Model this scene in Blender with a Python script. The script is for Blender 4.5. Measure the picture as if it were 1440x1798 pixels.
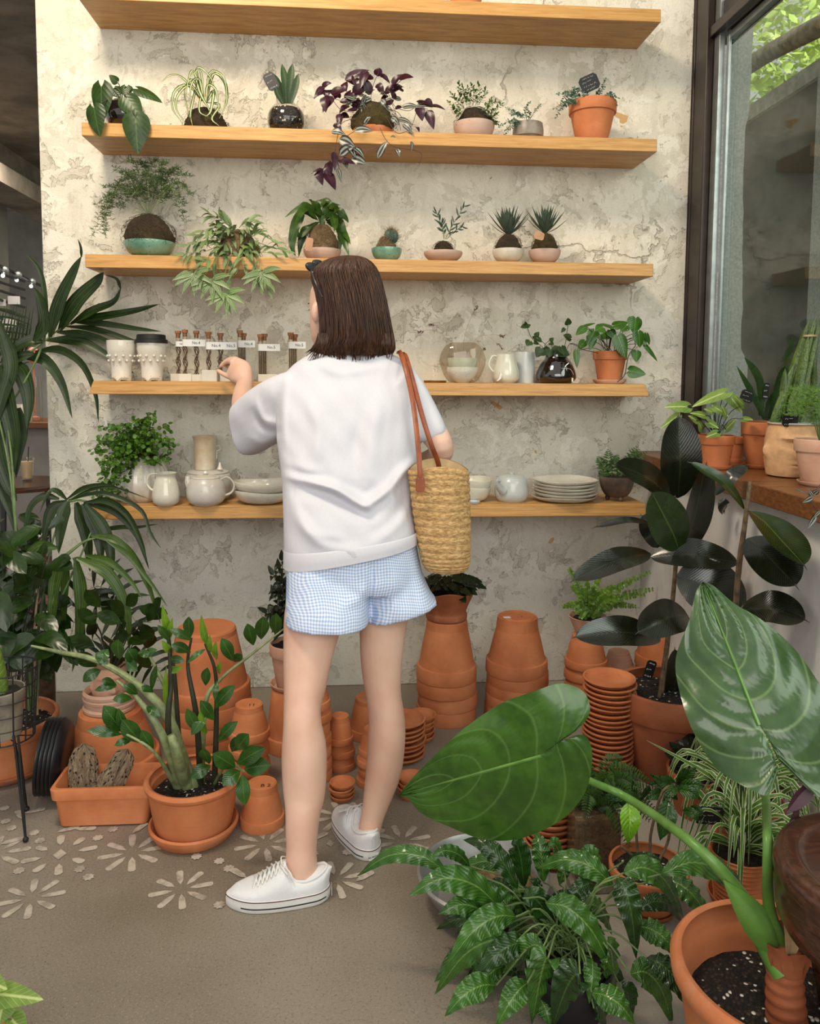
import bpy, math, random
import numpy as np
from mathutils import Vector, Matrix
C = bpy.context.scene.collection
for o in list(bpy.data.objects): bpy.data.objects.remove(o)
random.seed(7)
rnd = random.random
def U(a, b): return a + (b - a) * random.random()
# ---------------- camera ----------------
F, PIT, YAW, ROL, CX, CY, EYE = 1396.66, .0809, .0755, .0064, 720., 771.57, 1.30
_sy, _cy = math.sin(YAW), math.cos(YAW)
FW = Vector((_sy * math.cos(PIT), _cy * math.cos(PIT), -math.sin(PIT)))
_r = Vector((_cy, -_sy, 0)); _u = _r.cross(FW)
RT = _r * math.cos(ROL) + _u * math.sin(ROL); UP = -_r * math.sin(ROL) + _u * math.cos(ROL)
CAM = Vector((0, 0, EYE))
cd = bpy.data.cameras.new('camera'); cam = bpy.data.objects.new('camera', cd); C.objects.link(cam)
m3 = Matrix((RT, UP, -FW)).transposed(); cam.matrix_world = Matrix.Translation(CAM) @ m3.to_4x4()
cd.sensor_fit = 'HORIZONTAL'; cd.sensor_width = 36; cd.lens = F / 1440 * 36; cd.shift_x = 0
cd.shift_y = -(899 - CY) / 1440; cd.clip_start = .05
bpy.context.scene.camera = cam
# ---------------- light and exposure ----------------
sc = bpy.context.scene
sc.view_settings.view_transform = 'Standard'; sc.view_settings.look = 'None'
sc.view_settings.exposure = 0.0; sc.view_settings.gamma = 1
w = bpy.data.worlds.new('sky'); sc.world = w; w.use_nodes = True
_n = w.node_tree.nodes; _l = w.node_tree.links
bg = _n['Background']; bg.inputs[0].default_value = (1.0, .98, .935, 1); bg.inputs[1].default_value = .72
def area(name, loc, target, size, power, col, sizey=None):
    l = bpy.data.lights.new(name, 'AREA'); l.energy = power; l.color = col; l.shape = 'RECTANGLE'
    l.size = size; l.size_y = sizey or size
    o = bpy.data.objects.new(name, l); C.objects.link(o); o.location = loc
    o.rotation_euler = (Vector(target) - Vector(loc)).to_track_quat('-Z', 'Y').to_euler(); return o
area('window_daylight', (2.6, .9, 2.3), (-.3, 2.6, .8), 2.2, 106, (1, .985, .94), 2.0)
area('rear_fill', (.6, -2.6, 2.6), (0, 3, .9), 4.0, 122, (1, .97, .91), 2.4)  # added broad fill from the unbuilt side behind the camera
area('ceiling_lamp_glow', (-.9, 1.5, 3.6), (.1, 3.25, 2.0), .7, 62, (1, .85, .64), .5)
area('back_room_fill', (-2.2, 5.8, 2.95), (-2.2, 5.8, 0), .8, 45, (1, .86, .7), .8)  # added area fill that lifts the dark back room, besides the track bulbs
def spot(name, loc, target, power, col=(1, .8, .6), ang=70, r=.05):
    l = bpy.data.lights.new(name, 'SPOT'); l.energy = power; l.color = col; l.spot_size = math.radians(ang); l.spot_blend = .8
    l.shadow_soft_size = r
    o = bpy.data.objects.new(name, l); C.objects.link(o); o.location = loc
    o.rotation_euler = (Vector(target) - Vector(loc)).to_track_quat('-Z', 'Y').to_euler(); return o
# ---------------- projection helpers (turn a pixel into a real point at its real distance) ----------------
spot('tree_fill_spot', (8.5, 2.5, 9.5), (4.3, 7.3, 4.2), 16000, (1, .97, .85), 42, .3)  # added spot standing in for the sun, coned onto the tree only
def ray(px, py): return FW + RT * ((px - CX) / F) - UP * ((py - CY) / F)
def at(px, py, Y): d = ray(px, py); return CAM + d * (Y / d.y)
def atz(px, py, z): d = ray(px, py); return CAM + d * ((z - EYE) / d.z)
def atx(px, py, X): d = ray(px, py); return CAM + d * (X / d.x)
def proj(P):
    d = Vector(P) - CAM; z = d.dot(FW); return CX + F * d.dot(RT) / z, CY - F * d.dot(UP) / z, z
def base(px, Y, z):
    x = at(px, 675, Y).x
    for _ in range(3):
        q = proj((x, Y, z)); x += (px - q[0]) * q[2] / F
    return Vector((x, Y, z))
def S(p): return proj(p)[2] / F            # metres per pixel at a point
# ---------------- object helpers ----------------
def tag(o, label=None, cat=None, group=None, kind=None):
    if label: o['label'] = label
    if cat: o['category'] = cat
    if group: o['group'] = group
    if kind: o['kind'] = kind
    return o
def thing(name, label, cat, loc, group=None):
    o = bpy.data.objects.new(name, None); C.objects.link(o); o.location = loc; o.empty_display_size = .02
    return tag(o, label, cat, group)
def smoothpts(pts, n):
    pts = [Vector(p) for p in pts]
    if len(pts) == 2: return [pts[0].lerp(pts[1], i / (n - 1)) for i in range(n)]
    P = [pts[0] * 2 - pts[1]] + pts + [pts[-1] * 2 - pts[-2]]; out = []; m = len(pts) - 1
    for i in range(n):
        s = i / (n - 1) * m; k = min(int(s), m - 1); t = s - k
        a, b, c, d = P[k:k + 4]
        out.append(.5 * ((2 * b) + (c - a) * t + (2 * a - 5 * b + 4 * c - d) * t * t + (3 * b - 3 * c + d - a) * t ** 3))
    return out
def lerpv(a, t):
    s = t * (len(a) - 1); k = min(int(s), len(a) - 2); return a[k] + (a[k + 1] - a[k]) * (s - k)
class MB:
    def __init__(s): s.v = []; s.f = []; s.uv = []; s.mi = []; s.cm = 0
    def vert(s, p, uv=(0, 0)): s.v.append((p[0], p[1], p[2])); s.uv.append(uv); return len(s.v) - 1
    def face(s, *i): s.f.append(i); s.mi.append(s.cm)
    def grid(s, rows, uv=None, closed=False):
        b = len(s.v); n = len(rows); m = len(rows[0])
        for i, r in enumerate(rows):
            for j, p in enumerate(r): s.vert(p, uv[i][j] if uv else (j / max(1, m - 1), i / max(1, n - 1)))
        for i in range(n - 1):
            for j in range(m if closed else m - 1):
                k = (j + 1) % m; s.face(b + i * m + j, b + i * m + k, b + (i + 1) * m + k, b + (i + 1) * m + j)
        return b
    def fan(s, idx, c, rev=False):
        k = s.vert(c); n = len(idx)
        for i in range(n):
            a, b = idx[i], idx[(i + 1) % n]
            s.face(*((k, b, a) if rev else (k, a, b)))
    def lathe(s, prof, c=(0, 0, 0), seg=40, M=None, fn=None):
        """prof = [(r,z)...] from the inside/top to the outside/bottom or the reverse; r=0 closes"""
        c = Vector(c); rows = []
        for (r, z) in prof:
            row = []
            for j in range(seg):
                a = 2 * math.pi * j / seg; rr = r; p = Vector((rr * math.cos(a), rr * math.sin(a), z))
                if fn: p = Vector(fn(p, a, r, z))
                if M: p = M @ p
                row.append(p + c)
            rows.append(row)
        s.grid(rows, [[(j / seg, i / len(prof)) for j in range(seg)] for i in range(len(prof))], closed=True)
        return s
    def tube(s, pts, rad, seg=8, n=None, sq=1.0, sqdir=None, caps=True):
        if n: pts = smoothpts(pts, n)
        pts = [Vector(p) for p in pts]; N = len(pts); rows = []; pu = None
        for i, p in enumerate(pts):
            t = (pts[min(i + 1, N - 1)] - pts[max(i - 1, 0)]); t = t.normalized() if t.length > 1e-9 else Vector((0, 0, 1))
            if sqdir is not None: u = Vector(sqdir) - t * Vector(sqdir).dot(t)
            elif pu is None: u = t.orthogonal()
            else: u = pu - t * pu.dot(t)
            u = u.normalized() if u.length > 1e-6 else t.orthogonal().normalized(); pu = u; w_ = t.cross(u)
            r = rad if isinstance(rad, (int, float)) else (rad(i / (N - 1)) if callable(rad) else lerpv(rad, i / (N - 1)))
            rows.append([p + u * (r * sq * math.cos(2 * math.pi * j / seg)) + w_ * (r * math.sin(2 * math.pi * j / seg)) for j in range(seg)])
        b = s.grid(rows, closed=True)
        if caps:
            s.fan([b + j for j in range(seg)], pts[0], True); s.fan([b + (N - 1) * seg + j for j in range(seg)], pts[-1])
        return s
    def rings(s, rings, seg=24, caps=True, p_=2.0):
        """rings = [(centre, halfaxis u vector, halfaxis v vector)]"""
        rows = []
        for c, u, v in rings:
            row = []
            for j in range(seg):
                a = 2 * math.pi * j / seg; ca, sa = math.cos(a), math.sin(a)
                ca = math.copysign(abs(ca) ** (2 / p_), ca); sa = math.copysign(abs(sa) ** (2 / p_), sa)
                row.append(Vector(c) + Vector(u) * ca + Vector(v) * sa)
            rows.append(row)
        b = s.grid(rows, closed=True)
        if caps:
            s.fan([b + j for j in range(seg)], rings[0][0], True); s.fan([b + (len(rings) - 1) * seg + j for j in range(seg)], rings[-1][0])
        return s
    def ball(s, c, r, seg=12, n=8, sc_=(1, 1, 1), fn=None):
        rows = []
        for i in range(n + 1):
            th = math.pi * i / n; row = []
            for j in range(seg):
                a = 2 * math.pi * j / seg; d = Vector((math.sin(th) * math.cos(a), math.sin(th) * math.sin(a), -math.cos(th)))
                k = fn(d) if fn else 1
                row.append(Vector(c) + Vector((d.x * r * sc_[0] * k, d.y * r * sc_[1] * k, d.z * r * sc_[2] * k)))
            rows.append(row)
        s.grid(rows, closed=True); return s
    def box(s, lo, hi):
        x0, y0, z0 = lo; x1, y1, z1 = hi
        return s.prism([(x0, y0), (x1, y0), (x1, y1), (x0, y1)], z0, z1)
    def prism(s, poly, z0, z1, M=None):
        b = len(s.v); n = len(poly)
        for z in (z0, z1):
            for p in poly:
                q = Vector((p[0], p[1], z)); q = M @ q if M else q; s.vert(q, (p[0], p[1]))
        s.face(*[b + i for i in reversed(range(n))]); s.face(*[b + n + i for i in range(n)])
        for i in range(n): j = (i + 1) % n; s.face(b + i, b + j, b + n + j, b + n + i)
        return s
    def build(s, name, mat, parent=None, angle=40, bevel=0, solid=0, sub=0):
        me = bpy.data.meshes.new(name); 
        org = parent_origin(parent)
        me.from_pydata([(a - org[0], b - org[1], c - org[2]) for a, b, c in s.v], [], s.f); 
        mats = mat if isinstance(mat, (list, tuple)) else [mat]
        for m in mats: me.materials.append(m)
        if len(mats) > 1: me.polygons.foreach_set('material_index', s.mi)
        uvl = me.uv_layers.new(name='UVMap')
        vi = np.empty(len(me.loops), dtype=np.int32); me.loops.foreach_get('vertex_index', vi)
        uva = np.array(s.uv, dtype=np.float32)[vi]; uvl.data.foreach_set('uv', uva.ravel())
        me.polygons.foreach_set('use_smooth', [True] * len(me.polygons))
        me.validate(); me.set_sharp_from_angle(angle=math.radians(angle)); me.update()
        o = bpy.data.objects.new(name, me); C.objects.link(o)
        if parent is not None: o.parent = parent
        if bevel:
            bm = o.modifiers.new('bevel', 'BEVEL'); bm.width = bevel; bm.segments = 2; bm.limit_method = 'ANGLE'; bm.harden_normals = False
        if solid:
            so = o.modifiers.new('thickness', 'SOLIDIFY'); so.thickness = solid; so.offset = 0
        return o
def parent_origin(p):
    v = Vector((0, 0, 0))
    while p is not None: v += Vector(p.location); p = p.parent
    return v
def own_origin(o, p):
    """move a top-level mesh object's origin to p"""
    p = Vector(p); me = o.data; n = len(me.vertices); a = np.empty(n * 3, dtype=np.float32); me.vertices.foreach_get('co', a)
    a = a.reshape(-1, 3) - np.array(p, dtype=np.float32); me.vertices.foreach_set('co', a.ravel()); me.update(); o.location = p; return o
def dup(o, delta=(0, 0, 0), label=None, rz=0, scale=None):
    c = o.copy(); C.objects.link(c); c.location = Vector(o.location) + Vector(delta)
    if label: c['label'] = label
    if rz: c.rotation_euler.z += rz
    if scale: c.scale = [a * scale for a in o.scale]
    for ch in list(o.children):
        d = ch.copy(); C.objects.link(d); d.parent = c
        for g in list(ch.children):
            e = g.copy(); C.objects.link(e); e.parent = d
    return c
def evaluated(o):
    dg = bpy.context.evaluated_depsgraph_get(); dg.update()
    me = bpy.data.meshes.new_from_object(o.evaluated_get(dg)); return me
def remesh(mb, voxel, smooth=6, fac=.6):
    """one continuous skin over overlapping closed shells; returns a MB"""
    me = bpy.data.meshes.new('tmp'); me.from_pydata(mb.v, [], mb.f); o = bpy.data.objects.new('tmp', me); C.objects.link(o)
    r = o.modifiers.new('r', 'REMESH'); r.mode = 'VOXEL'; r.voxel_size = voxel
    if smooth: sm = o.modifiers.new('s', 'SMOOTH'); sm.iterations = smooth; sm.factor = fac
    m2 = evaluated(o); out = MB()
    co = np.empty(len(m2.vertices) * 3, dtype=np.float32); m2.vertices.foreach_get('co', co)
    out.v = [tuple(x) for x in co.reshape(-1, 3).tolist()]; out.uv = [(0, 0)] * len(out.v)
    out.f = [tuple(p.vertices) for p in m2.polygons]; out.mi = [0] * len(out.f)
    bpy.data.objects.remove(o); bpy.data.meshes.remove(m2); return out
def text(s, size, mat, parent, M, name='lettering', depth=.0003, align='CENTER', font_scale=1):
    c = bpy.data.curves.new('t', 'FONT'); c.body = s; c.size = size; c.align_x = align; c.align_y = 'CENTER'; c.extrude = depth
    c.resolution_u = 2
    o = bpy.data.objects.new('t', c); C.objects.link(o); me = evaluated(o); bpy.data.objects.remove(o)
    me.name = name; me.materials.clear(); me.materials.append(mat)
    q = bpy.data.objects.new(name, me); C.objects.link(q); q.parent = parent
    q.matrix_local = Matrix.Translation(-parent_origin(parent)) @ M; return q
def frame(pos, xdir, zdir):
    """matrix whose local X runs along xdir and local Z along zdir"""
    x = Vector(xdir).normalized(); z = Vector(zdir); z = (z - x * z.dot(x)).normalized(); y = z.cross(x)
    return Matrix.Translation(Vector(pos)) @ Matrix((x, y, z)).transposed().to_4x4()
# ---- leaves ----
SH = {
 'lance': lambda t: (math.sin(math.pi * t ** .8) ** .9) if 0 < t < 1 else 0,
 'zz': lambda t: math.sin(math.pi * t ** 1.05) ** .85 if 0 < t < 1 else 0,
 'oval': lambda t: math.sin(math.pi * t ** .92) ** .62 if 0 < t < 1 else 0,
 'obov': lambda t: math.sin(math.pi * t ** 1.25) ** .7 if 0 < t < 1 else 0,
 'strap': lambda t: min(1, t * 6 + .45) * (1 - max(0, (t - .45) / .55) ** 2.2),
 'blade': lambda t: min(1, .25 + t * 3.2) * (1 - t ** 3) ** .8 * (1 - .25 * t),
 'drop': lambda t: (math.sin(math.pi * t ** .62) ** .8) if 0 < t < 1 else 0,
 'sword': lambda t: min(1, .6 + t * 1.2) * (1 - max(0, (t - .6) / .4) ** 2),
}
def leaf(mb, pts, W, shape='lance', face=(0, -1, 0), fold=.18, wave=0, wf=6, cup=0, n=9, m=5, quilt=0, qn=7, qk=.35, ph=None):
    """pts: spine from stalk end to tip; W full width in metres"""
    sp = smoothpts(pts, n); fc = Vector(face); rows = []; uvs = []; sf = SH[shape]; ph = U(0, 6) if ph is None else ph
    for i, p in enumerate(sp):
        t = i / (n - 1); T = (sp[min(i + 1, n - 1)] - sp[max(i - 1, 0)])
        if T.length < 1e-8: T = Vector((0, 0, 1))
        T.normalize(); sd = T.cross(fc)
        if sd.length < 1e-3: sd = T.orthogonal()
        sd.normalize(); nn = sd.cross(T)
        wd = max(.0004, W * .5 * sf(t)); row = []; ur = []
        for j in range(m):
            a = j / (m - 1) * 2 - 1; aa = abs(a)
            h = -fold * wd * (-aa) + (wave * wd * math.sin(wf * 2 * math.pi * t + ph + (1.3 if a > 0 else 0)) * aa ** 1.5) - cup * wd * aa * aa
            if quilt: h += quilt * abs(math.sin(math.pi * qn * (t - qk * aa))) ** .6 * (1 - .3 * aa) * min(1, aa * 5)
            row.append(p + sd * (a * wd) + nn * h); ur.append((a * .5 + .5, t))
        rows.append(row); uvs.append(ur)
    mb.grid(rows, uvs); return mb
def heart(mb, b, tip, W, face=(0, -1, 0), lobe=.22, fold=.1, droop=.12, n=12, m=4, notch=.12, quilt=0, qn=6, qk=.4, wave=0, cup=.15, wf=3, shp=1.0, mid=None):
    """heart/arrow-shaped blade: b = where the stalk joins, tip = apex; lobes reach behind b"""
    b = Vector(b); tip = Vector(tip); ax = tip - b; L = ax.length; fc = Vector(face); T0 = ax.normalized()
    sd = T0.cross(fc).normalized(); nn = sd.cross(T0)
    for sg in (-1, 1):
        rows = []; uvs = []
        for i in range(n):
            t = -lobe + (1 + lobe) * (i / (n - 1)); s_ = (t + lobe) / (1 + lobe)
            o = (math.sin(math.pi * min(1, s_ ** (.55 * shp))) ** .75) if s_ < 1 else 0
            o = max(o, .28 * (1 - s_) if s_ < .06 else 0) * W * .5
            inn = 0
            if t < 0: inn = min(o * .97, W * .5 * (notch + .55 * notch * (-t / lobe) + .28 * (-t / lobe) ** 3)) * min(1, -t / lobe * 3)
            row = []; ur = []
            for j in range(m):
                a = j / (m - 1); off = inn + (o - inn) * a; aa = off / (W * .5)
                h = fold * off - cup * W * aa * aa * .5 - droop * L * t * abs(t) + wave * W * math.sin(wf * 6.28 * s_ + sg) * aa ** 2
                if quilt: h += quilt * abs(math.sin(math.pi * qn * (t - qk * aa))) ** .5 * min(1, aa * 5)
                row.append(b + T0 * (t * L) + sd * (sg * off) + nn * h); ur.append((.5 + sg * .5 * min(1, aa), s_))
            rows.append(row); uvs.append(ur)
        if sg > 0: rows = [r[::-1] for r in rows]; uvs = [r[::-1] for r in uvs]
        mb.grid(rows, uvs)
    return mb
def dirv(th, ph): return Vector((math.cos(ph) * math.cos(th), math.cos(ph) * math.sin(th), math.sin(ph)))
# ---------------- materials ----------------
def lin(h):
    h = h.lstrip('#'); c = [int(h[i:i + 2], 16) / 255 for i in (0, 2, 4)]
    return tuple([(x / 12.92 if x <= .04045 else ((x + .055) / 1.055) ** 2.4) for x in c] + [1])
class NT:
    def __init__(s, name):
        s.m = bpy.data.materials.new(name); s.m.use_nodes = True; s.t = s.m.node_tree; s.N = s.t.nodes; s.b = s.N['Principled BSDF']; s.out = s.N['Material Output']
    def set(s, sock, v):
        if hasattr(v, 'links') or isinstance(v, bpy.types.NodeSocket): s.t.links.new(v, sock)
        else: sock.default_value = v
    def P(s, **k):
        for a, v in k.items(): s.set(s.b.inputs[a.replace('_', ' ')], v)
        return s
    def coord(s, kind='Object', scale=None, rot=None):
        c = s.N.new('ShaderNodeTexCoord').outputs[kind]
        if scale or rot:
            mp = s.N.new('ShaderNodeMapping'); s.t.links.new(c, mp.inputs[0])
            if scale: mp.inputs['Scale'].default_value = scale
            if rot: mp.inputs['Rotation'].default_value = rot
            c = mp.outputs[0]
        return c
    def pos(s, scale=None):
        c = s.N.new('ShaderNodeNewGeometry').outputs['Position']
        if scale:
            mp = s.N.new('ShaderNodeMapping'); s.t.links.new(c, mp.inputs[0]); mp.inputs['Scale'].default_value = scale; c = mp.outputs[0]
        return c
    def noise(s, scale=5, detail=4, rough=.55, vec=None, dist=0, col=False):
        n = s.N.new('ShaderNodeTexNoise'); n.inputs['Scale'].default_value = scale; n.inputs['Detail'].default_value = detail
        n.inputs['Roughness'].default_value = rough; n.inputs['Distortion'].default_value = dist
        if vec is not None: s.t.links.new(vec, n.inputs['Vector'])
        return n.outputs['Color' if col else 0]
    def vor(s, scale=5, vec=None, feat='F1', out='Distance'):
        n = s.N.new('ShaderNodeTexVoronoi'); n.feature = feat; n.inputs['Scale'].default_value = scale
        if vec is not None: s.t.links.new(vec, n.inputs['Vector'])
        return n.outputs[out]
    def math(s, op, a, b=0, c=0, clamp=False):
        n = s.N.new('ShaderNodeMath'); n.operation = op; n.use_clamp = clamp
        for i, x in enumerate((a, b, c)): s.set(n.inputs[i], x)
        return n.outputs[0]
    def ramp(s, fac, stops, mode='LINEAR'):
        n = s.N.new('ShaderNodeValToRGB'); n.color_ramp.interpolation = mode; e = n.color_ramp.elements
        while len(e) < len(stops): e.new(.5)
        for i, (p, c) in enumerate(stops):
            e[i].position = p; e[i].color = lin(c) if isinstance(c, str) else (c, c, c, 1)
        s.t.links.new(fac, n.inputs[0]); return n.outputs[0]
    def mix(s, fac, a, b, mode='MIX'):
        n = s.N.new('ShaderNodeMix'); n.data_type = 'RGBA'; n.blend_type = mode
        s.set(n.inputs[0], fac)
        for k, x in ((6, a), (7, b)): s.set(n.inputs[k], lin(x) if isinstance(x, str) else x)
        return n.outputs[2]
    def sep(s, v):
        n = s.N.new('ShaderNodeSeparateXYZ'); s.t.links.new(v, n.inputs[0]); return n.outputs
    def smooth(s, x, lo, hi):
        n = s.N.new('ShaderNodeMapRange'); n.interpolation_type = 'SMOOTHSTEP'; s.set(n.inputs[0], x)
        n.inputs[1].default_value = lo; n.inputs[2].default_value = hi; return n.outputs[0]
    def bump(s, h, strength=.3, dist=.01):
        n = s.N.new('ShaderNodeBump'); n.inputs['Strength'].default_value = strength; n.inputs['Distance'].default_value = dist
        s.t.links.new(h, n.inputs['Height']); s.t.links.new(n.outputs[0], s.b.inputs['Normal']); return s
def flat(name, col, rough=.5, metal=0, spec=.5, var=.12, vs=20, bump=0, bs=60, bd=.002, coat=0, emit=0):
    k = NT(name); c = k.coord()
    c1 = lin(col); n_ = k.noise(vs, 4, .6, c)
    dk = tuple([x * (1 - var * 1.6) for x in c1[:3]] + [1]); lt = tuple([min(1, x * (1 + var * 1.1)) for x in c1[:3]] + [1])
    k.P(Base_Color=k.mix(k.smooth(n_, .3, .7), dk, lt), Roughness=rough, Metallic=metal, Specular_IOR_Level=spec)
    if coat: k.P(Coat_Weight=coat, Coat_Roughness=.08)
    if bump: k.bump(k.noise(bs, 3, .6, c), bump, bd)
    if emit: k.P(Emission_Color=c1, Emission_Strength=emit)
    return k.m
def leafmat(name, col, vein=None, dark=None, rough=.35, nv=8, kv=.35, vstr=.5, stripes=None, edge=None, var=.25, trans=.18, bump=.25, bands=None, coat=0, midw=.05, spec=.38, cool=False):
    def hs(h, f=.62):
        if not h: return h
        c_ = lin(h); return tuple([c_[0] * 1.06, c_[1], c_[2] * f, 1]) if c_[1] > c_[0] and not cool else c_
    col, dark, vein = hs(col), hs(dark), hs(vein, .8)
    k = NT(name); uv = k.coord('UV'); x, y, z = k.sep(uv); a = k.math('MULTIPLY', k.math('ABSOLUTE', k.math('SUBTRACT', x, .5)), 2)
    ob = k.coord('Object'); nz = k.noise(35, 3, .6, ob); nz2 = k.noise(9, 2, .5, ob)
    c = k.mix(k.smooth(k.math('ADD', k.math('MULTIPLY', nz, .5), k.math('MULTIPLY', nz2, .5)), .35, .65), dark or col, col)
    if dark is None:
        l0 = col; c = k.mix(k.smooth(nz2, .35, .65), tuple([q * (1 - var) for q in l0[:3]] + [1]), tuple([q * (1 + var) for q in l0[:3]] + [1]))
    ph = k.math('SUBTRACT', y, k.math('MULTIPLY', a, kv)); sv = k.math('ABSOLUTE', k.math('SINE', k.math('MULTIPLY', ph, math.pi * nv)))
    veinm = k.math('SUBTRACT', 1, k.smooth(sv, .0, .22))
    if bands:
        bn = k.smooth(k.noise(3, 4, .7, k.coord('UV', (3, bands[1], 1)), dist=1.5), .45, .6); c = k.mix(bn, c, bands[0])
    if stripes:   # [(a0,a1,colour)]
        for (a0, a1, sc_) in stripes:
            aj = k.math('ADD', a, k.math('MULTIPLY', k.math('SUBTRACT', nz, .5), .12))
            msk = k.math('MULTIPLY', k.smooth(aj, a0 - .04, a0 + .04), k.math('SUBTRACT', 1, k.smooth(aj, a1 - .04, a1 + .04))); c = k.mix(msk, c, sc_)
    if vein:
        c = k.mix(k.math('MULTIPLY', veinm, vstr), c, vein); c = k.mix(k.math('MULTIPLY', k.math('SUBTRACT', 1, k.smooth(a, midw * .5, midw * 1.6)), min(1, vstr + .35)), c, vein)
    if edge: c = k.mix(k.smooth(a, .9, .98), c, edge)
    k.P(Base_Color=c, Roughness=k.math('ADD', rough - .06, k.math('MULTIPLY', nz, .12)), Specular_IOR_Level=spec)
    if coat: k.P(Coat_Weight=coat, Coat_Roughness=.15)
    if bump: k.bump(k.math('ADD', k.math('MULTIPLY', sv, .5), k.math('MULTIPLY', nz, .35)), bump, .003)
    if trans:
        tr = k.N.new('ShaderNodeBsdfTranslucent'); k.t.links.new(c, tr.inputs[0]); mx = k.N.new('ShaderNodeMixShader'); mx.inputs[0].default_value = trans
        k.t.links.new(k.b.outputs[0], mx.inputs[1]); k.t.links.new(tr.outputs[0], mx.inputs[2]); k.t.links.new(mx.outputs[0], k.out.inputs[0])
    return k.m
MAT = {}
def plaster():
    k = NT('old_plaster'); p = k.pos(); nc = k.noise(3.0, 5, .6, p, col=True)
    # warp the coordinates for ragged patches
    v = k.N.new('ShaderNodeVectorMath'); v.operation = 'MULTIPLY_ADD'; k.t.links.new(nc, v.inputs[0]); v.inputs[1].default_value = (.35, .35, .35); k.t.links.new(p, v.inputs[2]); pw = v.outputs[0]
    big = k.noise(1.6, 3, .5, p); base = k.ramp(big, [(.3, '#cfc9b8'), (.5, '#ddd6c5'), (.7, '#e3ddce')])
    str_ = k.noise(9, 5, .7, k.pos((1.0, 1, .35))); base = k.mix(k.math('MULTIPLY', k.smooth(str_, .42, .66), .55), base, '#c3bcaa')
    wh = k.noise(6, 6, .65, pw); base = k.mix(k.math('MULTIPLY', k.smooth(wh, .535, .56), .62), base, '#ece6d8')
    x, y, z = k.sep(p)
    low = k.math('SUBTRACT', 1, k.smooth(z, .2, 1.9)); base = k.mix(k.math('MULTIPLY', low, .65), base, '#d3d6cf')  # cooler grey-green downward: fade of the warm lamp light painted into the colour
    n1 = k.noise(6.5, 7, .62, pw, .2); m1 = k.smooth(n1, .555, .572)
    n1b = k.noise(1.1, 2, .5, p); m1 = k.math('MULTIPLY', m1, k.smooth(n1b, .42, .52))
    base = k.mix(k.math('MULTIPLY', m1, .36), base, '#aea695')
    n2 = k.noise(13, 6, .6, pw, .3); m2 = k.smooth(n2, .615, .63); base = k.mix(k.math('MULTIPLY', m2, .32), base, '#a39a86')
    n3 = k.noise(7, 3, .5, k.pos((1, 1, 1.3)), .3); m3 = k.smooth(n3, .735, .745); base = k.mix(m3, base, '#c9a26f')
    sc_ = k.noise(40, 4, .7, k.pos((1.3, 1, .16)), 1.2); base = k.mix(k.math('MULTIPLY', k.smooth(sc_, .64, .7), .35), base, '#9f978a')
    cr = k.vor(1.1, pw, 'DISTANCE_TO_EDGE'); crm = k.math('SUBTRACT', 1, k.smooth(cr, .002, .006)); crm = k.math('MULTIPLY', crm, k.smooth(k.noise(2.3, 2, .5, p), .52, .6))
    base = k.mix(k.math('MULTIPLY', crm, .5), base, '#8d8474')
    spk = k.vor(26, pw); base = k.mix(k.math('MULTIPLY', k.math('SUBTRACT', 1, k.smooth(spk, .05, .09)), k.smooth(k.noise(4, 2, .5, p), .5, .6)), base, '#8f8776')
    fine = k.noise(120, 4, .7, p); base = k.mix(k.math('MULTIPLY', k.smooth(fine, .45, .75), .18), base, '#8f887a')
    h = k.math('ADD', k.math('MULTIPLY', k.math('SUBTRACT', 1, m1), .6), k.math('MULTIPLY', k.math('SUBTRACT', 1, m2), .3)); h = k.math('ADD', h, k.math('MULTIPLY', fine, .25)); h = k.math('ADD', h, k.math('MULTIPLY', wh, .5))
    h = k.math('SUBTRACT', h, k.math('MULTIPLY', crm, .8))
    wf_ = k.noise(22, 7, .7, pw, .5); base = k.mix(k.math('MULTIPLY', k.smooth(wf_, .56, .6), .4), base, '#b3ab9a'); base = k.mix(k.math('MULTIPLY', k.smooth(wf_, .36, .4), -.5), base, '#e8e3d6'); h = k.math('ADD', h, k.math('MULTIPLY', wf_, .5))
    k.P(Base_Color=base, Roughness=.8, Specular_IOR_Level=.25).bump(h, .8, .008); return k.m
MAT['plaster'] = plaster()
def whitewall():
    k = NT('white_plaster'); p = k.pos(); n = k.noise(5, 6, .65, k.pos((1, 1, .6)), .5)
    c = k.ramp(n, [(.3, '#bcbab7'), (.5, '#cdccca'), (.7, '#dad9d7')])
    k.P(Base_Color=c, Roughness=.75).bump(k.noise(25, 5, .7, p), .35, .005); return k.m
MAT['white_wall'] = whitewall()
def wood(name, c1, c2, c3, sx=1.0, rough=.42, knots=True):
    k = NT(name); p = k.pos(); g = k.noise(5, 5, .6, k.pos((1.2, 9, 26)), .6)
    fine = k.noise(60, 3, .6, k.pos((.5, 6, 14)))
    c = k.ramp(g, [(.3, c1), (.5, c2), (.72, c3)]); c = k.mix(k.math('MULTIPLY', k.smooth(fine, .5, .75), .28), c, c1)
    if knots:
        kn = k.vor(2.6, k.pos((.8, 2.2, 3.4)));
        c = k.mix(k.math('MULTIPLY', k.math('SUBTRACT', 1, k.smooth(kn, .03, .085)), .8), c, '#5e3a1c')
    k.P(Base_Color=c, Roughness=rough, Specular_IOR_Level=.4).bump(g, .08, .002); return k.m
MAT['wood'] = wood('pine_board', '#a6783f', '#c09051', '#cfa264')
MAT['ledge_wood'] = wood('ledge_board', '#5c3820', '#754928', '#8a5a34', rough=.35)
MAT['dark_wood'] = wood('dark_walnut', '#2c1a13', '#43281c', '#5b3a29', rough=.22, knots=False)
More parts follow.
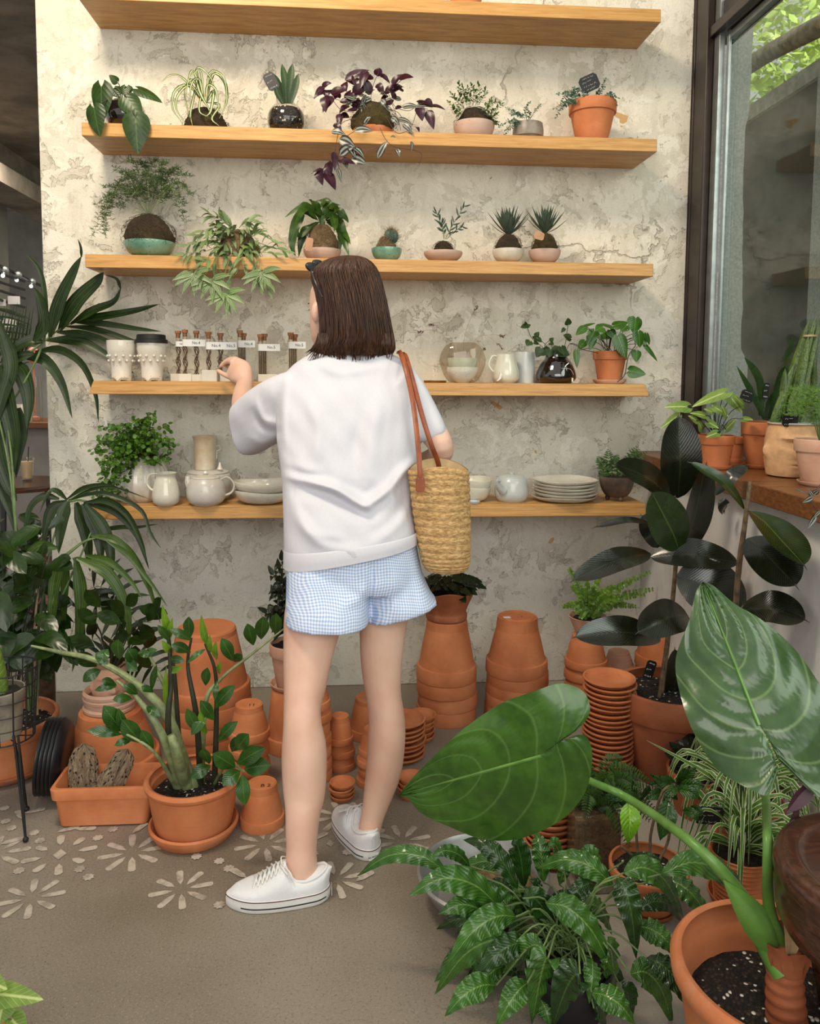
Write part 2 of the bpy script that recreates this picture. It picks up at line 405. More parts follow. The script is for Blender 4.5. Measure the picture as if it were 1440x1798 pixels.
def concrete():
    k = NT('polished_concrete'); p = k.pos(); big = k.noise(1.1, 4, .55, p); c = k.ramp(big, [(.35, '#716758'), (.5, '#81776a'), (.68, '#90867a')])
    sp = k.noise(150, 3, .7, p); c = k.mix(k.math('MULTIPLY', k.smooth(sp, .52, .68), .55), c, '#544a3d'); sp2 = k.noise(210, 2, .6, p); c = k.mix(k.math('MULTIPLY', k.smooth(sp2, .56, .7), .5), c, '#a79b88')
    hol = k.vor(55, p); c = k.mix(k.math('MULTIPLY', k.math('SUBTRACT', 1, k.smooth(hol, .05, .1)), k.smooth(k.noise(20, 2, .5, p), .55, .65)), c, '#3a3027')
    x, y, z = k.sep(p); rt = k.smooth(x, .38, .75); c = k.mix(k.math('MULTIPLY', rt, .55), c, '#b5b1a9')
    k.P(Base_Color=c, Roughness=.55).bump(sp, .15, .002); return k.m
MAT['concrete'] = concrete()
def stencil():
    k = NT('worn_stencil_paint'); p = k.pos(); n = k.noise(30, 4, .7, p); w_ = k.noise(2.2, 3, .6, p)
    c = k.mix(k.smooth(k.math('ADD', k.math('MULTIPLY', n, .6), k.math('MULTIPLY', w_, .4)), .42, .6), '#b9aea0', '#8f8577')
    k.P(Base_Color=c, Roughness=.6); return k.m
MAT['stencil'] = stencil()
def terracotta(name, c1, c2, c3, bloom='#d9b79c', bf=.25):
    k = NT(name); ob = k.coord(); n = k.noise(7, 5, .6, ob); inf = k.N.new('ShaderNodeObjectInfo').outputs['Random']
    c = k.ramp(n, [(.3, c1), (.5, c2), (.7, c3)]); thr = k.noise(30, 3, .6, k.coord('Object', (1, 1, 12)))
    c = k.mix(k.math('MULTIPLY', k.smooth(thr, .4, .7), .18), c, c1)
    c = k.mix(k.math('MULTIPLY', inf, .3), c, c1)
    b = k.noise(4.5, 6, .7, ob, .4); c = k.mix(k.math('MULTIPLY', k.smooth(b, .52, .75), bf), c, bloom)
    k.P(Base_Color=c, Roughness=.68, Specular_IOR_Level=.3).bump(thr, .1, .0015); return k.m
MAT['terra'] = terracotta('terracotta', '#b2683f', '#c87c50', '#d58c60')
MAT['terra_worn'] = terracotta('weathered_terracotta', '#854a30', '#9c5a3a', '#b06e4a', '#c9a58a', .5)
MAT['terra_pale'] = terracotta('pale_terracotta', '#b98a72', '#cda48b', '#dcbaa3', '#e5d2c2', .5)
MAT['clay_pink'] = terracotta('pink_bisque', '#b39382', '#c2a595', '#cdb3a4', '#d8c6ba', .4)
MAT['clay_white'] = flat('white_bisque', '#cdc4b4', .6, var=.08, vs=25, bump=.1)
MAT['face_clay'] = flat('buff_clay', '#cfa377', .75, var=.14, vs=25, bump=.25)
def glaze(name, c1, c2, spk='#6b5f4e', rough=.18, sp=.6, spks=90):
    k = NT(name); ob = k.coord(); n = k.noise(9, 4, .6, ob); c = k.ramp(n, [(.35, c1), (.65, c2)])
    s_ = k.vor(spks, ob); s2 = k.noise(30, 2, .5, ob)
    c = k.mix(k.math('MULTIPLY', k.math('MULTIPLY', k.math('SUBTRACT', 1, k.smooth(s_, .1, .22)), k.smooth(s2, .5, .6)), sp), c, spk)
    k.P(Base_Color=c, Roughness=rough, Coat_Weight=.5, Coat_Roughness=.1).bump(n, .1, .003); return k.m
MAT['glaze_white'] = glaze('speckled_white_glaze', '#cfc9bb', '#dfdace')
MAT['glaze_cream'] = glaze('cream_green_glaze', '#c9c7b5', '#dad6c6', sp=.2)
MAT['glaze_mauve'] = glaze('warm_grey_speckled_glaze', '#bfbab2', '#d1ccc3', '#7a6a5c', .3)
MAT['glaze_blue'] = glaze('pale_blue_glaze', '#b3b9b8', '#c6cac6', '#8a8f8e', .3, .3)
MAT['glaze_tan'] = glaze('tan_dipped_glaze', '#b9a283', '#d3cab7', sp=.2)
MAT['glaze_green'] = glaze('mottled_green_glaze', '#3d6e58', '#7fa892', '#20352b', .25, .8, 70)
MAT['glaze_ring'] = glaze('pale_green_dish_glaze', '#a8ad94', '#c4c4ae', sp=.2)
MAT['stone_brown'] = flat('brown_stoneware', '#5d4c40', .45, var=.3, vs=14)
MAT['stone_grey'] = flat('grey_stoneware', '#8a8174', .4, var=.25, vs=14)
MAT['white_block'] = flat('white_block', '#cfcabd', .7, var=.05)
MAT['black'] = flat('black_plastic', '#16161a', .35, var=.2)
MAT['blackmat'] = flat('matt_black', '#0f0f10', .6, var=.2)
MAT['slate'] = flat('black_tag', '#131416', .5, var=.2)
MAT['chalk'] = flat('chalk_ink', '#c9c9c6', .8, var=.05)
MAT['ink'] = flat('dark_ink', '#2b2b2e', .6, var=.05)
MAT['paper'] = flat('white_paper', '#d9d9d6', .6, var=.03)
MAT['tag_tan'] = flat('leather_tag', '#b88a68', .7, var=.1)
MAT['cork'] = flat('cork', '#94603e', .8, var=.25, vs=150)
MAT['stick'] = flat('reed_stick', '#5e3d2a', .7, var=.3)
MAT['bamboo'] = flat('bamboo_cane', '#a58b66', .6, var=.2)
MAT['soil'] = flat('potting_soil', '#241b15', .95, var=.6, vs=120, bump=1, bs=140, bd=.01)
def soilp():
    k = NT('soil_with_perlite'); ob = k.coord(); v = k.vor(130, ob, out='Color'); d = k.vor(130, ob); x, y, z = k.sep(v)
    c = k.ramp(x, [(.0, '#17110d'), (.45, '#33261d'), (.8, '#4a3a2c'), (.9, '#e6e2da')], 'CONSTANT'); c = k.mix(k.smooth(d, .35, .6), c, '#0d0906')
    k.P(Base_Color=c, Roughness=.85).bump(k.math('SUBTRACT', 1, d), 1, .008); return k.m
MAT['perlite'] = soilp()
def moss(name, a, b, c3):
    k = NT(name); ob = k.coord(); n = k.noise(60, 6, .75, ob, 1.5); n2 = k.noise(10, 3, .6, ob)
    c = k.ramp(k.math('ADD', k.math('MULTIPLY', n, .6), k.math('MULTIPLY', n2, .4)), [(.35, a), (.5, b), (.66, c3)])
    k.P(Base_Color=c, Roughness=.95).bump(n, 1, .02); return k.m
MAT['moss'] = moss('brown_moss_ball', '#2b2014', '#4b3a22', '#6d5733')
MAT['moss_green'] = moss('green_moss_ball', '#33280f', '#57481f', '#6f6530')
MAT['coir'] = moss('fibre_ball', '#5c4630', '#8d7350', '#b49a72')
def glass(name, col='#f2f4f0', rough=.0, ior=1.45):
    k = NT(name); k.P(Base_Color=lin(col), Roughness=rough, Transmission_Weight=1.0, IOR=ior); return k.m
MAT['glass'] = glass('clear_glass', '#e9ebe5')
MAT['dark_glass'] = flat('dark_brown_glass', '#160d0d', .06, var=.2, spec=.8, coat=1)
MAT['milk_glass'] = glass('milky_glass', '#c8cac2', .12)
MAT['rose_glass'] = glass('pale_smoke_glass', '#e3d6c8', .04, 1.1)
def pane(name, col):
    k = NT(name); tr = k.N.new('ShaderNodeBsdfTransparent'); tr.inputs[0].default_value = col; gl = k.N.new('ShaderNodeBsdfGlossy'); gl.inputs['Roughness'].default_value = .02
    lw = k.N.new('ShaderNodeLayerWeight').outputs['Facing']; fr = k.math('ADD', .03, k.math('MULTIPLY', k.math('POWER', lw, 4.0), .8))
    mx = k.N.new('ShaderNodeMixShader'); k.t.links.new(fr, mx.inputs[0])
    k.t.links.new(tr.outputs[0], mx.inputs[1]); k.t.links.new(gl.outputs[0], mx.inputs[2]); k.t.links.new(mx.outputs[0], k.out.inputs[0]); return k.m
MAT['pane'] = pane('window_glass', (.80, .85, .82, 1)); MAT['thin_glass'] = pane('thin_clear_glass', (.96, .95, .92, 1)); MAT['rose_glass'] = pane('smoky_glass', (.94, .915, .88, 1))
MAT['bronze'] = flat('dark_bronze_frame', '#2a1c14', .3, .3, var=.15)
MAT['alu'] = flat('brushed_aluminium', '#9aa09f', .32, .75, var=.1, bump=.05)
MAT['ceiling'] = flat('grey_concrete_ceiling', '#857d72', .9, var=.25, vs=3)
MAT['room_wall'] = flat('grey_back_room_wall', '#8d8b86', .8, var=.12, vs=3)
MAT['red_rug'] = flat('worn_red_rug', '#6b3a40', .9, var=.4, vs=12)
MAT['ext_plaster'] = flat('outdoor_grey_render', '#a9aca6', .9, var=.15, vs=90, bump=.4)
MAT['ext_dark'] = flat('dark_fence_panel', '#45453f', .8, var=.25, vs=3)
MAT['ext_cap'] = flat('stone_coping', '#a9a699', .8, var=.2)
MAT['bark'] = flat('pale_bark', '#a39a86', .9, var=.3, vs=18, bump=.6, bs=25, bd=.02)
MAT['tree'] = leafmat('sunlit_tree_leaf', '#c3cf7c', None, trans=.5, bump=0, dark='#a3bb62', cool=True, rough=.5)
MAT['pink'] = flat('salmon_plastic', '#d98d76', .5)
MAT['cream_drink'] = flat('milky_drink', '#cbb699', .5, var=.06)
MAT['lamp'] = flat('lamp_white', '#ffffff', .4, emit=2.5)
# leaves
MAT['L_philo'] = leafmat('philodendron_leaf', '#2f4a22', '#4d6b36', rough=.35, nv=7, vstr=.2, dark='#22391b')
MAT['L_pothos'] = leafmat('pothos_leaf', '#3d6b26', '#6f9a45', rough=.3, nv=8, vstr=.15, dark='#2c5420', coat=.2)
MAT['L_peper'] = leafmat('round_green_leaf', '#4d7a28', '#6a943c', rough=.3, nv=5, vstr=.2, dark='#33581c')
MAT['L_spider'] = leafmat('spider_plant_blade', '#3f5a2c', None, stripes=[(0, .38, '#cfcf9e')], rough=.35, nv=1, bump=.1)
MAT['L_spiderout'] = leafmat('white_edged_blade', '#46702f', None, stripes=[(.74, 1.2, '#d3dab4')], rough=.35, nv=1, bump=.1)
MAT['L_snake'] = leafmat('banded_snake_leaf', '#33502c', None, bands=('#1c2f1c', 9), rough=.35, nv=1, bump=.1)
MAT['L_snakeb'] = leafmat('banded_snake_leaf_pale', '#5b7442', None, bands=('#2c4425', 9), rough=.35, nv=1, bump=.1)
MAT['L_purple'] = leafmat('purple_leaf', '#3d1726', '#5c2a3c', rough=.3, nv=2, vstr=.2, dark='#280e1b')
MAT['L_zebrina'] = leafmat('silver_striped_purple_leaf', '#3c2a30', None, stripes=[(.22, .62, '#8c9a88')], rough=.3, nv=1)
MAT['L_varieg'] = leafmat('cream_striped_leaf', '#4d6e38', None, stripes=[(.0, .10, '#a9b78c'), (.38, .5, '#a3b588'), (.76, .86, '#b3bf96')], rough=.4, nv=1)
MAT['L_jade'] = leafmat('jade_leaf', '#4f6b2f', '#7a9350', rough=.25, nv=1, vstr=.1, dark='#35502a')
MAT['L_sedum'] = leafmat('blue_green_leaf', cool=True, col='#5f7f6c', vein=None, rough=.5, nv=1, dark='#4b6b5b')
MAT['L_senecio'] = leafmat('grey_blue_leaf', cool=True, col='#52695f', vein=None, rough=.5, nv=1, dark='#3d544b')
MAT['L_haw'] = leafmat('dark_haworthia_leaf', '#33453a', None, rough=.4, nv=1, dark='#25342c', bands=('#6f8173', 30))
MAT['L_fern'] = leafmat('fern_green', '#3a5c26', None, rough=.45, nv=1, dark='#2a4a1e')
MAT['L_aspar'] = leafmat('asparagus_needle', '#3f5a28', None, rough=.5, nv=1, dark='#27401a', bump=0)
MAT['L_aspar2'] = leafmat('bright_asparagus_needle', '#6f9a4c', None, rough=.5, nv=1, dark='#527f38', bump=0)
MAT['L_stag'] = leafmat('strap_fern_leaf', '#3a5a22', '#4f7030', rough=.35, nv=1, vstr=.3, dark='#25401b')
MAT['L_palm'] = leafmat('palm_leaflet', '#263a18', None, rough=.36, nv=1, dark='#182812', stripes=[(.28, .34, '#3f5628'), (.6, .66, '#3f5628')], bump=.15)
MAT['L_palm2'] = leafmat('palm_leaflet_light', '#46602a', None, rough=.36, nv=1, dark='#2f4a20', stripes=[(.28, .34, '#63803a'), (.6, .66, '#63803a')], bump=.15)
MAT['L_zz'] = leafmat('zz_leaf', '#2f5a1f', '#5d8740', rough=.22, nv=9, vstr=.1, dark='#1f4217', coat=.4)
MAT['L_zznew'] = leafmat('zz_new_leaf', '#6f9a30', '#8fb548', rough=.25, nv=7, vstr=.2, dark='#527f26', coat=.3)
MAT['L_rubber'] = leafmat('rubber_leaf_dark', '#1a1f19', '#2f3a2b', rough=.2, nv=26, kv=.25, vstr=.12, dark='#10150f', coat=.6, trans=.03, midw=.035)
MAT['L_rubbergreen'] = leafmat('rubber_leaf_green', '#24381c', '#57703a', rough=.25, nv=26, kv=.25, vstr=.12, dark='#17280f', coat=.45, trans=.05, midw=.035)
MAT['L_alo'] = leafmat('alocasia_blade', '#3f6a28', '#6f9358', rough=.3, nv=6, kv=.42, vstr=.35, dark='#2c521e', coat=.35, trans=.12, midw=.022, bump=.5)
MAT['L_alo2'] = leafmat('alocasia_blade_grey', '#3c5a3c', '#7d9a6d', rough=.3, nv=6, kv=.42, vstr=.4, dark='#2d4a30', coat=.45, trans=.06, midw=.022, bump=.6)
MAT['L_cala'] = leafmat('wavy_calathea_leaf', '#417430', '#7fa35c', rough=.26, nv=16, kv=.22, vstr=.3, dark='#2a5622', coat=.5, midw=.05, bump=.7)
MAT['L_calab'] = leafmat('wavy_calathea_leaf_deep', '#24491f', '#4a6f3a', rough=.24, nv=16, kv=.22, vstr=.3, dark='#183817', coat=.5, midw=.05, bump=.7)
MAT['L_coffee'] = leafmat('coffee_leaf', '#2f5a22', '#5d8740', rough=.25, nv=8, kv=.3, vstr=.3, dark='#1f431a', coat=.5, bump=.7)
MAT['L_lime'] = leafmat('fresh_lime_leaf', '#79b02c', '#a5cf58', rough=.25, nv=8, kv=.3, vstr=.4, dark='#5f9a20', coat=.5, bump=.7)
MAT['L_syng'] = leafmat('syngonium_leaf', '#7d9a5a', '#b5c78e', rough=.4, nv=7, kv=.35, vstr=.6, dark='#5d7f3f', midw=.09)
MAT['L_shrub'] = leafmat('dark_broad_leaf', '#28431b', None, rough=.3, nv=5, dark='#182c12', coat=.3)
MAT['L_dark'] = leafmat('very_dark_leaf', '#1e2b1a', None, rough=.35, nv=4, dark='#121c10')
MAT['L_begonia'] = leafmat('mottled_pilea_leaf', '#2f4a35', '#4f6f55', rough=.3, nv=5, vstr=.3, dark='#1d3324')
MAT['stem'] = flat('green_stem', '#5d7440', .5, var=.2)
MAT['stem_pale'] = flat('pale_green_stem', '#7f8a5e', .45, var=.25, vs=30)
MAT['stem_dark'] = flat('dark_stem', '#2e3022', .5, var=.2)
MAT['stem_purple'] = flat('purple_stem', '#4a2b34', .5, var=.2)
MAT['stem_wood'] = flat('woody_stem', '#6d5a42', .8, var=.3, vs=40)
MAT['alostem'] = flat('alocasia_stalk', '#5f8a3c', .35, var=.15, vs=15)
def driftwood():
    k = NT('weathered_driftwood'); n = k.noise(1, 6, .75, k.coord('UV', (26, 5, 1)), 1.2); hol = k.vor(1, k.coord('UV', (34, 13, 1)))
    c = k.ramp(n, [(.3, '#75614b'), (.5, '#a38d70'), (.7, '#c4b396')]); c = k.mix(k.math('SUBTRACT', 1, k.smooth(hol, .2, .34)), c, '#2c2118'); k.P(Base_Color=c, Roughness=.9).bump(k.math('ADD', n, k.smooth(hol, .1, .34)), 1, .015); return k.m
MAT['drift'] = driftwood()
def skin():
    k = NT('skin'); p = k.coord(); n = k.noise(6, 4, .6, p); c = k.ramp(n, [(.3, '#cc9f89'), (.5, '#d6ad98'), (.7, '#dcb8a4')])
    k.P(Base_Color=c, Roughness=.48, Subsurface_Weight=.15, Subsurface_Scale=.01); k.b.inputs['Subsurface Radius'].default_value = (1, .35, .2); k.bump(k.noise(140, 3, .6, p), .05, .002); return k.m
MAT['skin'] = skin()
MAT['tee'] = flat('white_jersey', '#cbcad2', .85, var=.015, vs=200, bump=.06, bs=300, bd=.001)
def gingham():
    k = NT('blue_gingham'); p = k.coord(); x, y, z = k.sep(p); q = 2 * math.pi / .0078; nz = k.math('MULTIPLY', k.noise(6, 2, .5, p), .05)
    sx = k.smooth(k.math('SINE', k.math('MULTIPLY', k.math('ADD', k.math('ADD', x, k.math('MULTIPLY', y, .35)), nz), q)), -.25, .25)
    sz = k.smooth(k.math('SINE', k.math('MULTIPLY', k.math('ADD', z, nz), q)), -.25, .25)
    c = k.mix(k.math('MULTIPLY', k.math('ADD', sx, sz), .5), '#e2e5ee', '#92aedb'); k.P(Base_Color=c, Roughness=.8); return k.m
MAT['gingham'] = gingham()
def hair():
    k = NT('dark_brown_hair'); uv = k.coord('Object', (90, 90, 5)); n = k.noise(3, 3, .6, uv); c = k.ramp(n, [(.35, '#24140d'), (.55, '#412819'), (.75, '#63422d')])
    k.P(Base_Color=c, Roughness=.42, Specular_IOR_Level=.3).bump(n, .35, .004); return k.m
MAT['hair'] = hair()
def straw():
    k = NT('woven_straw'); ob = k.coord(); n = k.noise(70, 3, .6, k.coord('Object', (1, 1, 2.5)), .5); w2 = k.noise(12, 3, .5, ob)
    c = k.ramp(n, [(.3, '#8e6a3c'), (.5, '#bd9661'), (.7, '#d9b883')]); c = k.mix(k.math('MULTIPLY', k.smooth(w2, .4, .7), .25), c, '#a07a48')
    k.P(Base_Color=c, Roughness=.75).bump(n, .8, .004); return k.m
MAT['straw'] = straw()
MAT['lining'] = flat('beige_lining', '#c9ad82', .85, var=.1)
MAT['strap'] = flat('tan_leather', '#874420', .45, var=.15, vs=30)
MAT['canvas'] = flat('white_canvas', '#dcdcde', .8, var=.02, vs=200, bump=.1, bs=300, bd=.001)
MAT['rubber_white'] = flat('white_rubber', '#dddcd8', .5, var=.03)
MAT['dark_red'] = flat('dark_red_line', '#5b2430', .5)
MAT['wicker'] = flat('dark_wicker', '#5e4a38', .8, var=.3, vs=40)
MAT['zinc'] = flat('zinc_metal', '#9b9d9c', .38, .55, var=.12, vs=8)
# ---------------- the setting ----------------
def struct(name, mb, mat, parent=None, **k):
    o = mb.build(name, mat, parent, **k)
    if parent is None: o['kind'] = 'structure'
    return o
WY = 3.25
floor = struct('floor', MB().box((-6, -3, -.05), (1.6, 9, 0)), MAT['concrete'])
m = MB()
nz_ = 60
m.box((-1.197, WY, 0), (1.388, WY + .16, 3.5)); wall_back = struct('wall_back', m, MAT['plaster'], bevel=.004)
struct('wall_right', MB().box((1.235, -1.5, 0), (1.45, WY, .93)), MAT['white_wall'])
# stencilled flowers
m = MB(); random.seed(3)
def petal(c, ang, r0, r1, w_, tipped=True):
    d = Vector((math.cos(ang), math.sin(ang), 0)); n = Vector((-d.y, d.x, 0)); c = Vector(c); z = Vector((0, 0, .0008 + len(m.v) * 2e-6))
    P = [c + d * r0 + z, c + d * (r0 + .3 * (r1 - r0)) + n * w_ * .42 + z, c + d * (r1 - w_ * .3) + n * w_ * .5 + z, c + d * r1 + n * w_ * .25 + z, c + d * r1 - n * w_ * .25 + z, c + d * (r1 - w_ * .3) - n * w_ * .5 + z, c + d * (r0 + .3 * (r1 - r0)) - n * w_ * .42 + z]
    b = len(m.v)
    for p in P: m.vert(p)
    m.face(*[b + i for i in range(len(P))])
def star(c, r, n=8):
    c = Vector(c) + Vector((0, 0, .0008 + len(m.v) * 2e-6)); b = len(m.v)
    for i in range(n * 2): a = math.pi * i / n + .2; q = r * (1 if i % 2 else .74); m.vert(c + Vector((q * math.cos(a), q * math.sin(a), 0)))
    m.face(*[b + i for i in range(n * 2)])
for (px, py, s_) in [(232, 1497, 1), (465, 1482, .95), (318, 1562, .9), (597, 1434, .95), (706, 1478, .95), (-8, 1500, 1), (55, 1578, .9), (590, 1545, .9)]:
    c = atz(px, py, 0)
    for i in range(8): petal(c, .25 + i * math.pi / 4, .022 * s_, .088 * s_, .020 * s_)
for (px, py) in [(105, 1501)]:
    c = atz(px, py, 0)
    for i in range(8): petal(c, .3 + i * math.pi / 4, .045, .085 if i % 2 else .095, .021)
    star(c, .024, 2)
for (px, py) in [(60, 1463), (70, 1477), (172, 1472), (198, 1457), (140, 1527), (155, 1541), (33, 1530), (385, 1513), (402, 1526), (580, 1482), (610, 1497), (8, 1420), (10, 1443), (385, 1590), (655, 1450), (345, 1505), (550, 1500), (545, 1462), (668, 1460), (20, 1455)]:
    star(atz(px, py, 0), .016, 8 if px != 580 else 2)
for (px, py, a) in [(120, 1457, .5), (245, 1455, 1.1), (150, 1456, 0), (60, 1425, .4), (35, 1432, 2.2), (560, 1470, .7), (625, 1500, 2.), (525, 1495, 1), (650, 1478, 1.4), (420, 1535, 2.4), (20, 1478, .5), (640, 1540, .7)]:
    petal(atz(px, py, 0), a, -.03, .03, .02)
m.build('stencilled_flowers', MAT['stencil'], floor)
# baseboard-less; ledge and window
m = MB().box((1.182, -.6, .932), (1.47, WY, .988)); ledge = m.build('window_ledge', MAT['ledge_wood'], bevel=.004)
tag(ledge, 'dark brown wooden ledge holding pots along the right window', 'ledge')
win = bpy.data.objects.new('window_1', None); C.objects.link(win); win['kind'] = 'structure'; win.location = (1.46, 3.2, .99)
m = MB(); m.box((1.392, 3.13, .7), (1.44, 3.30, 3.5)); m.box((1.388, 3.235, .7), (1.41, 3.26, 3.5)); m.build('window_frame', MAT['bronze'], win, bevel=.003)
m = MB(); m.box((1.43, -1.0, 2.62), (1.52, 3.19, 2.74)); m.box((1.40, -1.0, 2.62), (1.43, 3.19, 2.66)); m.build('transom', MAT['bronze'], win, bevel=.003)
m = MB(); m.box((1.420, 3.08, .99), (1.441, 3.125, 3.4)); m.box((1.444, 3.05, .99), (1.454, 3.07, 3.4)); m.box((1.445, -1.0, 2.59), (1.47, 3.06, 2.615)); m.box((1.445, -1, .988), (1.47, 3.06, 1.0)); m.build('glazing_strip', MAT['alu'], win, bevel=.001)
MB().box((1.456, -1.0, 1.0), (1.462, 3.06, 2.6)).build('pane', MAT['pane'], win)
MB().box((1.456, -1.0, 2.745), (1.462, 3.06, 3.45)).build('pane', MAT['pane'], win)
# outside
random.seed(11)
m = MB(); b = []; 
xl, xr0 = 1.53, 1.715; N = 46; L_, R_ = [], []
for i in range(N + 1):
    z = .3 + 2.72 * i / N; e = xr0 + .012 * math.sin(z * 5) + U(-.006, .006) + (.035 if z < 1.42 else 0)
    L_.append(z); R_.append(e)
poly = [(xl, L_[0])] + [(R_[i], L_[i]) for i in range(N + 1)] + [(xl, L_[-1])]
m.prism(poly, -3.55, -3.42, M=Matrix(((1, 0, 0, 0), (0, 0, -1, 0), (0, 1, 0, 0), (0, 0, 0, 1))))
struct('trim_1', m, MAT['ext_plaster'])
FX = 2.5; za = atx(1298, 207, FX); zb = atx(1440, 103, FX)
m = MB(); zt = (za.z + zb.z) / 2 - .09
m.box((FX, -.5, 0), (FX + .1, za.y + .3, zt)); fence = m.build('garden_wall', MAT['ext_dark']); tag(fence, 'dark grey garden wall outside the right window', 'wall')
m = MB().box((FX - .03, -.5, zt), (FX + .13, za.y + .3, zt + .09)); m.build('coping', MAT['ext_cap'], fence)
m = MB(); pp = atx(1432, 500, FX); m.box((FX - .04, pp.y - .12, 0), (FX, pp.y + .0, zt)); m.build('pale_post', MAT['ext_plaster'], fence)
MB().box((1.6, -3, -.06), (9, 12, -.01)).build('ground', MAT['ext_cap']).__setitem__('kind', 'structure')
a_, b_ = at(1250, 165, 5.0), at(1460, 35, 3.6)
m = MB().tube([a_, a_.lerp(b_, .5) + Vector((0, 0, .03)), b_], [.04, .047, .05], 12, n=14); o = m.build('pergola_log', MAT['bark']); tag(o, 'pale rough log running diagonally outside the window', 'log')
tree = thing('garden_tree', 'sunlit leafy green tree outside the upper right window', 'tree', (4.6, 7.5, 0))
m = MB(); m.tube([(4.6, 7.5, 0), (4.7, 7.5, 2), (4.9, 7.4, 4.5)], [.14, .12, .06], 10, n=10)
for i in range(7): q = Vector((4.75, 7.45, 2.5 + i * .3)); m.tube([q, q + Vector((U(-1, 1), U(-.6, .6), U(.4, 1.2)))], [.04, .012], 6)
m.build('trunk', MAT['bark'], tree)
m = MB()
for i in range(11000):
    c = Vector((random.gauss(4.2, 1.25), random.gauss(7.2, .7), random.gauss(4.3, 1.25)))
    d = dirv(U(0, 6.3), U(-.8, .4)); leaf(m, [c, c + d * .05, c + d * .10 + Vector((0, 0, -.01))], .055, 'oval', face=dirv(U(0, 6.3), U(-1, 1)), n=4, m=3)
m.build('foliage', MAT['tree'], tree)
# the back room seen past the wall's left edge
struct('ceiling', MB().box((-6, 1.8, 3.08), (-1.197, 9.5, 3.2)), MAT['ceiling'])
struct('wall_left', MB().box((-3.25, 5.5, 0), (-3.1, 7.6, 3.08)), MAT['room_wall'])
struct('wall_far', MB().box((-6, 9.3, 0), (2, 9.45, 3.3)), MAT['room_wall'])
struct('trim_2', MB().box((-2.95, 2.2, 2.72), (-2.6, 9.3, 2.86)).box((-3.0, 2.2, 2.86), (-2.72, 9.3, 3.08)), MAT['ceiling'])
m = MB().box((-4.2, 4.35, .002), (-1.0, 7.4, .008)); o = m.build('red_rug', MAT['red_rug']); tag(o, 'worn purplish red rug in the back room', 'rug')
rail = thing('track_light', 'black ceiling track with small round spotlights in the back room', 'light', at(30, 480, 6.2))
p0, p1 = at(-30, 452, 5.6), at(72, 502, 7.0); MB().tube([p0, p1], .012, 6).build('track', MAT['black'], rail)
for px, py, Y in ((8, 480, 6.0), (32, 488, 6.3), (57, 499, 6.7)):
    c = at(px, py, Y); h = MB().ball(c + Vector((0, 0, .02)), .03, 12, 8).build('lamp_head', MAT['alu'], rail)
    MB().ball(c + Vector((0, -.03, -.02)), .014, 10, 6).build('bulb', MAT['lamp'], h)
for i, py in enumerate((482, 497, 512, 528, 545, 560)):
    a0, a1 = at(-40, py - 14, 5.7), at(43, py + 12 , 6.4)
    o = MB().tube([a0, a1], .011, 6).build('display_rail', MAT['black'])
    tag(o, '%s black rod of the merchandise rack in the back room, counted from the top' % ('first', 'second', 'third', 'fourth', 'fifth', 'sixth')[i], 'rack rail', 'black rack rods in the back room')
for i, (px, py, w_, h_) in enumerate(((24, 527, 20, 14), (4, 531, 10, 12), (14, 566, 26, 16), (5, 590, 18, 14))):
    c = at(px, py, 6.05); k = S(c); o = MB().box((c.x - w_ * k / 2, c.y, c.z - h_ * k / 2), (c.x + w_ * k / 2, c.y + .01, c.z + h_ * k / 2)).build('price_card', MAT['paper'])
    tag(o, ('widest white card hung on the back room rack beside the palm tips', 'small white card at the picture edge on the back room rack', 'wide white card low on the back room rack', 'lowest white card at the picture edge on the back room rack')[i], 'card', 'white cards on the back room rack')
# counter with jars
cn = thing('shop_counter', 'back room counter with a brown wooden top', 'counter', at(40, 900, 6.0))
c = at(60, 747, 5.6); MB().box((-3.05, 5.6, c.z - .02), (-1.9, 6.2, c.z + .02)).build('counter_top', MAT['ledge_wood'], cn, bevel=.004)
MB().box((-3.0, 5.7, .01), (-1.95, 6.15, c.z - .02)).build('counter_body', MAT['room_wall'], cn)
zt_ = c.z + .02
for i, (px, r, h, mt, lb) in enumerate(((66, 9, 78, 'glass', 'tall clear jar on the back room counter nearest the plaster wall'), (40, 16, 30, 'glaze_white', 'low white dish on the back room counter'), (12, 12, 34, 'glaze_white', 'white bowl on the back room counter at the picture edge'))):
    p = base(px, 5.75, zt_); k = S(p); o = MB().lathe([(0, 0), (r * k, 0), (r * k * 1.05, h * k * .5), (r * k * .9, h * k), (r * k * .85, h * k), (r * k, h * k * .5), (r * k * .9, .006), (0, .006)], p, 20).build('jar' if i == 0 else 'dish', MAT['thin_glass'] if mt == 'glass' else MAT[mt]); tag(o, lb, 'jar' if i == 0 else 'dish')
p = base(63, 5.75, zt_) ; k = S(p); o = MB().lathe([(0, 0), (.03, 0), (.03, .02), (.008, .03), (.008, .40), (.03, .42), (.034, .5), (.015, .52), (0, .52)], base(62, 5.9, zt_), 18).build('salmon_lamp', MAT['pink']); tag(o, 'small salmon coloured lamp standing on the back room counter', 'lamp')
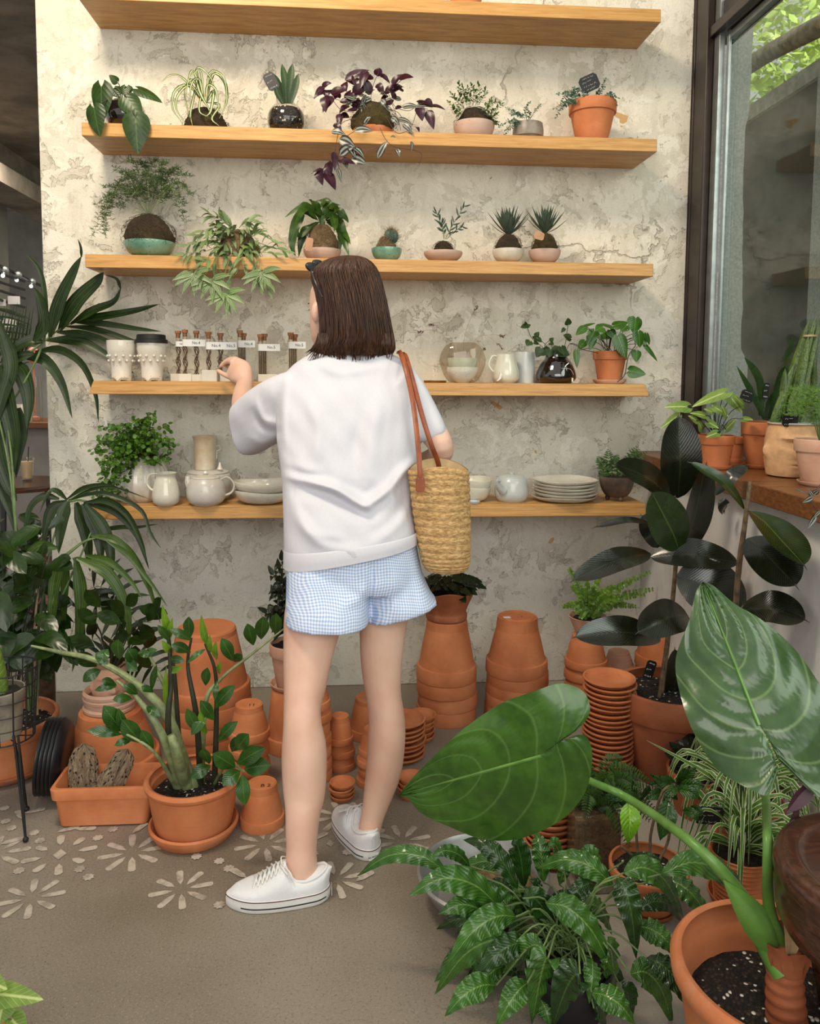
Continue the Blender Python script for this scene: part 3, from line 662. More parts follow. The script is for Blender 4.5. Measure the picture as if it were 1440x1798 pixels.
# cafe table with drinks
tp = atz(32, 846, .76); tbl = thing('cafe_table', 'round dark table with two milky drinks in the back room', 'table', (tp.x, tp.y, 0))
MB().lathe([(0, .76), (.24, .76), (.25, .75), (.25, .735), (0, .735)], (tp.x, tp.y, 0), 36).build('tabletop', MAT['dark_wood'], tbl)
for dx, dy in ((-.02, -.12), (.13, .02), (-.14, .1)):
    MB().tube([(tp.x + dx, tp.y + dy, .735), (tp.x + dx * 1.4, tp.y + dy * 1.4, 0)], .014, 8).build('leg', MAT['black'], tbl)
for i, (px, py, lb) in enumerate(((48, 843, 'milky iced drink with a straw on the right of the back room table'), (8, 846, 'milky iced drink on the left of the back room table, at the picture edge'))):
    p = atz(px, py, .76); d = thing('drink_glass', lb, 'drink', p, 'milky drinks on the back room table')
    MB().lathe([(0, 0), (.024, 0), (.036, .115), (.034, .115), (.023, .006), (0, .006)], p, 20).build('glass', MAT['thin_glass'], d)
    MB().lathe([(0, .012), (.0225, .012), (.031, .095), (0, .095)], p, 20).build('drink', MAT['cream_drink'], d)
    MB().tube([p + Vector((0, 0, .03)), p + Vector((.012, 0, .17))], .0025, 6).build('straw', MAT['black'], d)
ch = thing('salmon_chair', 'salmon pink chair with a metal base by the back room table', 'chair', (tp.x - .42, tp.y - .1, 0))
q = Vector((tp.x - .36, tp.y - .35, 0)); MB().rings([(q + Vector((0, 0, .46)), (.2, 0, 0), (0, .2, 0)), (q + Vector((0, 0, .5)), (.22, 0, 0), (0, .22, 0)), (q + Vector((0, 0, .52)), (.2, 0, 0), (0, .2, 0))], 24).build('seat', MAT['pink'], ch)
MB().tube([q + Vector((0, 0, .46)), q + Vector((0, 0, .06))], .02, 10).build('post', MAT['alu'], ch)
for i in range(5): a = i * 1.257; MB().tube([q + Vector((0, 0, .1)), q + Vector((.22 * math.cos(a), .22 * math.sin(a), .03))], .012, 6).build('leg', MAT['alu'], ch)
# ---------------- wall shelves ----------------
SXL, SXR, SD, STH = -.957, 1.155, .249, .048
SZ = [2.6153 + STH, 2.1444 + STH, 1.6806 + STH, 1.2226 + STH, .7564 + STH]
slab = ['topmost thick pine shelf, cut by the top of the photo', 'thick pine shelf second from the top, with the purple trailing plant', 'thick pine shelf in the middle, with the row of moss ball plants', 'thick pine shelf fourth from the top, with the corked glass tubes', 'lowest thick pine shelf, with teapots and plates']
for i in range(5):
    z1 = SZ[i]; z0 = z1 - STH; F0 = WY - SD; e = .012 if i >= 2 else 0
    m = MB(); m.prism([(F0 + .0, z0), (F0 + (.006 if i > 2 else .002), z1), (WY, z1), (WY, z0)], SXL, SXR, M=Matrix(((0, 0, 1, 0), (1, 0, 0, 0), (0, 1, 0, 0), (0, 0, 0, 1))))
    if i == 3:   # waney ends
        for q, v in enumerate(m.v):
            if abs(v[2] - z1) < 1e-4: m.v[q] = (v[0] + (.016 if v[0] < 0 else -.016), v[1], v[2])
    o = m.build('wall_shelf', MAT['wood'], bevel=.0025); own_origin(o, (0, WY, z0)); tag(o, slab[i], 'shelf', 'pine wall shelves')
# ---------------- pots, bowls and small plants ----------------
def vessel(prof, th, sm=True):
    """outer profile bottom to top [(r,z)] -> closed profile with an inside"""
    if sm and len(prof) > 2: prof = [(v.x, v.z) for v in smoothpts([(r, 0, z) for r, z in prof], 20)]
    inner = [(max(.0005, r - th), z) for r, z in prof if z > th * 1.2][::-1]
    rt, zt = prof[-1]
    return [(0, prof[0][1])] + prof + [(rt - th * .3, zt + th * .25), (rt - th * .8, zt + th * .2)] + inner + [(max(.0005, inner[-1][0] * .9), th), (0, th)]
def potprof(rt, rb, h, rim=.22, rw=.07, th=.07):
    """classic flower pot, top radius includes the rim band"""
    ri = rt * (1 - rw); zr = h * (1 - rim)
    return vessel([(rb * .97, 0), (rb, h * .01), (rb + (ri - rb) * .5, zr * .5), (ri * .985, zr), (rt * .985, zr + h * .012), (rt, zr + h * .03), (rt * 1.01, h * .985), (rt * 1.0, h)], rt * th, False)
def saucerprof(r, h): return [(0, 0), (r * .8, 0), (r * .86, h * .15), (r * .99, h * .8), (r, h), (r * .95, h), (r * .9, h * .75), (r * .8, h * .28), (0, h * .25)]
def soil(p, r, parent, mat='soil', seed=1, hump=.006):
    m = MB(); rows = []; random.seed(seed)
    m.lathe([(0.0001, hump), (r * .3, hump * .9), (r * .6, hump * .6), (r * .85, hump * .2), (r, 0)], p, 28, fn=lambda q, a, rr, z: (q.x, q.y, q.z + .003 * math.sin(a * 7 + rr * 90) * (rr > .001)))
    return m.build('soil', MAT[mat], parent, angle=80)
def mossball(p, rx, h, parent, mat='moss', name='moss_ball', seed=0, pw=1.0, fibres=60, fc='bamboo'):
    m = MB(); random.seed(seed + 50); a0 = [U(0, 6) for _ in range(6)]
    def f(q, a, r, z):
        n = 1 + .05 * math.sin(a * 3 + z * 40 + a0[0]) + .04 * math.sin(a * 7 + z * 110 + a0[1]) + .03 * math.sin(a * 13 + z * 260 + a0[2]); return (q.x * n, q.y * n, q.z + .001 * math.sin(a * 5 + a0[3]))
    pr = [(rx * math.sin(math.pi * (.5 + .5 * t)) ** .55 if t < 1 else .0, h * (t ** pw)) for t in [i / 12 for i in range(13)]]
    pr = [(rx * .55, -h * .12)] + [(rx * (.9 + .1 * math.sin(3.14 * min(1, t * 2))) * (1 - max(0, (t - .25) / .75) ** 2.3) ** .6, h * t) for t in [i / 12 for i in range(13)]]
    m.lathe(pr, p, 26, fn=f)
    for i in range(fibres):
        a = U(0, 6.28); t = U(.05, .9); r = rx * (1 - max(0, (t - .25) / .75) ** 2.3) ** .6 * 1.02; q = Vector(p) + Vector((r * math.cos(a), r * math.sin(a), h * t)); a2 = a + U(-.6, .6); t2 = min(.97, max(0, t + U(-.4, .4)))
        r2 = rx * (1 - max(0, (t2 - .25) / .75) ** 2.3) ** .6 * U(1.02, 1.12); q2 = Vector(p) + Vector((r2 * math.cos(a2), r2 * math.sin(a2), h * t2)); mid = (q + q2) / 2 + Vector((math.cos(a), math.sin(a), .2)) * rx * .12
        m.tube([q, mid, q2], .0006, 3, n=5, caps=False)
    return m.build(name, MAT[mat], parent, angle=80)
def lathe_obj(name, prof, p, mat, parent=None, seg=40, fn=None, angle=35): return MB().lathe(prof, p, seg, fn=fn).build(name, MAT[mat], parent, angle=angle)
def footed(prof, p, mat, parent, name='bowl', feet=3, fr=.5, fh=.012):
    m = MB().lathe([(r, z) for r, z in prof], Vector(p) + Vector((0, 0, fh)), 40); r0 = max(r for r, z in prof) * fr
    for i in range(feet): a = 2 * math.pi * i / feet - math.pi / 2 + .15; m.ball(Vector(p) + Vector((r0 * math.cos(a), r0 * math.sin(a), fh * .75)), fh * .8, 10, 8, (.9, .9, 1))
    return m.build(name, MAT[mat], parent)
def bowlprof(R, h, th=.004, k=.45, flat_=.35):
    pr = [(R * flat_, 0)] + [(R * (flat_ + (1 - flat_) * math.sin(t * math.pi / 2) ** .9), h * (1 - math.cos(t * math.pi / 2)) ** .9) for t in (.2, .4, .6, .8, .92, 1)]
    return vessel(pr, th)
ST = {}
def sprig(ml, ms, pts, n, L, W, shape='oval', mode='alt', sr=.0012, spread=1.0, droop=.3, fold=.15, start=.1, tip=True, fc=None, up=.5, nn=5, mm=3, jit=.25, rs=True):
    """leaves along a curved stem"""
    sp = smoothpts(pts, max(8, n * 2)); 
    if ms is not None: ms.tube(sp, lambda t: sr * (1.1 - .6 * t), 5)
    for i in range(n):
        t = start + (1 - start) * (i + .5) / n; p = lerpv(sp, t); T = (lerpv(sp, min(1, t + .05)) - lerpv(sp, max(0, t - .05))).normalized()
        sds = (1, -1) if mode == 'opp' else ((1 if i % 2 else -1),)
        for sg in sds:
            a = U(0, 6.28) if fc is None else 0
            if fc is None: q = T.orthogonal().normalized(); q = Matrix.Rotation(i * 2.4 + (0 if sg > 0 else math.pi) + U(-.3, .3), 3, T) @ q
            else: q = T.cross(Vector(fc)).normalized() * sg
            d = (T * up + q * spread + Vector((U(-jit, jit), U(-jit, jit), U(-jit, jit)))).normalized(); l = L * U(.75, 1.15) * (1 - .35 * abs(t - .4))
            e = p + d * l; mid = p + d * l * .55 + Vector((0, 0, l * droop * .25)); e = e - Vector((0, 0, l * droop * .5))
            leaf(ml, [p, mid, e], W * U(.85, 1.1) * l / L, shape, face=(Vector((0, -.55, .8)) + Vector((U(-.4, .4), U(-.4, .4), 0))), fold=fold, n=nn, m=mm)
    if tip:
        T = (sp[-1] - sp[-2]).normalized(); leaf(ml, [sp[-1], sp[-1] + T * L * .8], W * .7, shape, face=(0, -.8, .5), fold=fold, n=nn, m=mm)
F_ = Vector((0, -1, .25))
def pxl(Y, *pp): return [at(a, b, Y if len(q) == 2 else q[2]) for q in pp for a, b in (q[:2],)]
def card(p, w_, h_, mat, parent, name, tilt=0, lean=0, th=.0015, r=0):
    M = Matrix.Translation(p) @ Matrix.Rotation(tilt, 4, 'Y') @ Matrix.Rotation(lean, 4, 'X'); m = MB()
    c = .18 * min(w_, h_) ; P = [(-w_ / 2 + c, -h_ / 2), (w_ / 2 - c, -h_ / 2), (w_ / 2, -h_ / 2 + c), (w_ / 2, h_ / 2 - c), (w_ / 2 - c, h_ / 2), (-w_ / 2 + c, h_ / 2), (-w_ / 2, h_ / 2 - c), (-w_ / 2, -h_ / 2 + c)]
    m.prism(P, -th / 2, th / 2, M=M @ Matrix.Rotation(math.pi / 2, 4, 'X')); o = m.build(name, MAT[mat], parent); return o, M @ Matrix.Rotation(math.pi / 2, 4, 'X')
def scribble(M, w_, h_, rows, parent, mat='chalk', z=.0012, name='handwriting', seed=0):
    random.seed(seed); m = MB()
    for r in range(rows):
        y = h_ * (.34 - .68 * r / max(1, rows - 1)); x = -w_ * .36 + U(0, w_ * .1); xe = w_ * U(.15, .38); pts = []
        while x < xe:
            pts.append(M @ Vector((x, y + U(-1, 1) * h_ * .05, z))); x += w_ * .022
            if random.random() < .12 and len(pts) > 2: m.tube(pts, h_ * .009, 4, caps=False); pts = []; x += w_ * .03
        if len(pts) > 2: m.tube(pts, h_ * .009, 4, caps=False)
    return m.build(name, MAT[mat], parent)
# ================= shelf 2 (second from the top) =================
z2, z3, z4, z5 = SZ[1], SZ[2], SZ[3], SZ[4]
# a pot on the topmost shelf
p = base(818, 3.1, SZ[0]); k = S(p); o = lathe_obj('terracotta_pot', potprof(34 * k, 24 * k, 60 * k), p, 'terra'); own_origin(o, p); tag(o, 'terracotta pot on the topmost shelf, cut by the photo edge', 'pot')
# philodendron in a dark glass
p = base(221, 3.08, z2); k = S(p); T = thing('potted_philodendron', 'heart-leaved plant in a dark glass jar on the left end of the second shelf', 'plant', p)
lathe_obj('jar', vessel([(20 * k, 0), (31 * k, 10 * k), (35 * k, 24 * k), (30 * k, 40 * k), (24 * k, 46 * k)], .003), p, 'dark_glass', T); soil(p + Vector((0, 0, 40 * k)), 27 * k, T)
ml, ms = MB(), MB(); r0 = p + Vector((0, -.005, 42 * k)); random.seed(5)
for (bx, by, tx, ty, w_, Y, fc) in ((178, 152, 176, 212, 40, 3.02, (-.2, -1, .2)), (165, 190, 172, 238, 36, 2.98, (-.3, -1, .3)), (205, 143, 192, 131, 17, 3.08, (0, -1, .4)), (222, 152, 221, 170, 22, 3.06, (.1, -1, .4)), (243, 157, 285, 175, 26, 3.04, (.2, -1, .7)), (222, 172, 248, 206, 38, 3.0, (.1, -1, .3)), (238, 206, 241, 267, 46, 2.975, (.1, -1, .15)), (200, 155, 209, 170, 26, 3.07, (0, -1, .5))):
    b, t_ = at(bx, by, Y), at(tx, ty, Y - .015); heart(ml, b, t_, w_ * k, face=fc, lobe=.2, cup=.3, droop=.15)
    ms.tube([r0, (r0 + b) / 2 + Vector((0, -.01, .02)), b], .0018, 5, n=8)
ml.build('leaves', MAT['L_philo'], T); ms.build('stems', MAT['stem_dark'], T)
# spider plant on a moss block
p = base(361, 3.11, z2); k = S(p); T = thing('spider_plant', 'striped spider plant on a moss ball in a flat white dish, second shelf', 'plant', p)
lathe_obj('dish', saucerprof(28 * k, 6 * k), p, 'glaze_white', T); mossball(p + Vector((0, 0, 4 * k)), 37 * k, 42 * k, T, seed=2)
ml = MB(); r0 = p + Vector((0, 0, 40 * k)); Y = 3.08
for pts, w_ in (([(355, 178), (322, 138), (300, 132), (283, 145)], 5), ([(357, 178), (330, 150), (307, 160), (303, 190), (318, 213)], 6), ([(357, 178), (335, 150), (314, 165), (309, 190), (326, 217)], 6), ([(360, 178), (345, 128), (352, 119), (372, 140), (380, 175)], 5), ([(360, 178), (338, 140), (325, 165), (335, 215)], 6), ([(362, 180), (375, 130), (395, 145), (398, 180), (385, 208)], 7), ([(362, 180), (368, 128), (390, 132), (398, 160), (392, 190)], 5), ([(358, 180), (350, 140), (336, 148), (334, 190)], 6), ([(362, 180), (365, 150), (380, 160), (384, 200)], 6), ([(360, 180), (345, 140), (352, 165), (366, 190), (372, 205)], 6), ([(358, 180), (348, 150), (335, 195), (338, 222)], 6), ([(362, 182), (375, 160), (370, 195), (360, 205)], 7), ([(360, 180), (352, 125), (340, 130), (320, 150)], 4), ([(362, 180), (385, 185), (372, 208), (385, 221)], 6), ([(360, 180), (355, 165), (350, 195), (366, 205)], 5), ([(358, 178), (340, 125), (330, 145), (325, 185)], 5)):
    Yd = Y - U(0, .05); leaf(ml, [at(a, b, Yd - .03 * (i > 1)) for i, (a, b) in enumerate(pts)], w_ * k, 'blade', face=(0, -1, .3), n=14, m=5, fold=.25)
ml.build('leaves', MAT['L_spider'], T)
# snake plant in a glass globe
p = base(503, 3.1, z2); k = S(p); T = thing('snake_plant', 'small banded snake plant in a clear glass globe of dark substrate', 'plant', p)
gp = [(16 * k, 0), (27 * k, 6 * k), (33 * k, 22 * k), (31 * k, 38 * k), (24 * k, 48 * k), (21 * k, 51 * k)]
lathe_obj('globe', vessel(gp, .0015), p, 'thin_glass', T)
m = MB(); m.lathe([(0, .002), (15 * k, .002), (25.5 * k, 7 * k), (31.5 * k, 22 * k), (29.5 * k, 38 * k), (26 * k, 44 * k), (0, 45 * k)], p, 32); m.build('substrate', MAT['perlite'], T)
m2, m3_ = MB(), MB()
for i, (pts, w_) in enumerate((([(500, 182), (488, 150), (472, 125)], 15), ([(503, 182), (501, 145), (495, 112)], 13), ([(507, 182), (510, 140), (514, 111)], 13), ([(510, 182), (518, 155), (524, 129)], 12), ([(497, 182), (488, 165), (483, 150)], 10))):
    leaf(m2, [at(a, b, 3.1 - .01 * i) for a, b in pts], w_ * k, 'sword', fold=.3, n=9, m=5)
m2.build('leaves', MAT['L_snake'], T, angle=60)
o, M_ = card(at(476, 143, 3.06), 20 * k, 30 * k, 'slate', T, 'plant_tag', tilt=-.5); scribble(M_, 20 * k, 30 * k, 3, T)
MB().tube([at(487, 180, 3.07), at(484, 160, 3.06), at(485, 150, 3.062)], .001, 5, n=6).build('tag_stick', MAT['black'], T)
# purple tradescantia
p = base(655, 3.1, z2); k = S(p); T = thing('purple_tradescantia', 'purple leaved trailing plant spilling over the second shelf from a terracotta dish', 'plant', p)
lathe_obj('saucer', saucerprof(35 * k, 14 * k), p, 'terra', T); mossball(p + Vector((0, 0, 13 * k)), 38 * k, 50 * k, T, 'moss_green', seed=3, fibres=120)
mp_, mz, ms = MB(), MB(), MB(); Z = lambda a, b: (440 + a / 3.79, 60 + b / 3.79)
PL = [((640, 300), (765, 250), 40), ((640, 300), (700, 345), 40), ((700, 290), (690, 330), 38), ((770, 250), (735, 345), 42), ((812, 290), (740, 310), 40), ((700, 400), (730, 340), 46), ((795, 395), (760, 310), 42), ((850, 278), (852, 232), 44), ((865, 272), (918, 320), 26), ((945, 335), (1000, 278), 36), ((995, 300), (1070, 290), 44), ((905, 395), (950, 345), 36), ((925, 380), (1000, 355), 42), ((620, 330), (635, 375), 36), ((575, 420), (537, 395), 40), ((545, 400), (622, 378), 52), ((485, 355), (432, 420), 30), ((490, 390), (432, 420), 22), ((480, 350), (530, 330), 24), ((510, 375), (505, 415), 50), ((495, 420), (500, 505), 50), ((540, 420), (490, 505), 46), ((650, 480), (600, 520), 42), ((595, 535), (590, 610), 36), ((560, 600), (600, 650), 32), ((1110, 450), (1200, 480), 26), ((1160, 445), (1205, 475), 36), ((1200, 478), (1282, 500), 20), ((1120, 490), (1140, 565), 48), ((1180, 515), (1213, 615), 46), ((1100, 620), (1120, 648), 24), ((500, 870), (530, 930), 60), ((500, 925), (555, 1020), 56), ((445, 905), (475, 990), 44), ((480, 900), (415, 925), 14), ((590, 845), (680, 860), 40), ((560, 790), (560, 890), 34), ((680, 385), (700, 415), 60), ((840, 340), (880, 380), 36), ((650, 545), (600, 560), 40), ((720, 440), (690, 500), 44)]
ZL = [((720, 480), (790, 490), 36), ((745, 500), (760, 560), 34), ((760, 600), (795, 560), 34), ((640, 470), (700, 420), 30), ((1015, 485), (1110, 490), 32), ((1110, 475), (1195, 485), 26), ((980, 570), (1065, 600), 34), ((1020, 600), (1070, 655), 30), ((700, 640), (795, 645), 36), ((600, 700), (680, 745), 46), ((600, 800), (680, 750), 46), ((660, 750), (690, 810), 42), ((690, 760), (745, 815), 42), ((850, 815), (900, 730), 36), ((680, 830), (755, 860), 48), ((580, 900), (600, 975), 24), ((545, 650), (620, 670), 32), ((975, 770), (990, 810), 26), ((1075, 720), (1070, 770), 18), ((940, 560), (980, 600), 30), ((870, 440), (910, 500), 32), ((620, 850), (640, 890), 30), ((930, 690), (960, 690), 20), ((700, 430), (650, 470), 36), ((800, 430), (740, 470), 30)]
random.seed(9)
for L0, mm_ in ((PL, mp_), (ZL, mz)):
    for a, b, w_ in L0:
        A, B = Z(*a), Z(*b); Y = 3.08 if a[1] < 560 else (3.03 if a[1] < 640 else 2.965)
        Y -= U(0, .03) if Y > 3 else U(0, .008); q, r = at(A[0], A[1], Y), at(B[0], B[1], Y - .008); q = q - (r - q) * .1; r = r + (r - q) * .18
        leaf(mm_, [q, (q + r) / 2 + Vector((0, -.004, .004)), r], w_ / 3.79 * k * 1.45, 'drop', face=(U(-.5, .5), -1, U(0, .8)), fold=.2, n=8, m=5)
for i in range(46):
    a_, rr_ = U(0, 6.28), U(.3, 1.0); q = at(655 + 62 * math.cos(a_) * rr_, 180 + 38 * math.sin(a_) * rr_, U(3.03, 3.15)); d = dirv(U(0, 6.28), U(-.5, .9)); leaf(mp_ if i % 3 else mz, [q, q + d * .022, q + d * .042], .019, 'drop', face=(U(-.6, .6), -1, U(0, .8)), fold=.2, n=7, m=5)
for pl in ([(760, 480), (640, 450), (560, 430), (500, 400)], [(800, 420), (820, 330), (850, 260)], [(860, 400), (930, 370), (1010, 300)], [(780, 430), (700, 360), (720, 290)], [(920, 400), (960, 480), (1050, 510), (1110, 480), (1180, 500)], [(900, 500), (980, 520), (1060, 620), (1110, 500)], [(700, 560), (610, 590), (580, 680), (560, 790), (540, 900)], [(860, 620), (900, 700), (960, 750), (1080, 770), (1140, 800), (1125, 865)], [(600, 650), (640, 740), (700, 800), (680, 850), (600, 850)], [(560, 780), (580, 850), (600, 960)], [(750, 790), (820, 760), (870, 750)], [(690, 520), (600, 500), (540, 430)], [(560, 870), (500, 915), (440, 915)], [(800, 560), (700, 640), (620, 690)], [(870, 480), (930, 600), (980, 660), (1060, 640)], [(930, 440), (980, 560), (1000, 640)]):
    ms.tube([at(*Z(a, b), (3.06 if b < 560 else (3.0 if b < 640 else 2.97))) for a, b in pl], .0011, 5, n=18)
mp_.build('purple_leaves', MAT['L_purple'], T)['label'] = 'deep purple leaves'; mz.build('striped_leaves', MAT['L_zebrina'], T)['label'] = 'silver striped leaves'; ms.build('stems', MAT['stem_purple'], T)
# jade-like plant in a pink bowl
p = base(832, 3.1, z2); k = S(p); T = thing('potted_succulent', 'bushy green succulent in a round pale pink bowl on the second shelf', 'plant', p)
lathe_obj('bowl', bowlprof(36 * k, 29 * k, flat_=.42), p, 'clay_pink', T); mossball(p + Vector((0, 0, 20 * k)), 31 * k, 38 * k, T, 'moss', seed=4, fibres=150)
ml, ms = MB(), MB(); random.seed(21)
for pts in ([(815, 190), (800, 175), (793, 165)], [(815, 190), (806, 165), (806, 147)], [(822, 185), (820, 165), (808, 156)], [(830, 185), (832, 165), (828, 150)], [(835, 185), (842, 165), (840, 148)], [(840, 185), (850, 168), (852, 157)], [(812, 190), (800, 190), (789, 180)], [(850, 190), (862, 182), (872, 180)], [(855, 200), (866, 196), (880, 184)], [(850, 200), (865, 205), (872, 200)], [(820, 185), (815, 170), (812, 152)], [(855, 205), (868, 210), (873, 216)], [(845, 195), (858, 190), (862, 176)], [(812, 195), (800, 200), (796, 190)], [(825, 185), (825, 170), (822, 155)], [(838, 185), (838, 172), (833, 158)], [(858, 200), (862, 208), (868, 214)]):
    Yq = 3.09 - U(0, .05); sprig(ml, ms, [at(a, b, Yq) for a, b in pts], 9, .018, .0095, 'obov', 'opp', up=.5, spread=.9, droop=-.1, fold=.1)
ml.build('leaves', MAT['L_jade'], T); ms.build('stems', MAT['stem'], T)
# sedum in a small clay bowl
p = base(927, 3.1, z2); k = S(p); T = thing('potted_sedum', 'blue-green trailing sedum in a small brown stoneware bowl on the second shelf', 'plant', p)
lathe_obj('bowl', vessel([(21 * k, 0), (26 * k, 8 * k), (27 * k, 20 * k), (25 * k, 32 * k)], .004), p, 'stone_grey', T); soil(p + Vector((0, 0, 26 * k)), 22 * k, T)
lathe_obj('dark_base_band', [(20 * k, 0), (25.5 * k, 4 * k), (27 * k, 9 * k), (26.4 * k, 9.4 * k), (20 * k, .001)], p, 'stone_brown', T)
ml, ms = MB(), MB(); random.seed(22)
for pts in ([(925, 210), (922, 195), (930, 181)], [(930, 210), (940, 195), (948, 185)], [(918, 208), (905, 198), (890, 190)], [(915, 212), (900, 216), (888, 228)], [(915, 212), (895, 212), (878, 222)], [(922, 208), (912, 200), (898, 200)], [(915, 215), (900, 222), (885, 237)], [(928, 210), (930, 200), (925, 190)]):
    Yq = 3.07 - U(0, .03); sprig(ml, ms, [at(a, b, Yq) for a, b in pts], 11, .011, .009, 'oval', 'opp', up=.2, spread=1, droop=0)
ml.build('leaves', MAT['L_sedum'], T); ms.build('stems', MAT['stem'], T)
# terracotta pot with black tag
p = base(1039, 3.11, z2); k = S(p); T = thing('potted_trailing_succulent', 'blue-green succulent in a terracotta pot with a black tag, second shelf', 'plant', p)
lathe_obj('saucer', saucerprof(33 * k, 5 * k), p, 'terra', T); pp = p + Vector((0, 0, 2 * k))
lathe_obj('pot', potprof(41 * k, 26 * k, 70 * k, rim=.28), pp, 'terra', T); soil(pp + Vector((0, 0, 62 * k)), 36 * k, T)
ml, ms = MB(), MB(); random.seed(23)
for pts in ([(1015, 175), (1000, 165), (980, 165)], [(1012, 178), (992, 182), (977, 205)], [(1010, 176), (992, 178), (974, 190)], [(1020, 173), (1005, 160), (990, 172)], [(1030, 172), (1020, 160), (1008, 155)], [(1050, 172), (1058, 155), (1063, 140)], [(1055, 174), (1070, 168), (1085, 172)], [(1060, 176), (1075, 175), (1082, 183)], [(1045, 172), (1048, 165), (1052, 158)], [(1025, 174), (1012, 168), (1000, 168)], [(1062, 174), (1068, 166), (1076, 165)], [(1018, 178), (1000, 180), (985, 192)], [(1035, 172), (1030, 162), (1024, 158)]):
    Yq = 3.08 - U(0, .05); sprig(ml, ms, [at(a, b, Yq) for a, b in pts], 10, .012, .011, 'oval', 'opp', up=.2, spread=1, droop=0)
ml.build('leaves', MAT['L_sedum'], T); ms.build('stems', MAT['stem'], T)
o, M_ = card(at(1035, 146, 3.04), 34 * k, 27 * k, 'slate', T, 'plant_tag', tilt=-.45); scribble(M_, 34 * k, 27 * k, 4, T)
# ================= shelf 3 =================
p = base(263, 3.1, z3); k = S(p); T = thing('asparagus_fern', 'wispy asparagus fern on a large moss ball in a wide green bowl, third shelf', 'plant', p)
footed(bowlprof(44 * k, 25 * k, .005, flat_=.4), p, 'glaze_green', T, fh=.006); mossball(p + Vector((0, 0, 22 * k)), 42 * k, 56 * k, T, seed=5, fibres=150)
ml, ms = MB(), MB(); random.seed(31); top = p + Vector((0, 0, 74 * k))
def wisp(ml, ms, pts, nb, bl, nd, nl, nw=.0011, ymod=0):
    sp = smoothpts(pts, 24); ms.tube(sp, .0009, 4)
    for i in range(nb):
        t = .25 + .75 * i / nb; q = lerpv(sp, t); d = dirv(U(0, 6.28), U(-.3, .7)); l = bl * U(.5, 1) * (1.15 - t * .6); e = q + d * l; ms.tube([q, e], .0004, 3, caps=False)
        for j in range(nd):
            s_ = (j + 1) / nd; c_ = q.lerp(e, s_); dd = (d * .6 + dirv(U(0, 6.28), U(-.6, .9))).normalized(); leaf(ml, [c_, c_ + dd * nl * U(.6, 1.2)], nw, 'lance', face=(0, -1, .1), n=3, m=2)
for (a, b, c_, d_) in [(235, 320, 200, 295), (220, 330, 180, 330), (225, 310, 195, 350), (215, 325, 175, 400), (200, 340, 160, 418), (195, 345, 185, 420), (240, 290, 225, 285), (255, 300, 245, 283), (265, 300, 270, 280), (280, 300, 290, 285), (295, 305, 315, 293), (300, 310, 335, 310), (305, 325, 340, 345), (310, 345, 325, 395), (250, 330, 230, 345), (275, 325, 280, 310), (290, 330, 300, 350), (260, 320, 255, 300), (225, 335, 165, 360), (240, 330, 210, 370), (290, 320, 330, 330), (280, 315, 305, 300), (245, 310, 215, 305), (210, 330, 178, 385), (195, 360, 182, 412), (300, 330, 318, 375), (240, 315, 205, 322), (270, 310, 285, 296)]:
    Yq = U(2.96, 3.16); Ym = (Yq + 3.1) / 2; wisp(ml, ms, [top, at(a, b, Ym), at(c_, d_, Yq)], 26, .036, 8, .013, .0017)
ml.build('needles', MAT['L_aspar'], T); ms.build('stems', MAT['stem_pale'], T)
# variegated trailing
p = base(418, 3.1, z3); k = S(p); T = thing('variegated_tradescantia', 'cream striped trailing plant hanging over the third shelf', 'plant', p)
lathe_obj('dish', saucerprof(34 * k, 6 * k), p, 'clay_pink', T); mossball(p + Vector((0, 0, 4 * k)), 36 * k, 50 * k, T, 'coir', seed=6)
ml, ms = MB(), MB(); random.seed(33); hub = p + Vector((0, -.01, 45 * k))
for pts in ([(415, 405), (385, 385), (368, 374)], [(415, 400), (395, 392), (385, 382)], [(420, 400), (430, 390), (445, 390)], [(415, 405), (380, 410), (345, 412)], [(410, 410), (370, 425), (330, 430)], [(410, 415), (365, 440), (325, 445)], [(415, 410), (440, 405), (475, 420)], [(430, 415), (465, 430), (500, 440)], [(425, 420), (450, 440), (480, 445)], [(415, 420), (400, 440), (370, 455, 2.97), (330, 475, 2.96)], [(410, 420), (385, 445), (370, 470, 2.97), (350, 492, 2.96)], [(415, 420), (405, 450, 3), (395, 480, 2.97), (390, 510, 2.96), (397, 530, 2.96)], [(420, 420), (420, 450, 3), (415, 480, 2.97), (385, 505, 2.96)], [(425, 420), (445, 455, 3), (452, 480, 2.97), (455, 495, 2.96)], [(430, 420), (450, 450, 3), (460, 480, 2.97), (470, 505, 2.96)], [(415, 415), (400, 425), (385, 435)], [(420, 415), (435, 430), (440, 445)], [(415, 410), (400, 400), (390, 405)], [(412, 412), (380, 400), (355, 405)], [(418, 418), (405, 435), (398, 455, 3)], [(425, 405), (440, 415), (455, 410)], [(410, 412), (385, 420), (350, 425)], [(430, 420), (425, 445, 3), (430, 468, 2.97)], [(408, 418), (380, 440), (355, 460, 2.97)]):
    pq = [at(q[0], q[1], q[2] if len(q) > 2 else 3.07 - .035 * i) for i, q in enumerate(pts)]; sprig(ml, ms, pq, 7, .062, .019, 'drop', 'alt', sr=.0013, up=.75, spread=.8, droop=.35, fold=.18, nn=7, mm=5)
for (hx, hy, Y) in ((397, 515, 2.955), (460, 478, 2.955), (372, 490, 2.955), (340, 480, 2.955)):
    for a in (-2.6, -2.1, -1.5, -1.0, -.4, .3, 3.4):
        h_ = at(hx, hy, Y); d = Vector((math.cos(a), -.25, math.sin(a))); leaf(ml, [h_, h_ + d * .04, h_ + d * .075 + Vector((0, 0, -.01))], .023, 'drop', face=(0, -1, .2), n=7, m=5)
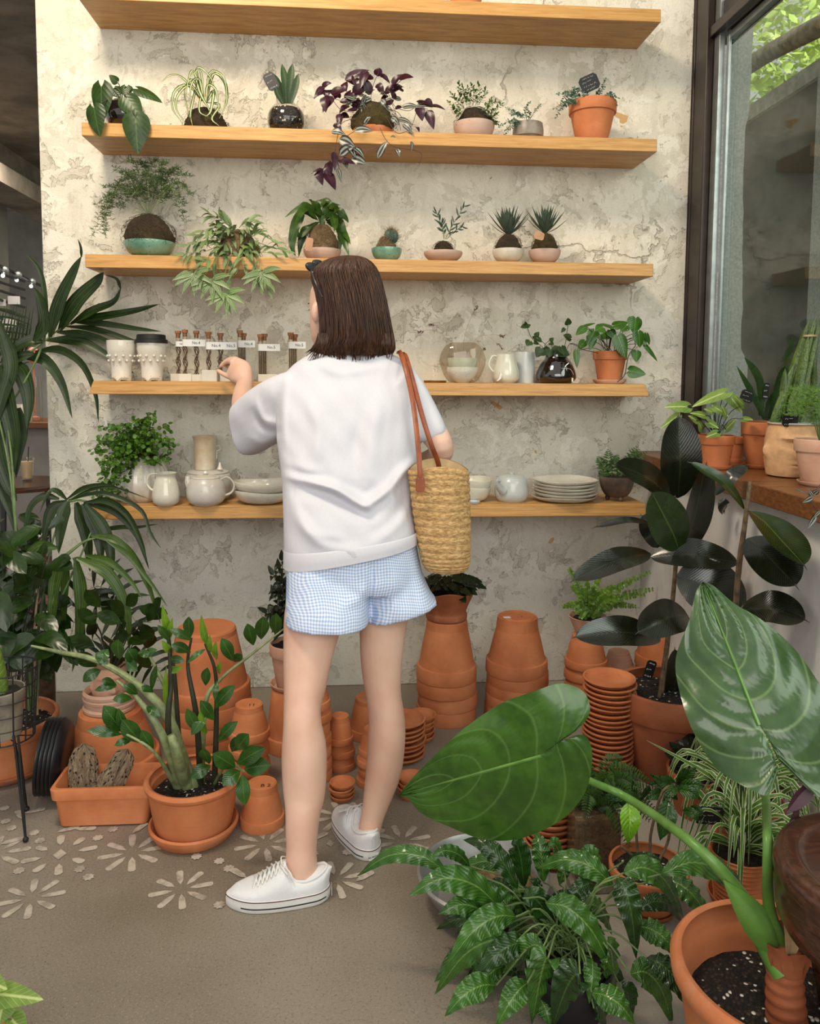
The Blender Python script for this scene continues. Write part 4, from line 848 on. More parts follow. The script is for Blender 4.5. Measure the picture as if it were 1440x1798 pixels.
ml.build('leaves', MAT['L_varieg'], T); ms.build('stems', MAT['stem_pale'], T)
# strap fern kokedama
p = base(566, 3.1, z3); k = S(p); T = thing('strap_fern', 'drooping strap-leaved fern on a cracked fibre ball in a pale pink bowl', 'plant', p)
lathe_obj('bowl', bowlprof(33 * k, 20 * k, flat_=.4), p, 'clay_pink', T); mossball(p + Vector((0, 0, 14 * k)), 28 * k, 52 * k, T, 'coir', seed=7, fibres=90)
ml = MB(); random.seed(35); Z = lambda a, b: (440 + a / 3.79, 60 + b / 3.79)
for pts, w_ in (([(470, 1230), (400, 1150), (330, 1150), (228, 1220)], 50), ([(450, 1240), (350, 1180), (300, 1280), (275, 1400), (300, 1480)], 70), ([(480, 1220), (430, 1140), (385, 1100)], 60), ([(490, 1230), (510, 1140), (600, 1138)], 50), ([(500, 1240), (560, 1170), (620, 1210), (652, 1255)], 60), ([(500, 1240), (580, 1250), (620, 1360), (655, 1480)], 70), ([(510, 1250), (570, 1230), (600, 1330), (585, 1480)], 56), ([(480, 1250), (470, 1200), (490, 1340)], 60), ([(460, 1250), (380, 1300), (340, 1360), (320, 1485)], 66), ([(470, 1240), (440, 1150), (500, 1110), (555, 1130)], 60), ([(490, 1240), (540, 1200), (560, 1260), (560, 1310)], 60), ([(450, 1240), (370, 1160), (310, 1220), (290, 1300)], 56), ([(500, 1230), (530, 1150), (570, 1160), (560, 1190)], 50), ([(500, 1250), (600, 1300), (640, 1350), (665, 1400)], 40), ([(455, 1245), (330, 1340), (290, 1300), (280, 1420)], 36)):
    Yq = U(3.0, 3.12); leaf(ml, [at(*Z(a, b), 3.1 + (Yq - 3.1) * i / 2) for i, (a, b) in enumerate(pts)], w_ / 3.79 * k, 'lance', face=(0, -1, .5), n=14, m=5, wave=.35, wf=2.5, fold=.12)
ml.build('leaves', MAT['L_stag'], T); o, M_ = card(at(543, 429, 3.0), 12 * k, 22 * k, 'tag_tan', T, 'leather_tag', tilt=.15)
# cactus
p = base(679, 3.1, z3); k = S(p); T = thing('small_cactus', 'small round cactus on a fibre ball in a mottled green footed bowl', 'cactus', p)
footed(bowlprof(27 * k, 21 * k, flat_=.4), p, 'glaze_green', T, fh=.007); mossball(p + Vector((0, 0, 18 * k)), 17.5 * k, 30 * k, T, 'coir', seed=8)
cc = at(687, 415, 3.09); m = MB(); R0 = 12 * k
m.ball(cc, R0, 36, 14, (1, 1, 1.1), fn=lambda d: 1 + .07 * math.cos(math.atan2(d.y, d.x) * 14)); m.build('cactus_body', MAT['L_senecio'], T)
m = MB(); random.seed(36)
for i in range(260):
    d = dirv(U(0, 6.28), U(-.6, 1.5)); q = cc + d * R0 * 1.0; m.tube([q, q + (d + dirv(U(0, 6.28), U(-1, 1)) * .5) * R0 * .45], .0004, 3, caps=False)
m.build('spines', MAT['bamboo'], T)
# senecio
p = base(778, 3.1, z3); k = S(p); T = thing('blue_finger_succulent', 'grey-blue finger-leaved succulent in a shallow pink footed dish', 'plant', p)
footed(bowlprof(34 * k, 17 * k, flat_=.3), p, 'clay_pink', T, fh=.006); mossball(p + Vector((0, 0, 16 * k)), 18 * k, 24 * k, T, seed=9, fibres=100)
ml, ms = MB(), MB(); random.seed(37)
def fingers(pts, n, L, r, Y0):
    sp = smoothpts([at(a, b, Y0) for a, b in pts], 16); ms.tube(sp, .0016, 6)
    for i in range(n):
        t = .2 + .8 * i / (n - 1); q = lerpv(sp, t); T_ = (lerpv(sp, min(1, t + .06)) - lerpv(sp, max(0, t - .06))).normalized(); a = i * 2.4
        o_ = T_.orthogonal().normalized(); o_ = Matrix.Rotation(a, 3, T_) @ o_; d = (T_ * .8 + o_).normalized(); ml.tube([q, q + d * L * .5, q + d * L * .95 + Vector((0, 0, L * .12))], lambda s_: r * (math.sin(3.14 * min(.98, s_ * .9 + .1)) ** .6 + .05), 6, n=6)
fingers([(780, 420), (775, 395), (766, 372)], 13, .028, .0028, 3.09); fingers([(782, 420), (795, 395), (815, 362)], 14, .03, .0028, 3.07); fingers([(780, 418), (778, 400), (776, 392)], 8, .025, .0028, 3.05); fingers([(784, 420), (800, 405), (812, 398)], 8, .026, .0028, 3.1)
ml.build('leaves', MAT['L_senecio'], T); ms.build('stems', MAT['stem_pale'], T)
# two haworthias
def haworthia(px, bmat, lab, sd, tagpos=None, hb=25, mb_=27):
    p = base(px, 3.1, z3); k = S(p); T = thing('spiky_haworthia', lab, 'plant', p, 'spiky moss ball succulents')
    footed(bowlprof(28 * k, 22 * k, flat_=.35), p, bmat, T, fh=.008, fr=.35); mossball(p + Vector((0, 0, 22 * k)), 22 * k, (mb_ + 5) * k, T, 'moss' if sd == 1 else 'moss_green', seed=sd + 10, fibres=90)
    ml = MB(); random.seed(sd + 40); c_ = p + Vector((0, 0, (hb + mb_ - 2) * k))
    for i in range(44):
        a = i * 2.4; el = 1.5 - 1.0 * (i / 44) ** 1.1 + U(-.12, .12); L = (40 + 8 * (i / 44)) * k * U(.85, 1.1); d = dirv(a, el); leaf(ml, [c_, c_ + d * L * .5, c_ + d * L + Vector((0, 0, L * .18))], 7 * k, 'lance', face=(-math.cos(a), -math.sin(a), 1.0), fold=.5, n=7, m=4)
    ml.build('leaves', MAT['L_haw'], T)
    if tagpos: card(at(tagpos[0], tagpos[1], 3.01), 17 * k, 13 * k, 'tag_tan', T, 'leather_tag', tilt=.25)
    return T
haworthia(892, 'clay_white', 'left of two spiky dark succulents, in the cream footed bowl', 1)
haworthia(956, 'clay_pink', 'right of two spiky dark succulents, in the pink bowl with a tan tag', 2, (947, 414), 26, 30)
# ================= shelf 4 =================
def cup(px, Y, r1, r0, h, lab, lid):
    p = base(px, Y, z4); k = S(p); T = thing('studded_cup', lab, 'cup', p, 'studded white cups')
    pr = vessel([(r0 * k * .96, 5 * k), (r0 * k, 8 * k), (r0 * k * 1.05, h * k * .4), (r1 * k * .97, h * k * .75), (r1 * k, h * k)], .004)
    m = MB().lathe(pr, p, 48, fn=lambda q, a, r, z: (q.x, q.y, q.z if z > 9 * k else q.z - (5.5 * k) * max(0, math.cos(a * 4 + .8)) ** 2))
    m.build('body', MAT['glaze_white'], T)
    s = MB(); rr = r1 * k
    for row, zz in enumerate((h * .62, h * .5)):
        for i in range(11): a = (i + .5 * row) * 2 * math.pi / 11; q = rr * (.88 if row else .92); s.ball(p + Vector((q * math.cos(a), q * math.sin(a), zz * k)), 2.5 * k, 8, 6)
    s.build('studs', MAT['glaze_white'], T)
    if lid: lathe_obj('lid', [(0, h * k + 9 * k), (r1 * k * .85, h * k + 9 * k), (r1 * k * .9, h * k + 11 * k), (r1 * k * .97, h * k + 10 * k), (r1 * k * 1.0, h * k + 3 * k), (r1 * k * 1.1, h * k + 2 * k), (r1 * k * 1.12, h * k - 4 * k), (r1 * k * 1.0, h * k - 4 * k), (0, h * k - 4 * k)], p, 'blackmat', T)
cup(214, 3.1, 24.5, 17, 70, 'studded white cup without a lid, on the left of the fourth shelf', 0); cup(267, 3.1, 25, 18, 70, 'studded white cup with a black lid', 1)
# corked tubes standing in blocks
def block(px0, px1, h, Y, lab, dpx=26, hexa=False):
    p = base((px0 + px1) / 2, Y, z4); k = S(p); w_ = (px1 - px0) / 2 * k; d = dpx / 2 * k
    poly = [(-w_, -d), (w_, -d), (w_, d), (-w_, d)] if not hexa else [(-w_, -d * .1), (-w_ * .1, -d), (w_, -d * .8), (w_, d), (-w_ * .5, d)]
    m = MB().prism([(p.x + a, p.y + b) for a, b in poly], p.z, p.z + h * k); o = m.build('tube_holder', MAT['white_block'], bevel=.001); own_origin(o, p); tag(o, lab, 'holder', 'white blocks holding corked tubes')
    return p, k
def vial(px, ytop, Y, lab, zb=None, flag=None, straight=False, seed=0, holder_h=10):
    zb = zb if zb is not None else z4 + holder_h * .0022 * .45; p = base(px, Y, zb); k = S(p); H_ = at(px, ytop, Y).z - zb; R0 = 4.2 * k
    T = thing('corked_vial', lab, 'vial', p, 'corked glass vials of reeds')
    lathe_obj('glass', [(0, 0), (R0 * .7, .001), (R0, R0), (R0, H_ - 6 * k), (R0 * 1.15, H_ - 5 * k), (R0 * .95, H_ - 5 * k), (R0 * .88, R0), (0, .002)], p, 'thin_glass', T, 16)
    lathe_obj('cork', [(0, H_ - 12 * k), (R0 * .85, H_ - 12 * k), (R0 * .95, H_ - 5 * k), (R0 * 1.25, H_ - 5 * k), (R0 * 1.3, H_), (0, H_)], p, 'cork', T, 14)
    m = MB(); random.seed(seed)
    for i in range(4):
        a = i * 1.6; z = .004; pts = []
        while z < H_ - 18 * k: pts.append(p + Vector((R0 * .5 * math.cos(a) + (0 if straight else R0 * .45 * math.sin(z * 130 + i)), R0 * .5 * math.sin(a), z))); z += .006
        m.tube(pts, R0 * .2, 5)
    m.build('reeds', MAT['stick'], T)
    if flag:
        x1, y1, hh, s_ = flag; A = at(px, y1, Y - .0065); B = at(x1, y1 + 1, Y - .0065); kk = hh * k / 2
        g = MB(); g.lathe([(R0 * 1.1, -kk), (R0 * 1.14, -kk), (R0 * 1.14, kk), (R0 * 1.1, kk), (R0 * 1.1, -kk)], Vector((p.x, p.y, A.z)), 16); g.box((p.x, p.y - R0 * 1.2, A.z - kk), (B.x, p.y - R0 * 1.05, A.z + kk)); lb = g.build('paper_label', MAT['paper'], T)
        text(s_, kk * 1.15, MAT['ink'], T, frame(((p.x + R0 + B.x) / 2, p.y - R0 * 1.25, A.z), (1, 0, 0), (0, -1, 0)), name='label_text')
    return T
bk = 8.5
block(300, 338, 13, 3.10, 'leftmost white block, holding two corked vials', hexa=True)
block(338, 360, 12, 3.11, 'low white block between the leftmost block and the square one')
block(357, 383, 20, 3.06, 'tall square white block beside the fingertips')
block(388, 412, 12, 3.10, 'white block behind the reaching hand')
block(414, 436, 12, 3.11, 'white block behind the wrist')
block(455, 488, 13, 3.10, 'white block just right of the forearm')
block(502, 530, 13, 3.11, 'rightmost white block, half hidden by the shoulder')
zz = z4 + .006
vial(314, 581, 3.10, 'corked vial furthest to the left', zz, (322, 604, 9, 'No'), seed=1); vial(326, 579, 3.09, 'second corked vial from the left', zz, (361, 602, 12, 'No.4'), seed=2)
vial(346, 581, 3.11, 'third corked vial from the left', zz, (366, 602, 12, 'No.4'), seed=3); vial(367, 583, 3.07, 'corked vial in the tall square block', zz, (416, 607, 13, 'No.4     No.5'), seed=4)
vial(388, 585, 3.09, 'corked vial just above the fingertips', zz, (416, 607, 12, 'No.4'), seed=5); vial(422, 580, 3.10, 'left one of the pair of vials above the wrist', zz, (448, 604, 12, 'No.4'), True, 6); vial(428.5, 585, 3.12, 'right one of the pair of vials above the wrist', zz, None, True, 7)
vial(458, 587, 3.10, 'left one of the pair of vials right of the forearm', zz, (492, 610, 12, 'No.5'), True, 8); vial(465, 586, 3.12, 'right one of the pair of vials right of the forearm', zz, None, True, 9)
vial(511, 584, 3.10, 'left one of the pair of vials by the face', zz, (537, 606, 12, 'No.5'), True, 10); vial(518, 587, 3.12, 'right one of the pair of vials by the face', zz, None, True, 11)
# right half
p = base(764, 3.07, z4); k = S(p); o = lathe_obj('round_coaster', [(0, 0), (19 * k, 0), (20 * k, 2 * k), (20 * k, 4 * k), (0, 4 * k)], p, 'ledge_wood'); own_origin(o, p); tag(o, 'small brown wooden coaster beside the round smoky vase', 'coaster')
p = base(812, 3.17, z4); k = S(p); T = thing('round_glass_vase', 'flat round smoky glass vase holding dried grasses', 'vase', p)
m = MB().lathe(vessel([(12 * k, 0), (28 * k, 5 * k), (41 * k, 36 * k), (34 * k, 60 * k), (22 * k, 69 * k), (20 * k, 70 * k)], .0012), p, 44, fn=lambda q, a, r, z: (q.x, q.y * .42, q.z)); m.build('vase', MAT['rose_glass'], T)
ms, ml = MB(), MB(); Y = 3.17; random.seed(50)
for pts in ([(805, 660), (788, 600), (760, 580), (735, 583)], [(815, 660), (815, 598), (826, 560), (838, 538)], [(820, 660), (838, 598), (862, 588), (885, 590)], [(820, 660), (835, 598), (855, 590), (883, 612)], [(818, 660), (832, 598), (845, 608), (850, 612)], [(808, 660), (795, 600), (775, 575), (755, 570)]):
    sp = smoothpts([at(a, b, Y) for a, b in pts], 20); ms.tube(sp, .0009, 4)
    for i in range(16): t = .86 + .14 * i / 16; q = lerpv(sp, t); T_ = (sp[-1] - sp[-3]).normalized(); leaf(ml, [q, q + (T_ * 1.2 + dirv(U(0, 6.3), U(-1, 1))).normalized() * .011], .0028, 'lance', n=3, m=3)
ms.build('dry_stems', MAT['bamboo'], T); ml.build('seed_heads', MAT['stick'], T)
p = base(812, 3.07, z4); k = S(p); o = lathe_obj('small_bowl', vessel([(11 * k, 0), (20 * k, 8 * k), (26 * k, 18 * k), (28 * k, 27 * k)], .003), p, 'glaze_white'); own_origin(o, p); tag(o, 'white bowl under the green one, in front of the smoky vase', 'bowl')
p2 = p + Vector((0, 0, 17 * k)); o = lathe_obj('small_bowl', vessel([(13 * k, 0), (21 * k, 6 * k), (25 * k, 16 * k), (26.5 * k, 26 * k)], .003), p2, 'glaze_ring'); own_origin(o, p2); tag(o, 'pale green bowl nested in the white bowl before the smoky vase', 'bowl')
def handle(m, pts, r=.004, Y=3.1): m.tube([at(a, b, Y) for a, b in pts], r, 10, n=18, sq=.8)
p = base(888, 3.08, z4); k = S(p); T = thing('glazed_jug', 'small iridescent green-cream jug with a handle and hanging charm, fourth shelf', 'jug', p)
lathe_obj('body', vessel([(16 * k, 0), (22 * k, 7 * k), (22.5 * k, 20 * k), (18 * k, 38 * k), (17.5 * k, 50 * k)], .003), p, 'glaze_cream', T); m = MB(); handle(m, [(878, 629), (866, 625), (859, 640), (866, 652), (873, 653)], .0045, 3.08); m.build('handle', MAT['glaze_cream'], T)
m = MB(); c_ = at(878, 662, 3.035); m.rings([(c_ + Vector((-.017, 0, -.016)), (.004, 0, 0), (0, .004, 0)), (c_ + Vector((-.008, 0, -.014)), (.009, 0, .003), (0, .007, 0)), (c_ + Vector((.002, 0, -.006)), (.009, 0, .002), (0, .007, 0)), (c_ + Vector((.004, 0, .008)), (.006, 0, 0), (0, .005, 0)), (c_ + Vector((.001, 0, .02)), (.003, 0, 0), (0, .003, 0))], 12); m.build('ceramic_charm', MAT['glaze_white'], T)
p = base(921, 3.14, z4); k = S(p); T = tag(lathe_obj('ceramic_tumbler', vessel([(17 * k, 0), (17.5 * k, 24 * k), (17 * k, 54 * k)], .0025), p, 'glaze_blue'), 'straight pale blue-grey glazed tumbler behind the jug', 'tumbler'); own_origin(T, p)
p = base(976, 3.11, z4); k = S(p); T = thing('dark_glass_vase', 'dark glossy bulbous vase with round-leaved sprigs', 'plant', p)
lathe_obj('vase', vessel([(26 * k, 0), (34 * k, 7 * k), (35 * k, 16 * k), (28 * k, 34 * k), (20 * k, 44 * k), (19 * k, 50 * k)], .002), p, 'dark_glass', T)
ml, ms = MB(), MB(); random.seed(51); Z = lambda a, b: (720 + a / 3.13, 530 + b / 3.13)
for a, b, w_ in (((640, 130), (608, 140), 26), ((640, 130), (632, 108), 22), ((645, 135), (663, 125), 20), ((660, 215), (640, 240), 38), ((680, 205), (695, 190), 26), ((700, 220), (680, 230), 26), ((700, 200), (725, 220), 26), ((690, 190), (710, 165), 26), ((720, 255), (695, 305), 46), ((770, 265), (725, 280), 50), ((770, 260), (765, 305), 46), ((770, 215), (790, 198), 22), ((820, 255), (780, 300), 50), ((870, 125), (870, 88), 36), ((850, 145), (832, 168), 18), ((885, 200), (845, 180), 40), ((860, 200), (880, 180), 30), ((830, 245), (850, 290), 46), ((770, 225), (790, 235), 26), ((820, 270), (880, 290), 50), ((740, 270), (700, 290), 40)):
    Yq = 3.1 - U(0, .05); heart(ml, at(*Z(*a), Yq), at(*Z(*b), Yq - .01), w_ / 3.13 * k * 1.25, face=(U(-.3, .3), -1, .5), lobe=.12, n=7, m=3)
for pts in ([(770, 310), (730, 250), (670, 200), (640, 130)], [(800, 310), (850, 240), (865, 150), (870, 120)], [(790, 310), (740, 230), (690, 200)], [(780, 300), (780, 250), (770, 215)], [(850, 290), (880, 230), (930, 240)], [(770, 280), (740, 240), (770, 210)]): ms.tube([at(*Z(a, b), 3.09) for a, b in pts], .0012, 5, n=14)
ml.build('leaves', MAT['L_philo'], T); ms.build('stems', MAT['stem_dark'], T)
m = MB(); m.tube([at(*Z(*q), 3.04) for q in ((830, 300), (815, 230), (850, 205), (885, 240), (880, 320), (850, 360))], .0022, 8, n=24); m.build('glass_handle', MAT['thin_glass'], T)
m = MB(); m.tube([at(*Z(*q), 3.035) for q in ((830, 365), (880, 370), (900, 400))], .0005, 4, n=10); c_ = at(*Z(893, 428), 3.035); m.box((c_.x - .003, c_.y, c_.z - .008), (c_.x + .003, c_.y + .001, c_.z + .007)); m.build('string_tag', MAT['paper'], T)
# pothos pot
p = base(1070, 3.11, z4); k = S(p); T = thing('potted_pothos', 'broad-leaved pothos in a terracotta pot on the right end of the fourth shelf', 'plant', p)
lathe_obj('saucer', saucerprof(29 * k, 7 * k), p, 'terra_pale', T); pp = p + Vector((0, 0, 3 * k)); lathe_obj('pot', potprof(29 * k, 20 * k, 53 * k, rim=.28), pp, 'terra_pale' if 0 else 'terra', T); soil(pp + Vector((0, 0, 47 * k)), 25 * k, T)
ml, ms = MB(), MB(); hub = pp + Vector((0, 0, 47 * k)); random.seed(52)
for a, b, w_, fc in (((960, 140), (912, 180), 44, (-.2, -1, .6)), ((960, 130), (1020, 112), 30, (0, -.6, 1)), ((1060, 140), (1020, 155), 60, (0, -1, .7)), ((1110, 135), (1040, 115), 50, (0, -.6, 1)), ((1015, 160), (975, 235), 60, (-.3, -1, .2)), ((1060, 175), (1100, 200), 60, (.2, -1, .4)), ((1120, 130), (1200, 108), 62, (0, -.8, .8)), ((1240, 90), (1235, 175), 84, (.2, -1, .1)), ((1255, 165), (1270, 250), 70, (.3, -1, .1)), ((1145, 190), (1190, 310), 76, (0, -1, .1)), ((1300, 175), (1320, 235), 44, (.6, -1, .1)), ((1290, 235), (1370, 325), 32, (.2, -.9, .5)), ((1245, 270), (1245, 330), 56, (.1, -1, .1)), ((1205, 380), (1300, 395), 66, (0, -1, .3)), ((1140, 350), (1150, 415), 40, (-.3, -1, .1)), ((960, 215), (925, 260), 44, (-.4, -1, .1)), ((915, 270), (918, 362), 34, (-.3, -1, 0)), ((1100, 155), (1130, 205), 50, (0, -1, .3)), ((1010, 190), (990, 265), 44, (0, -1, 0)), ((1190, 130), (1160, 160), 50, (0, -1, .6)), ((1260, 195), (1300, 235), 60, (0, -1, .2))):
    Yq = 3.08 - U(0, .09); A, B = at(*Z(*a), Yq), at(*Z(*b), Yq - .015); heart(ml, A, B, w_ / 3.13 * k * 1.1, face=fc, lobe=.14, n=10, m=4, cup=.25); 
    if a[1] < 300: ms.tube([hub + Vector((U(-.02, .02), U(-.02, 0), 0)), (hub + A) / 2 + Vector((0, 0, .02)), A], .0013, 5, n=8)
ms.tube([at(*Z(*q), 3.0) for q in ((1240, 240), (1200, 300), (1180, 400), (1140, 440))], .0018, 6, n=12); ms.tube([hub, at(*Z(1220, 210), 3.04), at(*Z(1240, 240), 3.0)], .0016, 6, n=10); ms.tube([at(*Z(1180, 400), 3.0), at(*Z(1205, 380), 3.0)], .0012, 5)
ms.tube([hub, at(*Z(960, 265), 3.05), at(*Z(915, 240), 3.04), at(*Z(880, 230), 3.05)], .0013, 6, n=10)
ml.build('leaves', MAT['L_pothos'], T); ms.build('stems', MAT['stem_dark'], T)
# ================= shelf 5 =================
p = base(253, 3.155, z5); k = S(p); T = thing('ribbed_vase_with_creeper', 'ribbed white round vase overflowing with small round-leaved creeper', 'plant', p)
lathe_obj('vase', vessel([(26 * k, 0), (39 * k, 12 * k), (44.5 * k, 32 * k), (38 * k, 56 * k), (27 * k, 72 * k), (22 * k, 77 * k)], .005), p, 'glaze_white', T, 96, fn=lambda q, a, r, z: (q.x * (1 + .028 * math.cos(a * 22)), q.y * (1 + .028 * math.cos(a * 22)), q.z))
mossball(p + Vector((0, 0, 66 * k)), 22 * k, 40 * k, T, 'moss', 'root_tangle', seed=14, fibres=120)
ml, ms = MB(), MB(); random.seed(60)
outline = [(235, 735), (270, 725), (262, 760), (215, 765), (190, 790), (165, 795), (175, 830), (205, 800), (240, 800), (270, 790), (285, 800), (300, 790), (310, 780), (195, 850), (180, 870), (170, 885), (185, 890), (215, 840), (230, 830), (245, 780), (225, 750), (200, 780), (235, 850), (190, 820), (255, 742), (272, 735), (205, 880), (240, 770), (212, 860), (225, 790), (185, 805), (178, 750), (160, 790), (280, 815), (290, 780), (165, 870)]
for (tx, ty) in outline:
    Yq = U(2.98, 3.14); A = p + Vector((U(-.03, .01), U(-.02, .01), 92 * k)); B = at(tx, ty, Yq); Mi = (A + B) / 2 + Vector((U(-.02, .02), -.03, .035)); sprig(ml, ms, [A, Mi, B], 26, .019, .018, 'oval', 'alt', sr=.0008, up=.2, spread=1, droop=.2, fold=.05, nn=5, mm=3)
for i in range(520):
    tx, ty = U(172, 300), U(745, 885)
    if tx > 225 and ty > 815: continue
    if tx + ty < 935 : continue
    c_ = at(tx, ty, U(3.0, 3.12)); d = dirv(U(0, 6.28), U(-.5, .6)); leaf(ml, [c_, c_ + d * .018], .0175, 'oval', face=(U(-.5, .5), -1, U(0, 1)), n=5, m=3)
ml.build('leaves', MAT['L_peper'], T); ms.build('stems', MAT['stem_dark'], T)
p = base(292, 3.035, z5); k = S(p); T = thing('cream_pitcher', 'shiny cream pitcher with a round handle in front of the ribbed vase', 'pitcher', p)
lathe_obj('body', vessel([(16 * k, 0), (22 * k, 6 * k), (24 * k, 18 * k), (20 * k, 38 * k), (16.5 * k, 50 * k), (19 * k, 57 * k)], .003), p, 'glaze_cream', T); m = MB(); handle(m, [(276, 832), (263, 834), (258, 848), (264, 858), (272, 862)], .0045, 3.02); m.build('handle', MAT['glaze_cream'], T)
p = base(362, 3.04, z5); k = S(p); T = thing('speckled_teapot', 'speckled white round teapot with a looped handle on the lowest shelf', 'teapot', p)
lathe_obj('body', vessel([(22 * k, 0), (31 * k, 8 * k), (34 * k, 22 * k), (31 * k, 38 * k), (24 * k, 48 * k)], .004), p, 'glaze_mauve', T); lathe_obj('lid', [(0, 56 * k), (4 * k, 55 * k), (6 * k, 52 * k), (3 * k, 49 * k), (14 * k, 48 * k), (24 * k, 46 * k), (25 * k, 44 * k), (0, 44 * k)], p + Vector((0, 0, 4 * k)), 'glaze_white', T)
m = MB(); handle(m, [(388, 842), (400, 838), (411, 850), (407, 864), (391, 871)], .0045, 3.04); m.build('handle', MAT['glaze_mauve'], T); m = MB(); m.tube([at(342, 868, 3.035), at(331, 850, 3.03), at(330, 836, 3.03)], [9 * k, 6 * k, 4.5 * k], 12, n=10); m.build('spout', MAT['glaze_mauve'], T)
p = base(366, 3.16, z5); k = S(p); T = thing('squat_lidded_jar', 'squat grey-white lidded jar half hidden behind the speckled teapot', 'jar', p)
lathe_obj('body', vessel([(30 * k, 0), (38 * k, 8 * k), (40 * k, 24 * k), (38 * k, 44 * k), (34 * k, 48 * k)], .004), p, 'glaze_mauve', T); lathe_obj('lid', [(0, 54 * k), (30 * k, 53 * k), (36 * k, 50 * k), (36 * k, 48 * k), (0, 48 * k)], p, 'glaze_mauve', T)
p3 = p + Vector((-5 * k, 0, 54 * k)); T = thing('tall_cylinder_jug', 'tall tan and cream jug with a small ear handle on the squat jar', 'jug', p3)
lathe_obj('body', vessel([(18 * k, 0), (18.5 * k, 20 * k), (19 * k, 48 * k), (21.5 * k, 58 * k)], .003), p3, 'glaze_tan', T); m = MB(); handle(m, [(379, 783), (385, 783), (386, 789), (380, 792)], .0022, 3.16); m.build('ear_handle', MAT['glaze_tan'], T)
m = MB(); m.tube([at(381, 792, 3.14), at(380, 806, 3.12)], .0008, 5); c_ = at(386, 818, 3.12); m.lathe([(0, .014), (.003, .014), (.006, -.002), (.012, -.012), (0, -.012)], c_, 10); m.build('tassel', MAT['glaze_white'], T)
def stackbowl(px, Y, z, R, h, lab, mat, nm='wide_bowl', grp=None, wob=.02, sd=0):
    p = base(px, Y, z); k = S(p); o = lathe_obj(nm, bowlprof(R * k, h * k, .0035, flat_=.5), p, mat, None, 56, fn=lambda q, a, r, zz: (q.x, q.y, q.z + wob * zz * math.sin(2 * a + sd))); own_origin(o, p); tag(o, lab, 'bowl', grp); return p, k
p, k = stackbowl(462, 3.09, z5, 50, 22, 'lower of two wide white bowls left of the woman', 'glaze_white', grp='wide white bowls', wob=.08); stackbowl(462, 3.09, z5 + 14 * k, 51, 23, 'upper of two wide white bowls left of the woman', 'glaze_white', grp='wide white bowls', wob=.1, sd=1)
p, k = stackbowl(828, 3.11, z5, 34, 25, 'lower of two cream bowls behind the straw bag', 'glaze_cream', grp='cream bowls', wob=.05); stackbowl(828, 3.11, z5 + 12 * k, 35, 26, 'upper of two cream bowls behind the straw bag', 'glaze_cream', grp='cream bowls', wob=.06)
p = base(832, 3.025, z5); k = S(p); o = lathe_obj('tiny_dish', saucerprof(11 * k, 5 * k), p, 'glaze_blue'); own_origin(o, p); tag(o, 'tiny pale dish at the shelf edge beside the straw bag', 'dish')
p = base(898, 3.09, z5); k = S(p); T = thing('blue_grey_teapot', 'pale blue-grey handleless teapot beside the plates', 'teapot', p)
lathe_obj('body', vessel([(23 * k, 0), (28 * k, 6 * k), (30 * k, 16 * k), (27 * k, 34 * k), (21 * k, 44 * k)], .004), p, 'glaze_blue', T); lathe_obj('lid', [(0, 51 * k), (5 * k, 51 * k), (5 * k, 48 * k), (4 * k, 46.5 * k), (16 * k, 46 * k), (22 * k, 43 * k), (0, 42 * k)], p, 'glaze_blue', T)
m = MB(); m.tube([at(884, 862, 3.04), at(877, 855, 3.03), at(874, 846, 3.02), at(877, 842, 3.015)], [8 * k, 6 * k, 4 * k, 4.6 * k], 12, n=10); m.build('spout', MAT['glaze_blue'], T)
random.seed(61); p = base(992, 3.10, z5); k = S(p); pw = ('topmost', 'second', 'third', 'fourth', 'fifth', 'lowest')
for i in range(6):
    zz = z5 + (5 - i) * 5.6 * k; q = Vector((p.x + U(-.004, .004) + (-.006 if i == 5 else 0), p.y, zz)); R0 = (57 if i < 5 else 57) * k
    a0, a1 = U(0, 6), U(0, 6); o = lathe_obj('dinner_plate', [(0, 0), (R0 * .5, 0), (R0 * .8, 2 * k), (R0 * .985, 8 * k), (R0, 9.5 * k), (R0 * .97, 9.8 * k), (R0 * .78, 4.4 * k), (R0 * .5, 2.6 * k), (0, 2.5 * k)], q, 'glaze_white', None, 64, fn=lambda v, a, r, z: (v.x * (1 + .012 * math.sin(3 * a + a0)), v.y * (1 + .012 * math.sin(3 * a + a0)), v.z + .0016 * (r / R0) ** 3 * math.sin(3 * a + a1)))
    own_origin(o, q); tag(o, '%s wavy-edged white plate of the stack of six' % pw[i] + (' counted from the top' if 0 < i < 5 else ''), 'plate', 'stack of white plates')
p = base(1082, 3.09, z5); k = S(p); T = thing('fern_in_footed_bowl', 'small ferny plant in a brown footed stoneware bowl, right end of the lowest shelf', 'plant', p)
footed(bowlprof(30 * k, 36 * k, .004, flat_=.4), p, 'stone_brown', T, fh=.014); soil(p + Vector((0, 0, 40 * k)), 26 * k, T, hump=.01)
ml, ms = MB(), MB(); random.seed(62)
